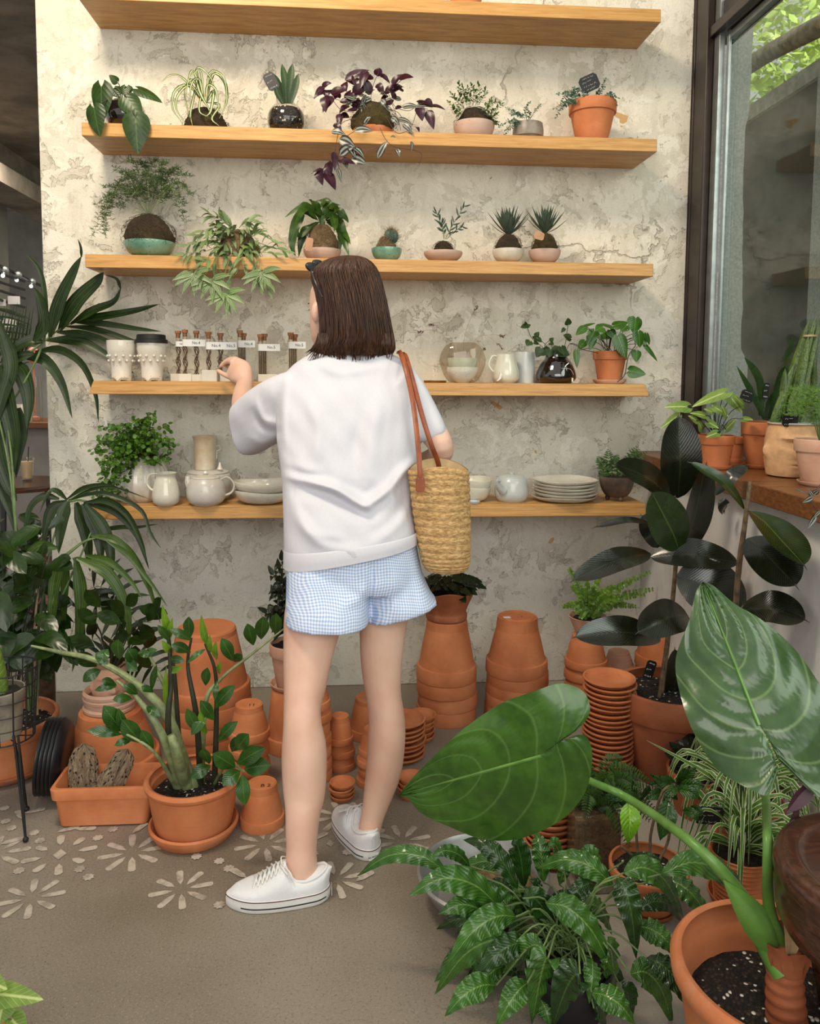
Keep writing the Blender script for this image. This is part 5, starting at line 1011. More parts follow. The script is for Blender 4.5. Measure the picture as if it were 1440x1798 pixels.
def frond(ml, ms, pts, n, L, W, w0=.3, sr=.0009, fc=(0, -1, .4), sh='lance', taper=.8, jit=.1, up=.35, nn=4, mm=3, droop=0, peak=.35):
    sp = smoothpts(pts, 18); 
    if ms is not None: ms.tube(sp, sr, 4)
    for i in range(n):
        t = .12 + .88 * i / (n - 1); q = lerpv(sp, t); T_ = (lerpv(sp, min(1, t + .05)) - lerpv(sp, max(0, t - .05))).normalized(); sd = T_.cross(Vector(fc)).normalized()
        l = L * (min(1, w0 + t / peak) if t < peak else 1 - taper * ((t - peak) / (1 - peak)) ** 1.3)
        for sg in (1, -1):
            d = (sd * sg + T_ * up + Vector((U(-jit, jit), U(-jit, jit), U(-jit, jit)))).normalized(); leaf(ml, [q, q + d * l * .55 + Vector((0, 0, .1 * l)), q + d * l - Vector((0, 0, droop * l))], W * (l / L) ** .5, sh, face=fc, n=nn, m=mm)
for (a, b, c_, d_) in ((1068, 838, 1055, 812), (1065, 840, 1050, 803), (1070, 838, 1068, 790), (1072, 838, 1085, 800), (1085, 838, 1095, 810), (1068, 842, 1052, 835), (1090, 838, 1110, 800), (1095, 838, 1118, 785), (1100, 835, 1135, 795), (1100, 838, 1145, 815), (1095, 835, 1125, 805), (1100, 840, 1140, 828), (1080, 836, 1078, 806), (1088, 836, 1104, 812), (1105, 835, 1122, 790)):
    Yq = U(3.02, 3.12); frond(ml, ms, [at(a, b + 4, 3.08), at((a + c_) / 2, (b + d_) / 2 - 6, (3.08 + Yq) / 2), at(c_, d_, Yq)], 9, .03, .009, sh='lance')
ml.build('fronds', MAT['L_fern'], T); ms.build('stems', MAT['stem'], T)
# ================= pots on the floor =================
ORD = ('topmost', 'second', 'third', 'fourth', 'fifth', 'sixth', 'seventh', 'eighth', 'ninth', 'tenth', 'eleventh', 'twelfth', 'thirteenth', 'fourteenth', 'fifteenth', 'sixteenth', 'seventeenth', 'eighteenth', 'nineteenth', 'twentieth', 'twenty-first', 'twenty-second', 'twenty-third', 'twenty-fourth', 'twenty-fifth', 'twenty-sixth')
def ordlab(i, n, what, where): return ('%s %s %s' % (ORD[i] + (' from the top,' if i else ''), what, where)) if i < n - 1 or n == 1 else 'lowest %s %s' % (what, where)
def stack(px, Y, ytop, R, r, H, step, where, grp, mat='terra', wob=.004, seed=0, rim=.24):
    """upside-down nested pots; R, r, H, step in pixels at the stack; ytop = image row of the uppermost disc's centre"""
    random.seed(seed + 70); p = base(px, Y, 0); q = base(px, Y, .3); k = S(q); R, r, H, step = R * k, r * k, H * k, step * k
    zt_ = at(px, ytop, Y).z; n = max(1, round((zt_ - H) / step) + 1); step = (zt_ - H) / max(1, n - 1) if n > 1 else 0
    if n == 1: H = zt_
    pr = [(a, H - b) for a, b in potprof(R, r, H, rim=rim, rw=.06, th=.045)]; pr = [(0, H), (r * .16, H), (r * .16, H - .004), (r * .17, H)] + pr[1:]
    o = MB().lathe(pr, (0, 0, 0), 48).build('terracotta_pot', MAT[mat]); tops = None
    for i in range(n):
        c = o if i == 0 else dup(o); ii = n - 1 - i
        c.location = p + Vector((U(-wob, wob), U(-wob, wob), i * (step or 0))); c.rotation_euler.z = U(0, 6); tag(c, ordlab(ii, n, 'pot', where), 'pot', grp if n > 1 else None)
    return p, zt_, k, o
def saucers(px, Y, ytop, R, step, where, grp, mat='terra', zb=0, nmax=25, seed=0, inv=False):
    random.seed(seed + 170); p = base(px, Y, zb); k = S(p); R *= k; step *= k; zt_ = at(px, ytop, Y).z; n = min(nmax, max(1, round((zt_ - zb) / step))); step = (zt_ - zb) / n
    h = max(.018, step * 1.15) if R > .04 else .016; pr = [(0, 0), (R * .78, 0), (R * .84, h * .15), (R * .95, h * .75), (R, h * .8), (R, h), (R * .93, h), (R * .86, h * .5), (R * .74, h * .3), (0, h * .25)]
    if inv: pr = [(a, h - b) for a, b in pr]
    o = MB().lathe(pr, (0, 0, 0), 40).build('clay_saucer', MAT[mat])
    for i in range(n):
        c = o if i == 0 else dup(o); c.location = p + Vector((U(-.003, .003), U(-.003, .003), i * step)); c.rotation_euler = (U(-.01, .01), U(-.01, .01), U(0, 6)); tag(c, ordlab(n - 1 - i, n, 'saucer', where), 'saucer', grp)
    return p, zt_, k
stack(784, 2.93, 1086, 52.5, 34, 104, 22, 'in the tall stack under the scalloped planter', 'tall stack under the scalloped planter', seed=1)
pB, zB, kB, oB = stack(906, 2.93, 1080, 54, 31, 100, 22, 'in the tall stack with a price sticker on top', 'tall stack with a price sticker', seed=2)
c_ = at(890, 1080, 2.9); m = MB().box((c_.x - .012, c_.y - .01, zB + .0005), (c_.x + .014, c_.y + .012, zB + .0012)); o = m.build('price_sticker', MAT['paper']); tag(o, 'white price sticker on the upturned bottom of the tall pot stack', 'sticker')
stack(1027, 2.93, 1113, 37, 24, 56, 21, 'in the narrow stack under the curly fern', 'narrow stack under the curly fern', seed=3)
stack(365, 2.78, 1101, 75, 50, 128, 24, 'in the wide stack behind the glossy-leaved plant', 'wide stack at the left wall', seed=4)
stack(438, 2.46, 1234, 36, 22, 60, 26, 'in the small stack left of the bare leg', 'small stack left of the bare leg', seed=5)
pI, zI, kI, oI = stack(461, 2.235, 1374, 39, 24, 100, 30, '', None, seed=6); oI['label'] = 'single upturned terracotta pot standing on the floor beside the left sneaker'
for (p_, z_, r_, s_) in ((pI, zI, .022, 'B 2'), (base(438, 2.46, 0), at(438, 1234, 2.46).z, .024, '11'), (base(906, 2.93, 0), at(906, 1080, 2.93).z, .02, 'v')):
    t_ = text(s_, r_, MAT['ink'], None, frame((p_.x + .012, p_.y - .018, z_ + .0006), (1, 0, 0), (0, 0, 1)), name='pencil_mark'); tag(t_, {'B 2': 'dark mark written on the single upturned pot', '11': 'dark mark written on the small stack left of the leg', 'v': 'small dark mark beside the price sticker'}[s_], 'mark')
stack(548, 2.50, 1180, 34, 22, 62, 20, 'in the stack mostly hidden behind the left leg', 'stack behind the left leg', seed=7)
stack(599, 2.56, 1254, 24, 14, 48, 20, 'in the slim stack between the legs', 'slim stack between the legs', seed=8)
stack(652, 2.8, 1222, 40, 26, 82, 24, 'in the stack right behind the right knee', 'stack behind the right knee', seed=9)
stack(655, 2.45, 1278, 28, 17, 46, 18, 'in the stack behind the right calf', 'stack behind the right calf', seed=10)
stack(1085, 3.08, 1142, 27, 17, 30, 14, 'in the pale stack beside the rubber plant', 'pale stack beside the rubber plant', 'terra_pale', seed=11)
stack(1158, 3.02, 1085, 44, 30, 84, 22, 'in the stack behind the rubber plant stem', 'stack behind the rubber plant', seed=12)
saucers(600, 2.36, 1374, 22, 7, 'in the little pile between the legs', 'little saucer pile between the legs', seed=1)
saucers(706, 2.62, 1262, 41, 8, 'in the wide tall pile right of the legs', 'tall saucer pile right of the leg', seed=2)
saucers(738, 2.74, 1254, 26, 9, 'in the narrow tall pile right of the legs', 'narrow tall saucer pile right of the leg', seed=3)
saucers(722, 2.36, 1362, 24, 9, 'in the small pile by the big leaf tip', 'small saucer pile by the big leaf tip', seed=4)
saucers(668, 2.42, 1398, 15, 8, 'in the tiny pile behind the right sneaker', 'tiny saucer pile behind the right sneaker', seed=5)
saucers(1066, 2.45, 1190, 45, 8.6, 'in the tall wide pile left of the rubber plant', 'tall wide saucer pile', seed=6)
saucers(965, 2.02, 1408, 46, 12, 'in the pile under the big glossy leaf', 'saucer pile under the big leaf', seed=7)
# upturned big pot with pale rings and a face planter
pL, zL, kL, oL = stack(196, 2.62, 1243, 82, 47, 150, 60, '', None, 'terra', seed=13); oL['label'] = 'big upturned terracotta pot behind the trough, carrying pale rings'
random.seed(80)
for i in range(4):
    R = 44 * kL; o = MB().lathe([(R * .8, 0), (R, .004), (R * 1.01, .012), (R * .93, .02), (R * .86, .014), (R * .8, 0)], (0, 0, 0), 44).build('pale_clay_ring', MAT['terra_pale']); o.location = Vector(pL) + Vector((U(-.004, .004), U(-.004, .004), zL + i * .0165)); tag(o, '%s pale clay ring stacked on the big upturned pot' % ('lowest', 'second lowest', 'third lowest', 'topmost')[i], 'ring', 'pale clay rings')
def headpot(p, R, H, parent, mat, yaw=0, detail=1.0, eyes=True, name='face_pot'):
    def f(q, a, r, z):
        if z > H * .985 or r < R * .3: return (q.x, q.y, q.z)
        u = ((a + math.pi / 2 - yaw + math.pi) % (2 * math.pi)) - math.pi; v = z / H; d = 0
        G = lambda cu, cv, su, sv: math.exp(-((u - cu) / su) ** 2 - ((v - cv) / sv) ** 2)
        d += .16 * G(0, .5 - .0, .16, .13) + .10 * G(0, .42, .24, .06) + .06 * G(0, .28, .35, .04) + .05 * G(0, .21, .33, .04) - .05 * G(0, .245, .3, .015) - .08 * G(.42, .62, .24, .07) - .08 * G(-.42, .62, .24, .07) + .05 * G(.42, .62, .16, .04) + .05 * G(-.42, .62, .16, .04) + .06 * G(.45, .75, .4, .04) + .06 * G(-.45, .75, .4, .04) + .05 * G(0, .1, .4, .08)
        d += .10 * G(1.5, .5, .12, .13) + .10 * G(-1.5, .5, .12, .13)
        g = 1 + d * detail; return (q.x * g, q.y * g, q.z)
    pr = [(0, 0), (R * .72, 0)] + [(R * (.76 + .24 * math.sin(math.pi * min(1, t * .75 + .12)) ** .8), H * t) for t in [.03 + .955 * i / 40 for i in range(41)]] + [(R * .95, H), (R * .84, H * .98), (R * .84, H * .6), (0, H * .58)]
    return MB().lathe(pr, p, 72, fn=f).build(name, MAT[mat], parent)
p = Vector((pL.x + .0, pL.y, zL + .02)); T = thing('face_planter', 'small pale clay face planter sunk in the pale rings, under dark leaves', 'planter', p); M_ = 30 * kL
headpot(p, M_, .13, T, 'terra_pale', yaw=.5, detail=1.3)
# trough
zt_ = at(176, 1384, 2.24).z; yb = atz(180, 1340, zt_).y; x0, x1 = at(84, 1384, 2.24).x, at(271, 1378, 2.24).x
T = thing('terracotta_trough', 'rectangular terracotta trough on the floor holding two pieces of driftwood', 'planter', ((x0 + x1) / 2, 2.3, 0))
m = MB(); H = zt_; yf = 2.235; cxx, cyy = (x0 + x1) / 2, (yf + yb) / 2; hx, hy = (x1 - x0) / 2, (yb - yf) / 2
def rr(sx, sy, z, rad=.02, n=5):
    o = []
    for (sgx, sgy, a0) in ((1, 1, 0), (-1, 1, 1), (-1, -1, 2), (1, -1, 3)):
        for i in range(n + 1): a = (a0 + i / n) * math.pi / 2; o.append((cxx + sgx * (sx - rad) + rad * math.cos(a), cyy + sgy * (sy - rad) + rad * math.sin(a), z))
    return o
rows = [rr(hx * s_ + dx, hy * s_ + dx, z) for s_, dx, z in ((.84, -.01, 0), (.84, 0, .006), (.96, -.006, H - .035), (.97, 0, H - .033), (1, -.001, H - .004), (1, -.004, H), (1, -.012, H), (.985, -.014, H - .01), (.82, -.012, .02))]
b = m.grid(rows, closed=True); nr = len(rows[0]); m.face(*[b + i for i in reversed(range(nr))]); m.face(*[b + (len(rows) - 1) * nr + i for i in range(nr)]); m.build('trough', MAT['terra'], T)
def drift(px, py0, py1, wpx, Y, tilt, lab, seed, split=0):
    random.seed(seed); a, b_ = at(px, py1, Y), at(px + tilt, py0, Y + .03); k = S(a); m = MB(); P = [U(0, 6) for _ in range(8)]; L = (b_ - a).length; ax = (b_ - a).normalized(); sx = ax.cross(Vector((0, -1, 0))).normalized(); sy = sx.cross(ax); rows = []
    for i in range(49):
        t = i / 48; R = wpx * k / 2 * (1 - .45 * t ** 3) * (1 + .06 * math.sin(t * 9 + P[0])) * (1 if t > .0 else .9); row = []
        if t > .9: R *= max(.05, 1 - ((t - .9) / .1) ** 2)
        for j in range(64):
            an = j / 64 * 2 * math.pi; g = .10 * math.sin(an * 3 + P[1] + t * 1.5) + .09 * abs(math.sin(an * 4.5 + P[2] + .8 * math.sin(t * 5))) ** .4 + .04 * math.sin(an * 17 + t * 12 + P[3]) - .2 * max(0, math.sin(an * 8 + P[4] + 2 * math.sin(t * 7))) ** 6 + .05 * math.sin(an * 23 + 3 * math.sin(t * 11 + P[6]))
            row.append(a + ax * (t * L + .006 * math.sin(an * 5 + P[5])) + sx * (R * (1 + g) * math.cos(an)) + sy * (R * .6 * (1 + g) * math.sin(an)))
        rows.append(row)
    b = m.grid(rows, closed=True); m.fan([b + j for j in range(64)], a, True); m.fan([b + 48 * 64 + j for j in range(64)], b_); o = m.build('driftwood', MAT['drift'], angle=60); own_origin(o, a); tag(o, lab, 'driftwood', 'driftwood pieces'); return o
drift(150, 1308, 1420, 50, 2.33, -4, 'pale pitted driftwood standing upright in the trough', 1); drift(172, 1318, 1420, 46, 2.29, 52, 'driftwood leaning to the right in the trough, streaked black', 2)
# zz pot
pz = base(341, 2.205, 0); kz = S(pz); zr = at(341, 1362, 2.205).z
ZZ = thing('zz_plant', 'large glossy zz plant in a terracotta pot with saucer on the floor', 'plant', pz)
R = 80 * kz * 1.01
MB().lathe([(0, 0), (R * .78, 0), (R * .84, .004), (R * .9, .02), (R * .94, .026), (R * .95, .036), (R * .9, .04), (R * .84, .03), (R * .7, .012), (0, .01)], pz, 56).build('saucer', MAT['terra'], ZZ)
m = MB(); pr = vessel([(R * .76, .012), (R * .79, .02), (R * .88, zr * .5), (R * .95, zr - .022), (R * .97, zr - .02), (R * 1.02, zr - .014), (R * 1.03, zr - .006), (R * 1.0, zr)], .012, False); m.lathe(pr, pz, 64); m.build('pot', MAT['terra'], ZZ); soil(pz + Vector((0, 0, zr - .04)), R * .84, ZZ, 'perlite', hump=.01)
# left big pot
pb = base(8, 2.62, 0); kb = S(pb); zl = at(8, 1262, 2.62).z; R = 93 * kb * .97
LP = thing('potted_palm_base', 'big terracotta pot with a saucer and bamboo cane at the left edge', 'plant', pb)
MB().lathe(saucerprof(R * .98, .03), pb, 48).build('saucer', MAT['terra_worn'], LP)
MB().lathe(potprof(R, R * .8, zl, rim=.26, rw=.03), pb + Vector((0, 0, .008)), 56).build('pot', MAT['terra'], LP); soil(pb + Vector((0, 0, zl - .03)), R * .9, LP, 'perlite')
MB().tube([at(66, 1255, 2.55), at(60, 1120, 2.58), at(68, 1025, 2.6)], .0035, 8, n=8).build('bamboo_cane', MAT['bamboo'], LP)
# wicker column, black saucers
p = base(79, 2.95, 0); k = S(base(79, 2.95, .4)); zw = at(79, 1160, 2.95).z; o = MB().lathe([(0, 0)] + [(18 * k * (1 + .05 * math.sin(i * math.pi / 2) ** 2), zw * i / 120) for i in range(121)] + [(0, zw)], p, 36).build('wicker_planter', MAT['wicker']); own_origin(o, p); tag(o, 'dark ribbed wicker planter behind the big left pot', 'planter')
for i in range(5):
    R = .115; o = MB().lathe(saucerprof(R, .026), (0, 0, 0), 48).build('black_saucer', MAT['black']); o.rotation_euler = (0, -1.45, .12); c = at(90 + i * 7, 1302, 2.44); o.location = (c.x, c.y, .122); tag(o, '%s black plastic saucer leaning beside the trough' % ('leftmost', 'second from the left', 'middle', 'second from the right', 'rightmost')[i], 'saucer', 'leaning black saucers')
# wire stand with a grey pot
ps = at(5, 1180, 2.3); k = S(ps); WSn = thing('wire_plant_stand', 'black wire plant stand on thin legs at the left edge', 'stand', (ps.x, 2.3, 0)); zr_, zq = at(5, 1172, 2.3).z, at(5, 1292, 2.3).z; c0 = Vector((ps.x, 2.3, 0))
m = MB(); R1, R2 = 56 * k, 48 * k
for i in range(6): t = i / 5; Rr = R2 + (R1 - R2) * t; m.tube([c0 + Vector((Rr * math.cos(a), Rr * math.sin(a), zq + (zr_ - zq) * t)) for a in [j * math.pi / 20 for j in range(41)]], .0022 if i in (0, 5) else .0014, 5)
for i in range(14): a = i * math.pi / 7; m.tube([c0 + Vector((R2 * math.cos(a), R2 * math.sin(a), zq)), c0 + Vector((R1 * math.cos(a), R1 * math.sin(a), zr_))], .0022, 5)
for i in range(4): a = i * math.pi / 4; m.tube([c0 + Vector((R2 * math.cos(a), R2 * math.sin(a), zq)), c0 - Vector((R2 * math.cos(a), R2 * math.sin(a), -zq))], .0018, 5)
m.build('wire_basket', MAT['blackmat'], WSn)
for (fx, fy, dx) in ((45, 1474, .055), (47, 1420, .06)):
    f_ = atz(fx, fy, .008); tp_ = at(24, 1292, f_.y + (.03 if fy > 1450 else -.08)); l = MB().tube([tp_, f_], .0035, 8).tube([tp_ + Vector((.012, 0, 0)), f_], .0035, 8).build('leg', MAT['blackmat'], WSn); MB().ball(f_, .008, 12, 8).build('foot', MAT['blackmat'], l)
f_ = Vector((ps.x - .12, 2.35, .008)); MB().tube([c0 + Vector((-.05, 0, zq)), f_], .0035, 8).build('leg', MAT['blackmat'], WSn)
pg = Vector((c0.x - .012, c0.y, zq + .003)); T = thing('cactus_in_grey_pot', 'pale green thick-stemmed plant in a grey clay pot inside the wire stand', 'plant', pg)
MB().lathe(potprof(42 * k, 34 * k, 84 * k, rim=.25), pg, 40).build('pot', MAT['stone_grey'], T); soil(pg + Vector((0, 0, 76 * k)), 37 * k, T)
m = MB(); q = pg + Vector((-.01, 0, 74 * k)); m.tube([q, q + Vector((-.01, 0, .06)), q + Vector((-.02, 0, .13))], [.035, .04, .035], 18, n=12); m.build('thick_stem', MAT['L_syng'], T, angle=80)
# pot with nettle-leaved plant on an upturned pot, left behind the legs
pS, zS, kS, oS = stack(513, 2.72, 1206, 48, 36, 200, 60, '', None, 'terra', seed=14); oS['label'] = 'tall upturned terracotta pot half hidden behind the left thigh'
o = MB().lathe(saucerprof(38 * kS, 10 * kS), pS + Vector((0, 0, zS)), 40).build('clay_saucer', MAT['terra_pale']); own_origin(o, pS + Vector((0, 0, zS))); tag(o, 'pale saucer under the small pot behind the left thigh', 'saucer')
q = pS + Vector((0, 0, zS + 3 * kS)); T = thing('dark_leaved_potted_plant', 'upright dark toothed-leaf plant in a terracotta pot behind the shorts', 'plant', q); H = at(513, 1128, 2.72).z - q.z
MB().lathe(potprof(38 * kS, 26 * kS, H, rim=.27), q, 44).build('pot', MAT['terra_pale'], T); soil(q + Vector((0, 0, H - .012)), 33 * kS, T)
ml, ms = MB(), MB(); random.seed(83); r0 = q + Vector((0, 0, H - .01))
for a, b, c_, d_ in ((500, 1080, 495, 985), (505, 1060, 480, 1010), (498, 1090, 470, 1075), (510, 1080, 520, 980), (505, 1090, 530, 1040), (500, 1100, 482, 1045), (500, 1070, 490, 1000)):
    Yq = U(2.62, 2.78); sprig(ml, ms, [r0, at(a, b, (2.7 + Yq) / 2), at(c_, d_, Yq)], 9, .05, .026, 'drop', 'opp', sr=.002, up=.1, spread=1, droop=.5, fold=.2, start=.35, nn=7, mm=5)
ml.build('leaves', MAT['L_dark'], T); ms.build('stems', MAT['stem_dark'], T)
# scalloped planter on stack A
pA = base(784, 2.93, at(784, 1086, 2.93).z); k = S(pA); T = thing('scalloped_planter', 'brown scalloped terracotta planter of dark leaves on the tall pot stack', 'planter', pA); Hs = 52 * k
pr = vessel([(33 * k, 0), (36 * k, 3 * k), (36 * k, 10 * k), (34 * k, 14 * k), (38 * k, 26 * k), (44 * k, 40 * k), (48 * k, 52 * k)], .007)
MB().lathe(pr, pA, 72, fn=lambda v, a, r, z: (v.x * (1 + .06 * (z / Hs) ** 3 * math.cos(a * 4)), v.y * (1 + .06 * (z / Hs) ** 3 * math.cos(a * 4)), v.z + .008 * (z / Hs) ** 3 * math.cos(a * 4))).build('planter', MAT['terra_worn'], T); soil(pA + Vector((0, 0, 40 * k)), 36 * k, T)
ml, ms = MB(), MB(); random.seed(84)
for i in range(80):
    a = U(0, 6.28); el = U(.1, 1.2); q = pA + Vector((0, 0, 44 * k)); rr_ = U(.03, .12); e = q + Vector((math.cos(a) * rr_, math.sin(a) * rr_ * .8, .02 + .05 * math.sin(el) - .25 * rr_ * rr_ / .12 + .01)); ms.tube([q, (q + e) / 2 + Vector((0, 0, .02)), e], .001, 4, n=5); d = Vector((math.cos(a), math.sin(a), -.3)); heart(ml, e, e + d * .038, .036, face=(math.cos(a) * .5, -.5 + math.sin(a) * .5, .8), lobe=.3, n=8, m=4, wave=.1, wf=4)
ml.build('leaves', MAT['L_dark'], T); ms.build('stems', MAT['stem_dark'], T)
# curly fern on stack C
zc = at(1027, 1113, 2.93).z; pC = base(1032, 2.93, zc); k = S(pC); T = thing('curly_fern', 'curly bright green fern in a pale pot under the rubber plant leaves', 'plant', pC)
MB().lathe(vessel([(20 * k, 0), (26 * k, 14 * k), (32 * k, 28 * k), (34 * k, 32 * k)], .005), pC, 40).build('pot', MAT['terra_pale'], T); soil(pC + Vector((0, 0, 26 * k)), 28 * k, T)
ml, ms = MB(), MB(); random.seed(85); q = pC + Vector((0, 0, 26 * k))
for tx, ty in ((1000, 1000), (1005, 1030), (990, 1065), (1015, 1050), (1030, 1020), (1045, 1030), (1060, 1040), (1085, 1050), (1110, 1020), (1140, 1005), (1130, 1045), (1145, 1035), (1040, 1060), (1070, 1070), (1020, 1085), (1095, 1060), (1055, 1010), (1025, 1070), (1075, 1030), (1115, 1065), (1010, 1075), (1050, 1075)):
    Yq = U(2.8, 3.05); e = at(tx, ty, Yq); frond(ml, ms, [q, (q + e) / 2 + Vector((0, 0, .03)), e], 18, .019, .013, w0=.8, sh='oval', jit=.5, taper=.5)
ml.build('fronds', MAT['L_fern2'] if 'L_fern2' in MAT else MAT['L_zznew'], T); ms.build('stems', MAT['stem'], T)
# rubber plant pot
pR = base(1172, 2.45, 0); zR = at(1172, 1203, 2.45).z; k = S(base(1172, 2.45, zR)); RB = thing('rubber_plant', 'tall rubber plant with very dark glossy leaves in a big weathered pot', 'plant', pR); R = 92 * k
MB().lathe(potprof(R, R * .66, zR, rim=.3, rw=.05), pR, 64).build('pot', MAT['terra_worn'], RB); soil(pR + Vector((0, 0, zR - .03)), R * .88, RB, 'perlite')
o, M_ = card(at(1141, 1176, 2.5), 18 * k, 34 * k, 'slate', RB, 'plant_tag', tilt=.3); scribble(M_, 18 * k, 34 * k, 3, RB)
# foreground: basin, coffee plant, jar, small pots
pq = base(848, 1.84, 0); zb_ = at(848, 1530, 1.84).z; k = S(base(848, 1.84, zb_)); R = 112 * k
T = thing('metal_basin', 'wide dented grey metal basin on the floor under the wavy leaves', 'basin', pq)
MB().lathe([(0, .002), (R * .62, .002), (R * .74, .02), (R * .86, zb_ * .45), (R * .95, zb_ * .9), (R * .99, zb_ - .006), (R * 1.03, zb_ - .006), (R * 1.04, zb_), (R, zb_ + .004), (R * .95, zb_ - .004), (R * .84, zb_ * .45), (R * .7, .016), (0, .012)], pq, 72).build('bowl', MAT['zinc'], T)
q = pq + Vector((.03, .0, .02)); o = MB().lathe([(0, 0), (.07, 0), (.09, .02), (.1, .045), (.094, .045), (.08, .025), (0, .02)], q, 40).build('cement_dish', MAT['coir']); own_origin(o, q); tag(o, 'sandy dish lying in the metal basin', 'dish')
pc = base(1137, 1.80, 0); zc = at(1137, 1517, 1.80).z; k = S(base(1137, 1.8, zc)); R = 68 * k; CF = thing('coffee_plant', 'young coffee plant with glossy ribbed leaves in a terracotta pot', 'plant', pc)
MB().lathe(saucerprof(R * .72, .018), pc, 44).build('saucer', MAT['terra_worn'], CF); MB().lathe(potprof(R, R * .6, zc - .006, rim=.26), pc + Vector((0, 0, .006)), 52).build('pot', MAT['terra'], CF); soil(pc + Vector((0, 0, zc - .022)), R * .9, CF, 'perlite')
q = base(1040, 1.93, 0); k = S(q); zj = at(1040, 1520, 1.93).z - .0; T = thing('wooden_crate', 'grey box standing under the glass jar of soil', 'box', q)
MB().box((q.x - .075, q.y - .07, 0), (q.x + .075, q.y + .08, zj - .005)).build('box', MAT['stone_grey'], T, bevel=.003)
q = Vector((q.x - .002, q.y, zj - .004)); T = thing('square_glass_jar', 'square glass jar filled with dry soil and a fern on top', 'jar', q); hj = at(1040, 1412, 1.93).z - q.z
MB().box((q.x - .062, q.y - .055, q.z), (q.x + .062, q.y + .055, q.z + hj)).build('glass', MAT['thin_glass'], T, bevel=.004)
MB().box((q.x - .058, q.y - .051, q.z + .004), (q.x + .058, q.y + .051, q.z + hj * .93)).build('soil_fill', MAT['coir'], T, bevel=.003)
ml, ms = MB(), MB(); random.seed(86); q2 = q + Vector((0, 0, hj * .93))
for i in range(34):
    a = U(0, 6.28); L = U(.1, .2); e = q2 + Vector((math.cos(a) * L * .9, math.sin(a) * L * .6 - .02, U(-.05, .13))); frond(ml, ms, [q2, (q2 + e) / 2 + Vector((0, 0, .05)), e], 20, .03, .0065, w0=.6, jit=.12, droop=.1, nn=4)
ml.build('fern_fronds', MAT['L_fern'], T)['label'] = 'dark fern fronds over the jar'; ms.build('stems', MAT['stem_dark'], T)
# ================= big plants =================
def blades(mb, L, k, Y=2.8, shape='blade', fc=(0, -1, .25), fold=.3, n=18, m=5, wave=0, wf=2, dy=.03):
    """L = [(width px, [(px,py[,Y])...])] long leaflets from stalk to tip"""
    for i, (w_, pts) in enumerate(L):
        Y0 = Y[i] if isinstance(Y, (list, tuple)) else Y + dy * math.sin(i * 2.3)
        leaf(mb, [at(q[0], q[1], q[2] if len(q) > 2 else Y0 - .012 * j) for j, q in enumerate(pts)], w_ * k, shape, face=(fc[0] + .25 * math.sin(i * 1.7), fc[1], fc[2] + .2 * math.sin(i * 2.9)), fold=fold, n=n, m=m, wave=wave, wf=wf)
# palm over the left edge
q0 = at(58, 1255, 2.62); PT = thing('kentia_palm', 'tall dark palm with long drooping leaflets at the left edge', 'palm', (q0.x, 2.72, 0)); ml, m2, ms = MB(), MB(), MB()
PT.location = (q0.x - .02, 2.64, LP.location.z + .4)
k = 3.15 / F
blades(ml, [(25, [(88, 592), (105, 530), (128, 480), (143, 450)]), (5, [(143, 452), (142, 435), (137, 420)]), (30, [(105, 580), (135, 530), (170, 495), (182, 478)]), (18, [(124, 569), (165, 545), (200, 530), (213, 505)]), (6, [(212, 508), (205, 490), (186, 483)]), (17, [(138, 562), (180, 556), (240, 545), (280, 534)]), (12, [(133, 566), (180, 568), (240, 577), (283, 582)]), (12, [(116, 573), (165, 578), (222, 596), (243, 610), (250, 664)]), (15, [(100, 583), (150, 588), (193, 602), (246, 629)]), (20, [(81, 597), (140, 600), (193, 628), (236, 656)]), (15, [(62, 618), (105, 614), (145, 640), (168, 692), (173, 742)]), (21, [(45, 628), (78, 632), (108, 672), (127, 735)])], k, Y=[3.12, 3.12, 3.14, 3.15, 3.16, 3.17, 3.19, 3.21, 3.215, 3.215, 3.13, 3.05], fold=.22)
ms.tube([at(-30, 720, 2.9), at(30, 640, 3.05), at(79, 598, 3.12), at(105, 578, 3.14), at(138, 561, 3.16)], [.006, .005, .004, .003, .0015], 7, n=16)
ms.tube([at(-10, 760, 2.95), at(60, 640, 3.0), at(78, 590, 3.02)], .004, 7, n=12)
blades(ml, [(11, [(78, 600), (80, 540), (72, 480), (44, 443)]), (30, [(18, 630), (40, 660), (50, 700), (47, 756)]), (34, [(-5, 640), (12, 700), (25, 770), (23, 835)]), (26, [(34, 716), (40, 760), (33, 800), (28, 840)]), (22, [(60, 600), (78, 570), (72, 530), (60, 505)]), (24, [(-5, 560), (20, 640), (5, 700), (-10, 760)]), (18, [(60, 620), (30, 630), (5, 660), (-15, 700)]), (20, [(-20, 800), (0, 850), (20, 900), (35, 960)]), (30, [(0, 700), (-5, 780), (15, 850), (30, 880)]), (22, [(75, 600), (50, 600), (20, 620), (-10, 680)])], k, Y=2.98)
L = []
for i in range(11): x = -12 + i * 6; L.append((5, [(x - 14 + i, 648 - i * 3), (x + 2, 600), (x + 14 - i * .3, 545 - (i % 3) * 7)]))
for i in range(9): L.append((4, [(-10, 540 + i * 14), (25, 548 + i * 12), (55, 562 + i * 9)]))
blades(ml, L, k, Y=3.06, n=8)
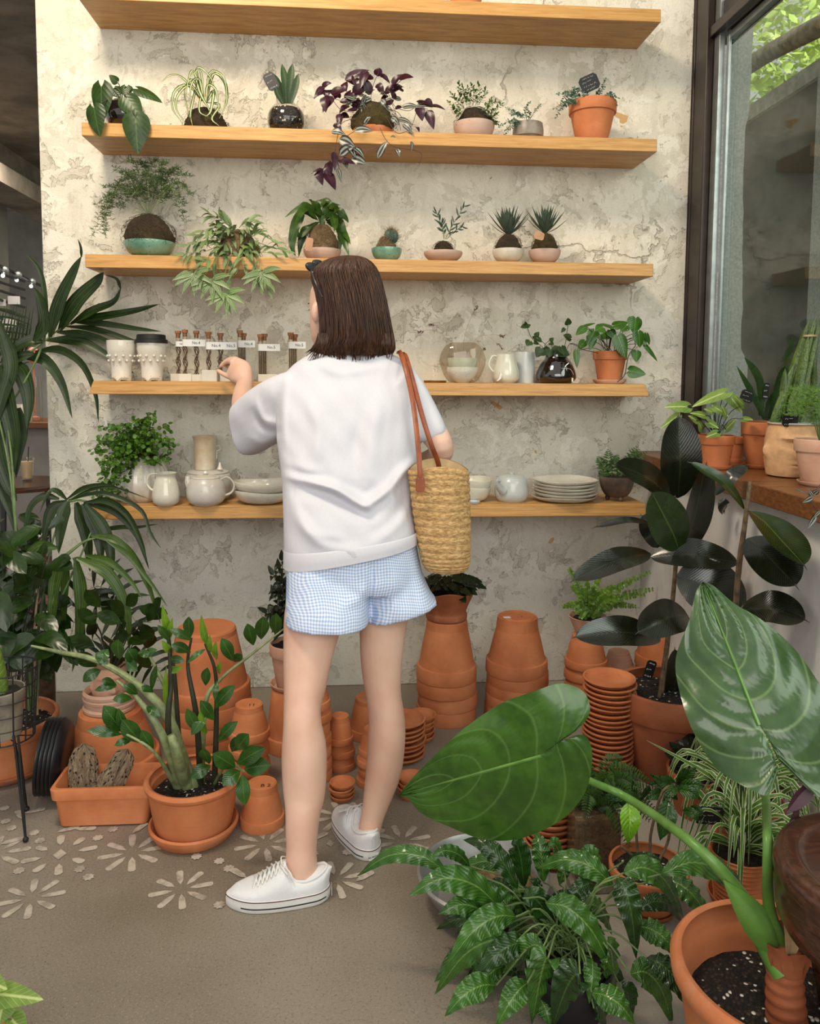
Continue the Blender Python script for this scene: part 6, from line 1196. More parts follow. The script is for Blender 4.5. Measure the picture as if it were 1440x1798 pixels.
LW = [(14, [(104, 876), (75, 872), (50, 900), (41, 975)]), (22, [(118, 880), (92, 895), (82, 925), (76, 960)]), (25, [(120, 880), (112, 905), (106, 940), (103, 972)]), (28, [(134, 882), (148, 920), (156, 960), (158, 1004)]), (24, [(145, 885), (168, 925), (176, 960), (178, 998)]), (24, [(150, 885), (182, 930), (194, 970), (197, 1018)]), (17, [(147, 882), (200, 896), (240, 938), (262, 1000)]), (9, [(120, 878), (180, 866), (245, 893), (264, 935), (282, 962)]), (6, [(125, 876), (160, 860), (200, 856), (262, 876)]), (9, [(170, 932), (210, 926), (240, 926), (277, 920)]), (14, [(150, 882), (190, 880), (225, 905), (248, 950), (258, 985)]), (10, [(118, 878), (100, 862), (85, 866), (70, 900)]), (9, [(118, 876), (150, 856), (190, 852), (225, 866)])]
LW2 = [(22, [(100, 962), (66, 962), (35, 1010), (12, 1105)]), (20, [(84, 962), (58, 1000), (42, 1060), (27, 1112)]), (24, [(112, 975), (98, 1020), (92, 1080), (85, 1132)]), (18, [(120, 975), (115, 1030), (112, 1090), (108, 1157)]), (24, [(133, 978), (142, 1040), (140, 1110), (127, 1180)]), (23, [(135, 980), (190, 1008), (222, 1070), (227, 1145)]), (16, [(183, 943), (225, 965), (258, 1020), (282, 1095)]), (11, [(188, 950), (225, 975), (262, 1020), (294, 1065)]), (14, [(150, 975), (190, 985), (225, 1015), (250, 1050)]), (16, [(160, 940), (205, 950), (240, 990), (262, 1040)])]
blades(ml, LW, 2.8 / F, Y=2.78, n=20); blades(m2, LW2, 2.7 / F, Y=2.7, n=20)
for pl in ([(60, 1250, 2.62), (66, 1120, 2.66), (90, 960, 2.74), (120, 880, 2.78)], [(60, 1250, 2.62), (72, 1150, 2.64), (100, 1030, 2.66), (118, 973, 2.7)], [(52, 1250, 2.62), (40, 1100, 2.7), (20, 850, 2.85), (-5, 720, 2.93)], [(58, 1250, 2.62), (50, 1150, 2.66), (30, 950, 2.75), (20, 800, 2.9), (5, 700, 2.95)], [(118, 973, 2.7), (150, 950, 2.72), (190, 940, 2.74)], [(120, 880, 2.78), (140, 878, 2.79), (165, 884, 2.8)], [(62, 1250, 2.6), (80, 1120, 2.66), (160, 935, 2.74)]):
    ms.tube([at(*q) for q in pl], [.006, .004, .003], 7, n=22)
# smaller feather palm behind
for sg, pts, n_ in ((1, [(120, 1130, 2.75), (150, 1040, 2.85), (200, 1040, 2.95), (250, 1110, 3.0)], 12), (1, [(130, 1140, 2.75), (180, 1120, 2.8), (240, 1140, 2.85), (280, 1180, 2.9)], 10)):
    frond(m2 if 0 else ml, ms, [at(*q) for q in pts], n_, .14, .018, fc=(.1, -1, .3), sh='lance', up=.5, taper=.5, nn=7)
ml.build('dark_leaflets', MAT['L_palm'], PT); m2.build('light_leaflets', MAT['L_palm2'], PT); ms.build('stalks', MAT['stem'], PT)
# dark undergrowth around the left pots
T = thing('dark_leafy_shrub', 'low dark broad-leaved foliage behind the wire stand', 'plant', (PT.location.x - .02, 2.7, PT.location.z)); ml, ms = MB(), MB(); random.seed(91)
T.location = (pb.x + .02, pb.y, zl - .02)
for i in range(110):
    a, b = U(-25, 120), U(900, 1170)
    if a > 95 and b < 1060: continue
    Yq = U(2.5, 2.85); q = at(a, b, Yq); d = Vector((U(-1, 1), -.4, U(-.5, .7))).normalized(); leaf(ml, [q, q + d * .05, q + d * .1 + Vector((0, 0, -.015))], .055, 'oval', face=(U(-.6, .6), -.7, .7), n=7, m=5)
    if i % 4 == 0: ms.tube([Vector(T.location), (q + Vector(T.location)) / 2 + Vector((0, 0, .03)), q], .0016, 5, n=8)
for a, b, c_, d_, w_ in ((-10, 1175, 62, 1120, 46), (30, 1170, 95, 1150, 40), (-10, 1110, 40, 1180, 40), (60, 1120, 120, 1145, 30), (-12, 1040, 12, 1110, 40)):
    q, r = at(a, b, 2.45), at(c_, d_, 2.4); leaf(ml, [q, (q + r) / 2 + Vector((0, 0, .02)), r], w_ * 2.4 / F, 'oval', face=(0, -.6, .8), n=9, m=5)
ml.build('leaves', MAT['L_shrub'], T); ms.build('stems', MAT['stem_dark'], T)
# zz plant growth
ml, m2, ms, md = MB(), MB(), MB(), MB(); random.seed(92); r0 = Vector((pz.x, pz.y, zr - .04))
def zst(pts, r, mat, Y0, dY=0): 
    sp = [r0 + Vector((at(pts[0][0], 1350, 2.2).x - r0.x, U(-.02, .02), 0))] + [at(a, b, Y0 + dY * i) for i, (a, b) in enumerate(pts[1:])]; mat.tube(sp, r, 9, n=24); return sp
zst([(330, 1350), (300, 1270), (245, 1205), (170, 1160), (105, 1145), (55, 1134)], [.017, .015, .011, .008, .006, .003], ms, 2.15, .03)
zst([(315, 1350), (285, 1290), (240, 1225), (205, 1195)], [.014, .011, .006, .004], ms, 2.12, .02); zst([(340, 1352), (310, 1290), (300, 1230), (262, 1150)], [.016, .012, .007, .004], ms, 2.2, .02)
zst([(310, 1350), (270, 1320), (215, 1285)], [.008, .004, .003], ms, 2.1)
zst([(325, 1350), (310, 1320), (300, 1290)], [.02, .014, .01], ms, 2.1)
zst([(350, 1350), (360, 1240), (385, 1195), (440, 1150), (500, 1103)], [.01, .007, .005, .004, .002], ms, 2.2, .02)
zst([(300, 1350), (295, 1270), (300, 1200), (297, 1130), (292, 1110)], [.009, .008, .006, .004], md, 2.12); zst([(350, 1352), (345, 1260), (330, 1170), (336, 1120)], [.009, .008, .005, .003], md, 2.14); zst([(375, 1350), (380, 1260), (378, 1180), (360, 1130)], [.009, .007, .005, .003], md, 2.18); zst([(320, 1340), (312, 1260), (306, 1180), (300, 1150)], [.007, .006, .004], md, 2.2); zst([(372, 1345), (400, 1340), (428, 1355)], [.005, .004, .003], ms, 2.08)
Z = lambda a, b: (150 + a / 3.27, 950 + b / 3.27)
for a, b, w_ in (((215, 1095), (118, 965), 90), ((210, 1110), (35, 1090), 56), ((235, 1105), (195, 980), 50), ((320, 1160), (225, 1040), 90), ((270, 1140), (180, 1170), 40), ((390, 1200), (330, 1100), 60), ((180, 830), (105, 800), 45), ((180, 835), (70, 855), 36), ((270, 905), (172, 910), 50), ((90, 740), (0, 800), 60), ((195, 680), (190, 580), 76), ((290, 700), (250, 630), 70), ((230, 690), (290, 740), 60), ((330, 670), (400, 630), 44), ((300, 640), (370, 660), 40), ((610, 570), (500, 515), 44), ((605, 640), (510, 600), 60), ((600, 560), (595, 450), 56), ((490, 580), (425, 495), 40), ((690, 620), (600, 690), 30), ((690, 830), (700, 740), 50), ((760, 800), (745, 900), 30), ((850, 690), (790, 575), 66), ((855, 695), (895, 660), 56), ((965, 600), (935, 490), 70), ((1010, 565), (1020, 450), 80), ((1095, 540), (1095, 430), 70), ((740, 960), (845, 845), 70), ((740, 1030), (670, 930), 60), ((700, 1000), (620, 1100), 60), ((650, 1100), (590, 980), 60), ((870, 1200), (930, 1120), 80), ((870, 1280), (1010, 1200), 86), ((910, 1310), (1045, 1290), 90), ((890, 1320), (800, 1390), 80), ((900, 1340), (915, 1495), 78), ((860, 1300), (750, 1230), 90), ((720, 1290), (620, 1350), 70), ((710, 1280), (680, 1200), 70), ((840, 1210), (900, 1130), 70), ((760, 1150), (860, 1050), 60), ((390, 870), (330, 840), 40), ((380, 860), (405, 730), 34), ((480, 680), (560, 690), 44), ((350, 950), (420, 1000), 44), ((300, 880), (230, 830), 50), ((130, 620), (90, 700), 60), ((60, 640), (120, 700), 50)):
    A, B = at(*Z(*a), 2.12), at(*Z(*b), 2.1)
    if a[0] > 850 and a[1] < 900: A, B = at(*Z(*a), 2.27), at(*Z(*b), 2.25)
    if a[0] > 850 and a[1] > 1100: A, B = at(*Z(*a), 2.04), at(*Z(*b), 2.01)
    B = A + (B - A) * 1.15
    leaf(ml, [A, (A + B) / 2 + Vector((0, -.008, .006)), B], w_ / 3.27 * 2.15 / F * 1.12, 'zz', face=(U(-.4, .4), -1, U(.1, .8)), fold=.15, n=10, m=5)
for a, b, w_ in (((490, 560), (440, 365), 46), ((480, 560), (500, 440), 36), ((500, 640), (440, 570), 44), ((490, 540), (425, 495), 40), ((700, 600), (665, 425), 44), ((720, 640), (715, 535), 36), ((750, 680), (750, 575), 50), ((765, 760), (780, 690), 40), ((465, 960), (465, 720), 34), ((480, 740), (560, 720), 44), ((690, 1110), (660, 965), 60)):
    A, B = at(*Z(*a), 2.13), at(*Z(*b), 2.1); leaf(m2, [A, (A + B) / 2 + Vector((0, -.008, 0)), B], w_ / 3.27 * 2.15 / F, 'lance', face=(U(-.5, .5), -1, .3), fold=.3, n=10, m=5, wave=.1)
ml.build('leaves', MAT['L_zz'], ZZ); m2.build('new_leaves', MAT['L_zznew'], ZZ)['label'] = 'bright new leaves'; ms.build('pale_stems', MAT['stem_pale'], ZZ); md.build('dark_stems', MAT['stem_dark'], ZZ)
# dark plant behind zz
T = thing('dark_succulent_shrub', 'dark thick-leaved plant behind the driftwood trough', 'plant', (pL.x, pL.y, zL + .10)); ml, ms = MB(), MB(); random.seed(93); r0 = Vector(T.location)
for i in range(30):
    q = at(U(150, 270), U(1060, 1180), U(2.5, 2.75)); d = Vector((U(-1, 1), -.5, U(-.1, 1))).normalized(); leaf(ml, [q, q + d * .04, q + d * .085], .045, 'obov', face=(U(-.5, .5), -.8, .5), n=8, m=5)
    if i % 3 == 0: ms.tube([r0, (r0 + q) / 2 + Vector((0, 0, .04)), q], .0025, 5, n=8)
ml.build('leaves', MAT['L_shrub'], T); ms.build('stems', MAT['stem_dark'], T)
# rubber plant leaves: (base px, tip px, width px, Y base, Y tip, face, green?)
ms = MB(); ms.tube([Vector((pR.x - .03, pR.y, zR - .04)), at(1186, 1000, 2.45), at(1184, 870, 2.42)], [.008, .007, .005], 9, n=14); ms.tube([Vector((pR.x - .05, pR.y - .03, zR - .04)), at(1180, 1060, 2.4)], .006, 8); ms.tube([at(1291, 1080, 2.2), at(1297, 1000, 2.15), at(1308, 920, 2.12), at(1317, 845, 2.12)], [.009, .008, .005], 8, n=12)
ms.tube([Vector((pR.x + .03, pR.y - .02, zR - .04)), at(1265, 1160, 2.3), at(1291, 1080, 2.2)], .009, 8, n=10)
ms.build('stems', MAT['stem_wood'], RB); MB().tube([at(1184, 965, 2.43), at(1183, 832, 2.42)], .006, 8).build('bamboo_cane', MAT['bamboo'], RB)
RL = [((1190, 875), (1192, 731), 78, 2.42, 2.40, (0, -1, .1), 0, .1), ((1182, 880), (1082, 815), 56, 2.42, 2.3, (-.2, -.9, .6), 0, .15), ((1192, 965), (1145, 865), 78, 2.36, 2.28, (-.1, -1, .3), 1, .1), ((1195, 985), (1240, 815), 66, 2.40, 2.33, (.35, -1, 0), 0, .3), ((1308, 895), (1213, 812), 30, 2.13, 2.15, (-.3, -.5, .9), 1, .2), ((1255, 870), (1312, 818), 26, 2.28, 2.28, (0, -.5, .8), 0, .1), ((1180, 960), (1128, 905), 60, 2.5, 2.55, (0, -1, 0), 0, .1), ((1145, 920), (1044, 925), 16, 2.52, 2.5, (0, -.6, .8), 0, .1), ((1143, 972), (1007, 1018), 50, 2.40, 2.28, (-.1, -.7, .8), 0, .15), ((1142, 978), (1296, 988), 62, 2.38, 2.30, (0, -.75, .75), 0, .2), ((1188, 1010), (1306, 1075), 100, 2.34, 2.26, (0, -1, .3), 0, .1), ((1208, 1080), (1120, 1110), 68, 2.30, 2.18, (-.1, -.8, .6), 0, .2), ((1160, 1120), (1010, 1118), 62, 2.28, 2.20, (-.1, -.7, .75), 0, .25), ((1298, 1072), (1414, 1088), 76, 2.1, 1.97, (.2, -.8, .6), 0, .2), ((1312, 945), (1398, 1028), 92, 2.08, 1.95, (0, -.9, .5), 0, .1), ((1318, 897), (1412, 992), 92, 2.05, 1.88, (.35, -1, .25), 1, .25), ((1262, 880), (1272, 898), 26, 2.4, 2.42, (0, -1, .3), 0, .1), ((1180, 1250), (1185, 1140), 40, 2.48, 2.46, (0, -1, .1), 0, .1), ((1225, 1320), (1190, 1300), 36, 2.3, 2.3, (0, -1, .3), 0, .1)]
for i, (a, b, w_, Y0, Y1, fc, gr, cu) in enumerate(RL):
    A, B = at(*a, Y0), at(*b, Y1); L = (B - A).length; k = Y0 / F; m = MB(); mid = (A + B) / 2 + Vector((0, 0, .02 if abs(B.x - A.x) > abs(B.z - A.z) else 0)) + Vector((0, -.015, 0)); d = (B - mid).normalized()
    leaf(m, [A, A.lerp(mid, .5) + Vector((0, -.004, .004)), mid, mid.lerp(B, .6), B], w_ * k, 'oval', face=fc, fold=.08, cup=-cu * .6, n=26, m=9, ph=0)
    m.tube([B - d * .004, B + d * .012 + Vector((0, 0, -.004))], [.0025, .0006], 6)
    m.build('leaf', MAT['L_rubbergreen' if gr else 'L_rubber'], RB, angle=70)
# alocasia
pa = atz(1378, 1700, .30); RA = 186 * proj(pa)[2] / F; AL = thing('alocasia', 'alocasia with two huge ribbed leaves in a terracotta pot, front right', 'plant', (pa.x, pa.y, 0)); P0 = Vector((pa.x, pa.y, 0))
m = MB().lathe(vessel([(RA * .68, 0), (RA * .72, .01), (RA * .93, .24), (RA * .97, .262), (RA * 1.02, .272), (RA * 1.03, .29), (RA * 1.0, .30)], .014, False), P0, 80); m.build('pot', MAT['terra'], AL); soil(P0 + Vector((0, 0, .215)), RA * .9, AL, 'perlite', hump=.01)
tk = at(1383, 1790, pa.y - .02); tk.z = .2; m = MB(); tt = [tk, tk + Vector((-.002, 0, .03)), tk + Vector((-.004, .005, .075)), tk + Vector((-.004, .008, .12)), tk + Vector((-.002, .01, .15))]
m.tube(tt, lambda t: .034 * (1 + .05 * math.sin(t * 60)) * (1 - .22 * t), 20, n=40); m.build('trunk', MAT['terra_worn'], AL, angle=80)
top = tt[-1]; m = MB()
for i in range(7): a = i * .95; q = top + Vector((.03 * math.cos(a), .03 * math.sin(a), -.05)); leaf(m, [q, q + Vector((.006 * math.cos(a), .006 * math.sin(a), .04)), q + Vector((.02 * math.cos(a), .02 * math.sin(a), .07))], .05, 'oval', face=(math.cos(a), math.sin(a), .1), cup=.5, n=8, m=5, wave=.1)
q = top + Vector((-.012, -.03, -.03)); m.build('papery_sheath', MAT['terra_worn'], AL); YA = pa.y
A1 = at(1003, 1322, 1.50); m = MB(); m.tube([top + Vector((-.01, -.01, -.04)), at(1345, 1660, YA), at(1300, 1570, YA + .01), at(1215, 1480, YA + .05), at(1100, 1400, 1.5), at(1025, 1364, 1.51), A1 + Vector((.0, .01, -.004))], [.022, .017, .012, .009, .008, .007, .005], 12, n=40)
leaf(m, [at(1370, 1690, YA - .02), at(1330, 1620, YA - .02), at(1270, 1545, YA)], .05, 'lance', face=(0, -1, 0), cup=.8, n=14, m=5); m.build('leaf_stalk', MAT['alostem'], AL, angle=80)
A2 = at(1333, 1273, 1.30); m = MB(); m.tube([top + Vector((.01, 0, -.03)), at(1352, 1600, YA), at(1348, 1480, YA - .02), at(1343, 1380, 1.36), A2 + Vector((0, .02, 0))], [.014, .010, .008, .007, .005], 12, n=30); m.build('leaf_stalk', MAT['alostem'], AL, angle=80)
m = MB(); leaf(m, [at(1385, 1690, YA - .04), at(1392, 1620, YA - .045), at(1370, 1530, YA - .03), at(1345, 1485, YA - .02)], .03, 'lance', face=(-.4, -1, 0), fold=.5, n=16, m=5); m.build('dry_spathe', MAT['bamboo'], AL)
m = MB(); m.tube([top + Vector((.02, 0, -.02)), at(1382, 1560, YA + .02), at(1390, 1470, YA + .03), at(1400, 1420, YA + .02)], [.01, .011, .01, .004], 10, n=20); leaf(m, [at(1382, 1425, YA), at(1410, 1390, YA), at(1438, 1370, YA)], .03, 'lance', fold=.5); m.build('dark_shoot', MAT['stem_purple'], AL)
def bigleaf(b, tipp, face, Lpx_outline, name, mat, Yb, Yt, Yl, bulge=.02, quilt=.006, qn=7, qk=.42, nt=90, nm=16):
    """b stalk joint px, tip px, outline = left/right silhouette px from lobe end round to the tip, each list [(px,py)], real positions on a gently curved sheet"""
    # sheet depth: Y varies linearly with distance along the axis, plus a bulge
    bx, by = b; tx, ty = tipp; ax = Vector((tx - bx, ty - by)); L = ax.length; ax.normalize(); nx = Vector((-ax.y, ax.x)); m = MB(); lob = Yl
    sides = []
    for sg, ol in enumerate(Lpx_outline):
        op = [Vector((v.x, v.z)) for v in smoothpts([(x, 0, y) for x, y in ol[0]], nt)]
        ip = [Vector((v.x, v.z)) for v in smoothpts([(x, 0, y) for x, y in ol[1]], max(4, int(nt * ol[2])))]
        ip += [Vector((bx, by)).lerp(Vector((tx, ty)), (i + 1) / (nt - len(ip))) for i in range(nt - len(ip))]
        sg_ = 1 if sg == 0 else -1
        rows = []; uvs = []
        for i in range(nt):
            row = []; ur = []; d = Vector((ip[i].x - bx, ip[i].y - by)); t0 = d.dot(ax) / L
            for j in range(nm):
                a = j / (nm - 1); P = ip[i].lerp(op[i], a); v = Vector((P.x - bx, P.y - by)); t = v.dot(ax) / L; s_ = abs(v.dot(nx)) / L
                Yq = Yb + (Yt - Yb) * t + (lob - Yb) * (max(0, -t) * 2) - bulge * (1 - (1.9 * s_) ** 2) + bulge * 1.2 * t * t - .015 * a * math.sin(t * 9 + sg * 2) * (s_ * 2)
                v_ = i / (nt - 1); ph = v_ * qn - 0; Yq += -quilt * (abs(math.sin(math.pi * qn * (v_ - qk * a))) ** .55) * min(1, a * 4) * (1 - .6 * a ** 4)
                row.append(at(P.x, P.y, Yq)); ur.append((.5 + (.5 if sg else -.5) * a, v_))
            rows.append(row); uvs.append(ur)
        if sg: rows = [r[::-1] for r in rows]; uvs = [r[::-1] for r in uvs]
        m.grid(rows, uvs)
    c = MB(); c.tube([at(bx + (tx - bx) * t, by + (ty - by) * t, Yb + (Yt - Yb) * t - bulge + bulge * 1.2 * t * t - .0015) for t in [i / 20 for i in range(21)]], lambda t: .0035 * (1 - .85 * t), 6)
    o = m.build(name, MAT[mat], AL, angle=80); c.build('midrib', MAT['alostem'], o)
    return o
bigleaf((950, 1327), (700, 1396), None, [([(1040, 1330), (1025, 1385), (985, 1440), (920, 1472), (850, 1476), (780, 1450), (735, 1430), (700, 1396)][0:0] or [(988, 1300), (1025, 1290), (1040, 1325), (1028, 1390), (985, 1440), (915, 1472), (850, 1474), (790, 1452), (740, 1428), (718, 1404), (700, 1396)], [(988, 1302), (970, 1308), (952, 1325)], .16), ([(986, 1300), (1015, 1280), (1036, 1250), (1025, 1215), (985, 1200), (935, 1215), (880, 1235), (820, 1275), (770, 1320), (725, 1365), (700, 1396)], [(984, 1305), (965, 1312), (952, 1325)], .16)], 'leaf', 'L_alo', 1.48, 1.62, 1.50, bulge=.035, qn=8)
bigleaf((1333, 1273), (1234, 1021), None, [([(1366, 1360), (1350, 1394), (1325, 1390), (1260, 1350), (1215, 1280), (1190, 1200), (1188, 1150), (1210, 1090), (1222, 1040), (1234, 1021)], [(1362, 1335), (1350, 1305), (1336, 1276)], .2), ([(1368, 1335), (1395, 1362), (1440, 1400), (1475, 1380), (1480, 1310), (1455, 1230), (1400, 1145), (1340, 1090), (1290, 1060), (1255, 1030), (1234, 1021)], [(1364, 1330), (1352, 1303), (1336, 1276)], .2)], 'leaf', 'L_alo2', 1.30, 1.42, 1.28, bulge=.035, qn=8)
# wavy calathea
pk = atz(1010, 1800, 0); pk = Vector((pk.x, 1.52, 0)); CA = thing('wavy_leaf_calathea', 'big clump of long wavy-edged glossy leaves in the front right', 'plant', pk)
MB().lathe(potprof(.09, .07, .10), pk, 44).build('pot', MAT['black'], CA); soil(pk + Vector((0, 0, .09)), .075, CA)
Z = lambda a, b: (620 + a / 2.483, 1400 + b / 2.483); r0 = pk + Vector((0, 0, .12)); random.seed(95); k = 1.55 / F
CL = [((410, 325), (15, 345), 62, 1.6), ((640, 480), (240, 430), 92, 1.55), ((720, 400), (480, 185), 70, 1.58), ((510, 300), (330, 265), 50, 1.66), ((700, 320), (420, 365), 62, 1.68), ((745, 390), (690, 200), 76, 1.62), ((830, 370), (790, 150), 70, 1.66), ((910, 290), (850, 210), 66, 1.7), ((700, 410), (470, 570), 80, 1.6), ((710, 520), (410, 730), 90, 1.52), ((700, 640), (355, 860), 90, 1.48), ((770, 640), (525, 800), 80, 1.5), ((830, 650), (655, 785), 74, 1.46), ((625, 820), (400, 955), 80, 1.44), ((740, 440), (910, 750), 84, 1.52), ((840, 460), (1140, 775), 92, 1.5), ((1135, 385), (800, 310), 84, 1.56), ((1150, 350), (1235, 705), 88, 1.5), ((1180, 330), (1440, 520), 84, 1.5), ((1080, 310), (980, 280), 90, 1.66), ((1240, 490), (1435, 545), 60, 1.55), ((1230, 560), (1420, 700), 80, 1.5), ((1210, 770), (1395, 1000), 90, 1.42), ((1280, 700), (1480, 940), 80, 1.42), ((850, 700), (780, 990), 110, 1.42), ((760, 810), (625, 1000), 80, 1.42), ((990, 770), (870, 1000), 110, 1.4), ((1040, 700), (1030, 900), 60, 1.45), ((1110, 660), (1130, 920), 90, 1.45), ((1070, 380), (910, 480), 60, 1.58), ((1000, 480), (1130, 600), 70, 1.6), ((1040, 850), (1230, 990), 80, 1.4), ((1050, 920), (1100, 1010), 70, 1.4), ((800, 860), (860, 1000), 70, 1.5), ((680, 580), (780, 650), 60, 1.6), ((1180, 280), (1350, 280), 20, 1.6), ((600, 480), (450, 600), 60, 1.62), ((900, 560), (960, 700), 70, 1.6), ((1180, 850), (1200, 990), 70, 1.45), ((640, 640), (530, 780), 60, 1.55), ((900, 380), (940, 250), 50, 1.7)]
EX = [((1165, 1545), (1252, 1635), 34, 1.62), ((1160, 1535), (1335, 1625), 34, 1.5)]
for i_ in range(34):
    a_ = U(0, 6.28); cx_, cy_ = 760 + 150 * math.cos(a_), 640 + 120 * math.sin(a_); L_ = U(180, 330); CL.append(((cx_, cy_), (cx_ + L_ * math.cos(a_) * 1.1, cy_ + L_ * math.sin(a_) * .8 + 70), U(70, 95), U(1.56, 1.7)))
ms = MB(); ii = 0
for a, b, w_, Yq in CL + EX:
    (ax_, ay_), (bx_, by_) = (a, b) if (a, b, w_, Yq) in EX else (Z(*a), Z(*b)); w2 = w_ if (a, b, w_, Yq) in EX else w_ / 2.483; ii += 1
    A = at(ax_, ay_, Yq); B = at(bx_, by_, Yq - .05 + .1 * (ii % 2)); L = (B - A).length; up_ = Vector((0, -.01, .045 * L / .2)); m = MB()
    leaf(m, [A, A.lerp(B, .3) + up_, A.lerp(B, .65) + up_ * 1.1, B], w2 * k * 1.35, 'lance', face=(U(-.25, .25), -.75, .65), fold=-.2, wave=.2, wf=7, n=54, m=9); m.build('leaf', MAT['L_cala' if ii % 3 else 'L_calab'], CA, angle=80)
    ms.tube([r0 + Vector((U(-.04, .04), U(-.03, .03), 0)), (r0 + A) / 2 + Vector((0, 0, .05)), A], .0018, 6, n=10)
ms.build('stalks', MAT['stem'], CA)
# coffee plant leaves
ml, m2, ms = MB(), MB(), MB(); random.seed(96); r0 = pc + Vector((0, 0, zc - .02)); Z = lambda a, b: (900 + a / 2.667, 1280 + b / 2.667)
for a, b, w_, Yq, lm in (((545, 345), (540, 535), 100, 1.72, 1), ((730, 335), (690, 520), 100, 1.74, 0), ((600, 350), (480, 300), 60, 1.8, 0), ((770, 330), (640, 210), 60, 1.86, 0), ((770, 260), (700, 340), 50, 1.8, 0), ((770, 260), (860, 180), 60, 1.86, 0), ((780, 270), (900, 270), 66, 1.84, 0), ((770, 280), (880, 330), 60, 1.8, 0), ((760, 250), (640, 260), 60, 1.86, 0), ((700, 300), (620, 330), 56, 1.84, 0), ((800, 380), (870, 430), 50, 1.78, 0), ((600, 330), (640, 260), 46, 1.85, 0), ((580, 320), (440, 330), 50, 1.85, 0), ((770, 260), (800, 180), 40, 1.86, 0), ((830, 370), (890, 410), 44, 1.8, 0), ((560, 340), (560, 240), 40, 1.88, 0)):
    A, B = at(*Z(*a), Yq), at(*Z(*b), Yq - .03); leaf(m2 if lm else ml, [A, (A + B) / 2 + Vector((0, -.01, .01)), B], w_ / 2.667 * 1.78 / F, 'lance', face=(U(-.2, .2), -1, .5), fold=.1, quilt=.003, qn=8, qk=.3, n=30, m=9)
for pl in ([(600, 660), (585, 560), (580, 460), (590, 350)], [(635, 670), (645, 560), (650, 480), (700, 300), (760, 260)], [(660, 670), (690, 610), (730, 520), (740, 400)], [(570, 600), (510, 550)]): ms.tube([at(*Z(a, b), 1.79) for a, b in pl], .0035, 7, n=14)
ml.build('leaves', MAT['L_coffee'], CF); m2.build('young_leaf', MAT['L_lime'], CF)['label'] = 'single bright lime young leaf'; ms.build('stems', MAT['stem_wood'], CF)
# white-edged spider plants at the right
Z = lambda a, b: (900 + a / 2.667, 1280 + b / 2.667); random.seed(97)
def tuft(name, lab, c, z, n, L, W, parts, Ymin=0):
    T = thing(name, lab, 'plant', c); parts(T); ml = MB(); r0 = Vector(c) + Vector((0, 0, z))
    for i in range(n):
        a = U(0, 6.28); el = U(.5, 1.45); l = L * U(.6, 1.1); d = dirv(a, el); h = Vector((math.cos(a), math.sin(a), 0)); P = [r0, r0 + d * l * .4, r0 + d * l * .6 + h * l * .25, r0 + d * l * .5 + h * l * .5 - Vector((0, 0, l * U(.2, .6)))]
        if max(p_.x for p_ in P) > 1.2: P = [Vector((min(p_.x, 1.2 - .02 * (j == 3) * 0 - abs(p_.x - 1.2) * .1 if p_.x > 1.2 else p_.x), p_.y, p_.z)) for j, p_ in enumerate(P)]
        leaf(ml, P, W * U(.8, 1.1), 'blade', face=(-.2, -.5, .9), fold=.3, n=14, m=5)
    ml.build('leaves', MAT['L_spiderout'], T); return T
c1 = atz(1318, 1612, 0); c1 = Vector((c1.x, c1.y + .06, 0))
def pt1(T):
    MB().lathe(saucerprof(.075, .025), c1, 40).build('saucer', MAT['terra'], T)
    pr = [(.055, .01)] + [(.058 + .016 * i / 40 + .002 * math.sin(i * 1.6), .015 + .12 * i / 40) for i in range(41)]; MB().lathe(vessel(pr, .006, False), c1, 40).build('pot', MAT['terra'], T); soil(c1 + Vector((0, 0, .125)), .062, T)
tuft('striped_spider_plant', 'spider plant with white-edged blades in a ribbed terracotta pot, front right', c1, .13, 60, .26, .016, pt1)
c2 = Vector((1.06, 1.98, 0)); 
def pt2(T):
    MB().lathe(potprof(.10, .07, .17), c2, 44).build('pot', MAT['terra'], T); soil(c2 + Vector((0, 0, .155)), .086, T)
    o, M_ = card(at(1246, 1432, 1.80), .07, .05, 'slate', T, 'plant_tag', tilt=.1, lean=.2); scribble(M_, .07, .05, 3, T)
tuft('striped_spider_plant', 'spider plant with white-edged blades behind, against the white wall', c2, .16, 64, .30, .015, pt2)
m = MB(); leaf(m, [at(1290, 1400, 1.9), at(1250, 1365, 1.9), at(1200, 1335, 1.9), at(1135, 1300, 1.88)], .018, 'blade', face=(0, -.5, .8), n=16); m.build('long_blade', MAT['L_spiderout'], bpy.data.objects['striped_spider_plant.001'])
# small dark leaved terracotta trough behind the tag
c3 = Vector((1.05, 2.22, 0)); T = thing('dark_leaf_planter', 'low terracotta pot of small dark leaves between rubber plant and spider plant', 'plant', c3)
MB().lathe(potprof(.10, .075, .13), c3, 44).build('pot', MAT['terra_worn'], T); soil(c3 + Vector((0, 0, .12)), .086, T, 'perlite'); ml = MB()
for i in range(26): a = U(0, 6.28); d = dirv(a, U(.2, 1)); q = c3 + Vector((0, 0, .12)) + d * .05; leaf(ml, [q, q + d * .03, q + d * .07], .04, 'oval', face=(0, -.5, .8))
ml.build('leaves', MAT['L_dark'], T)
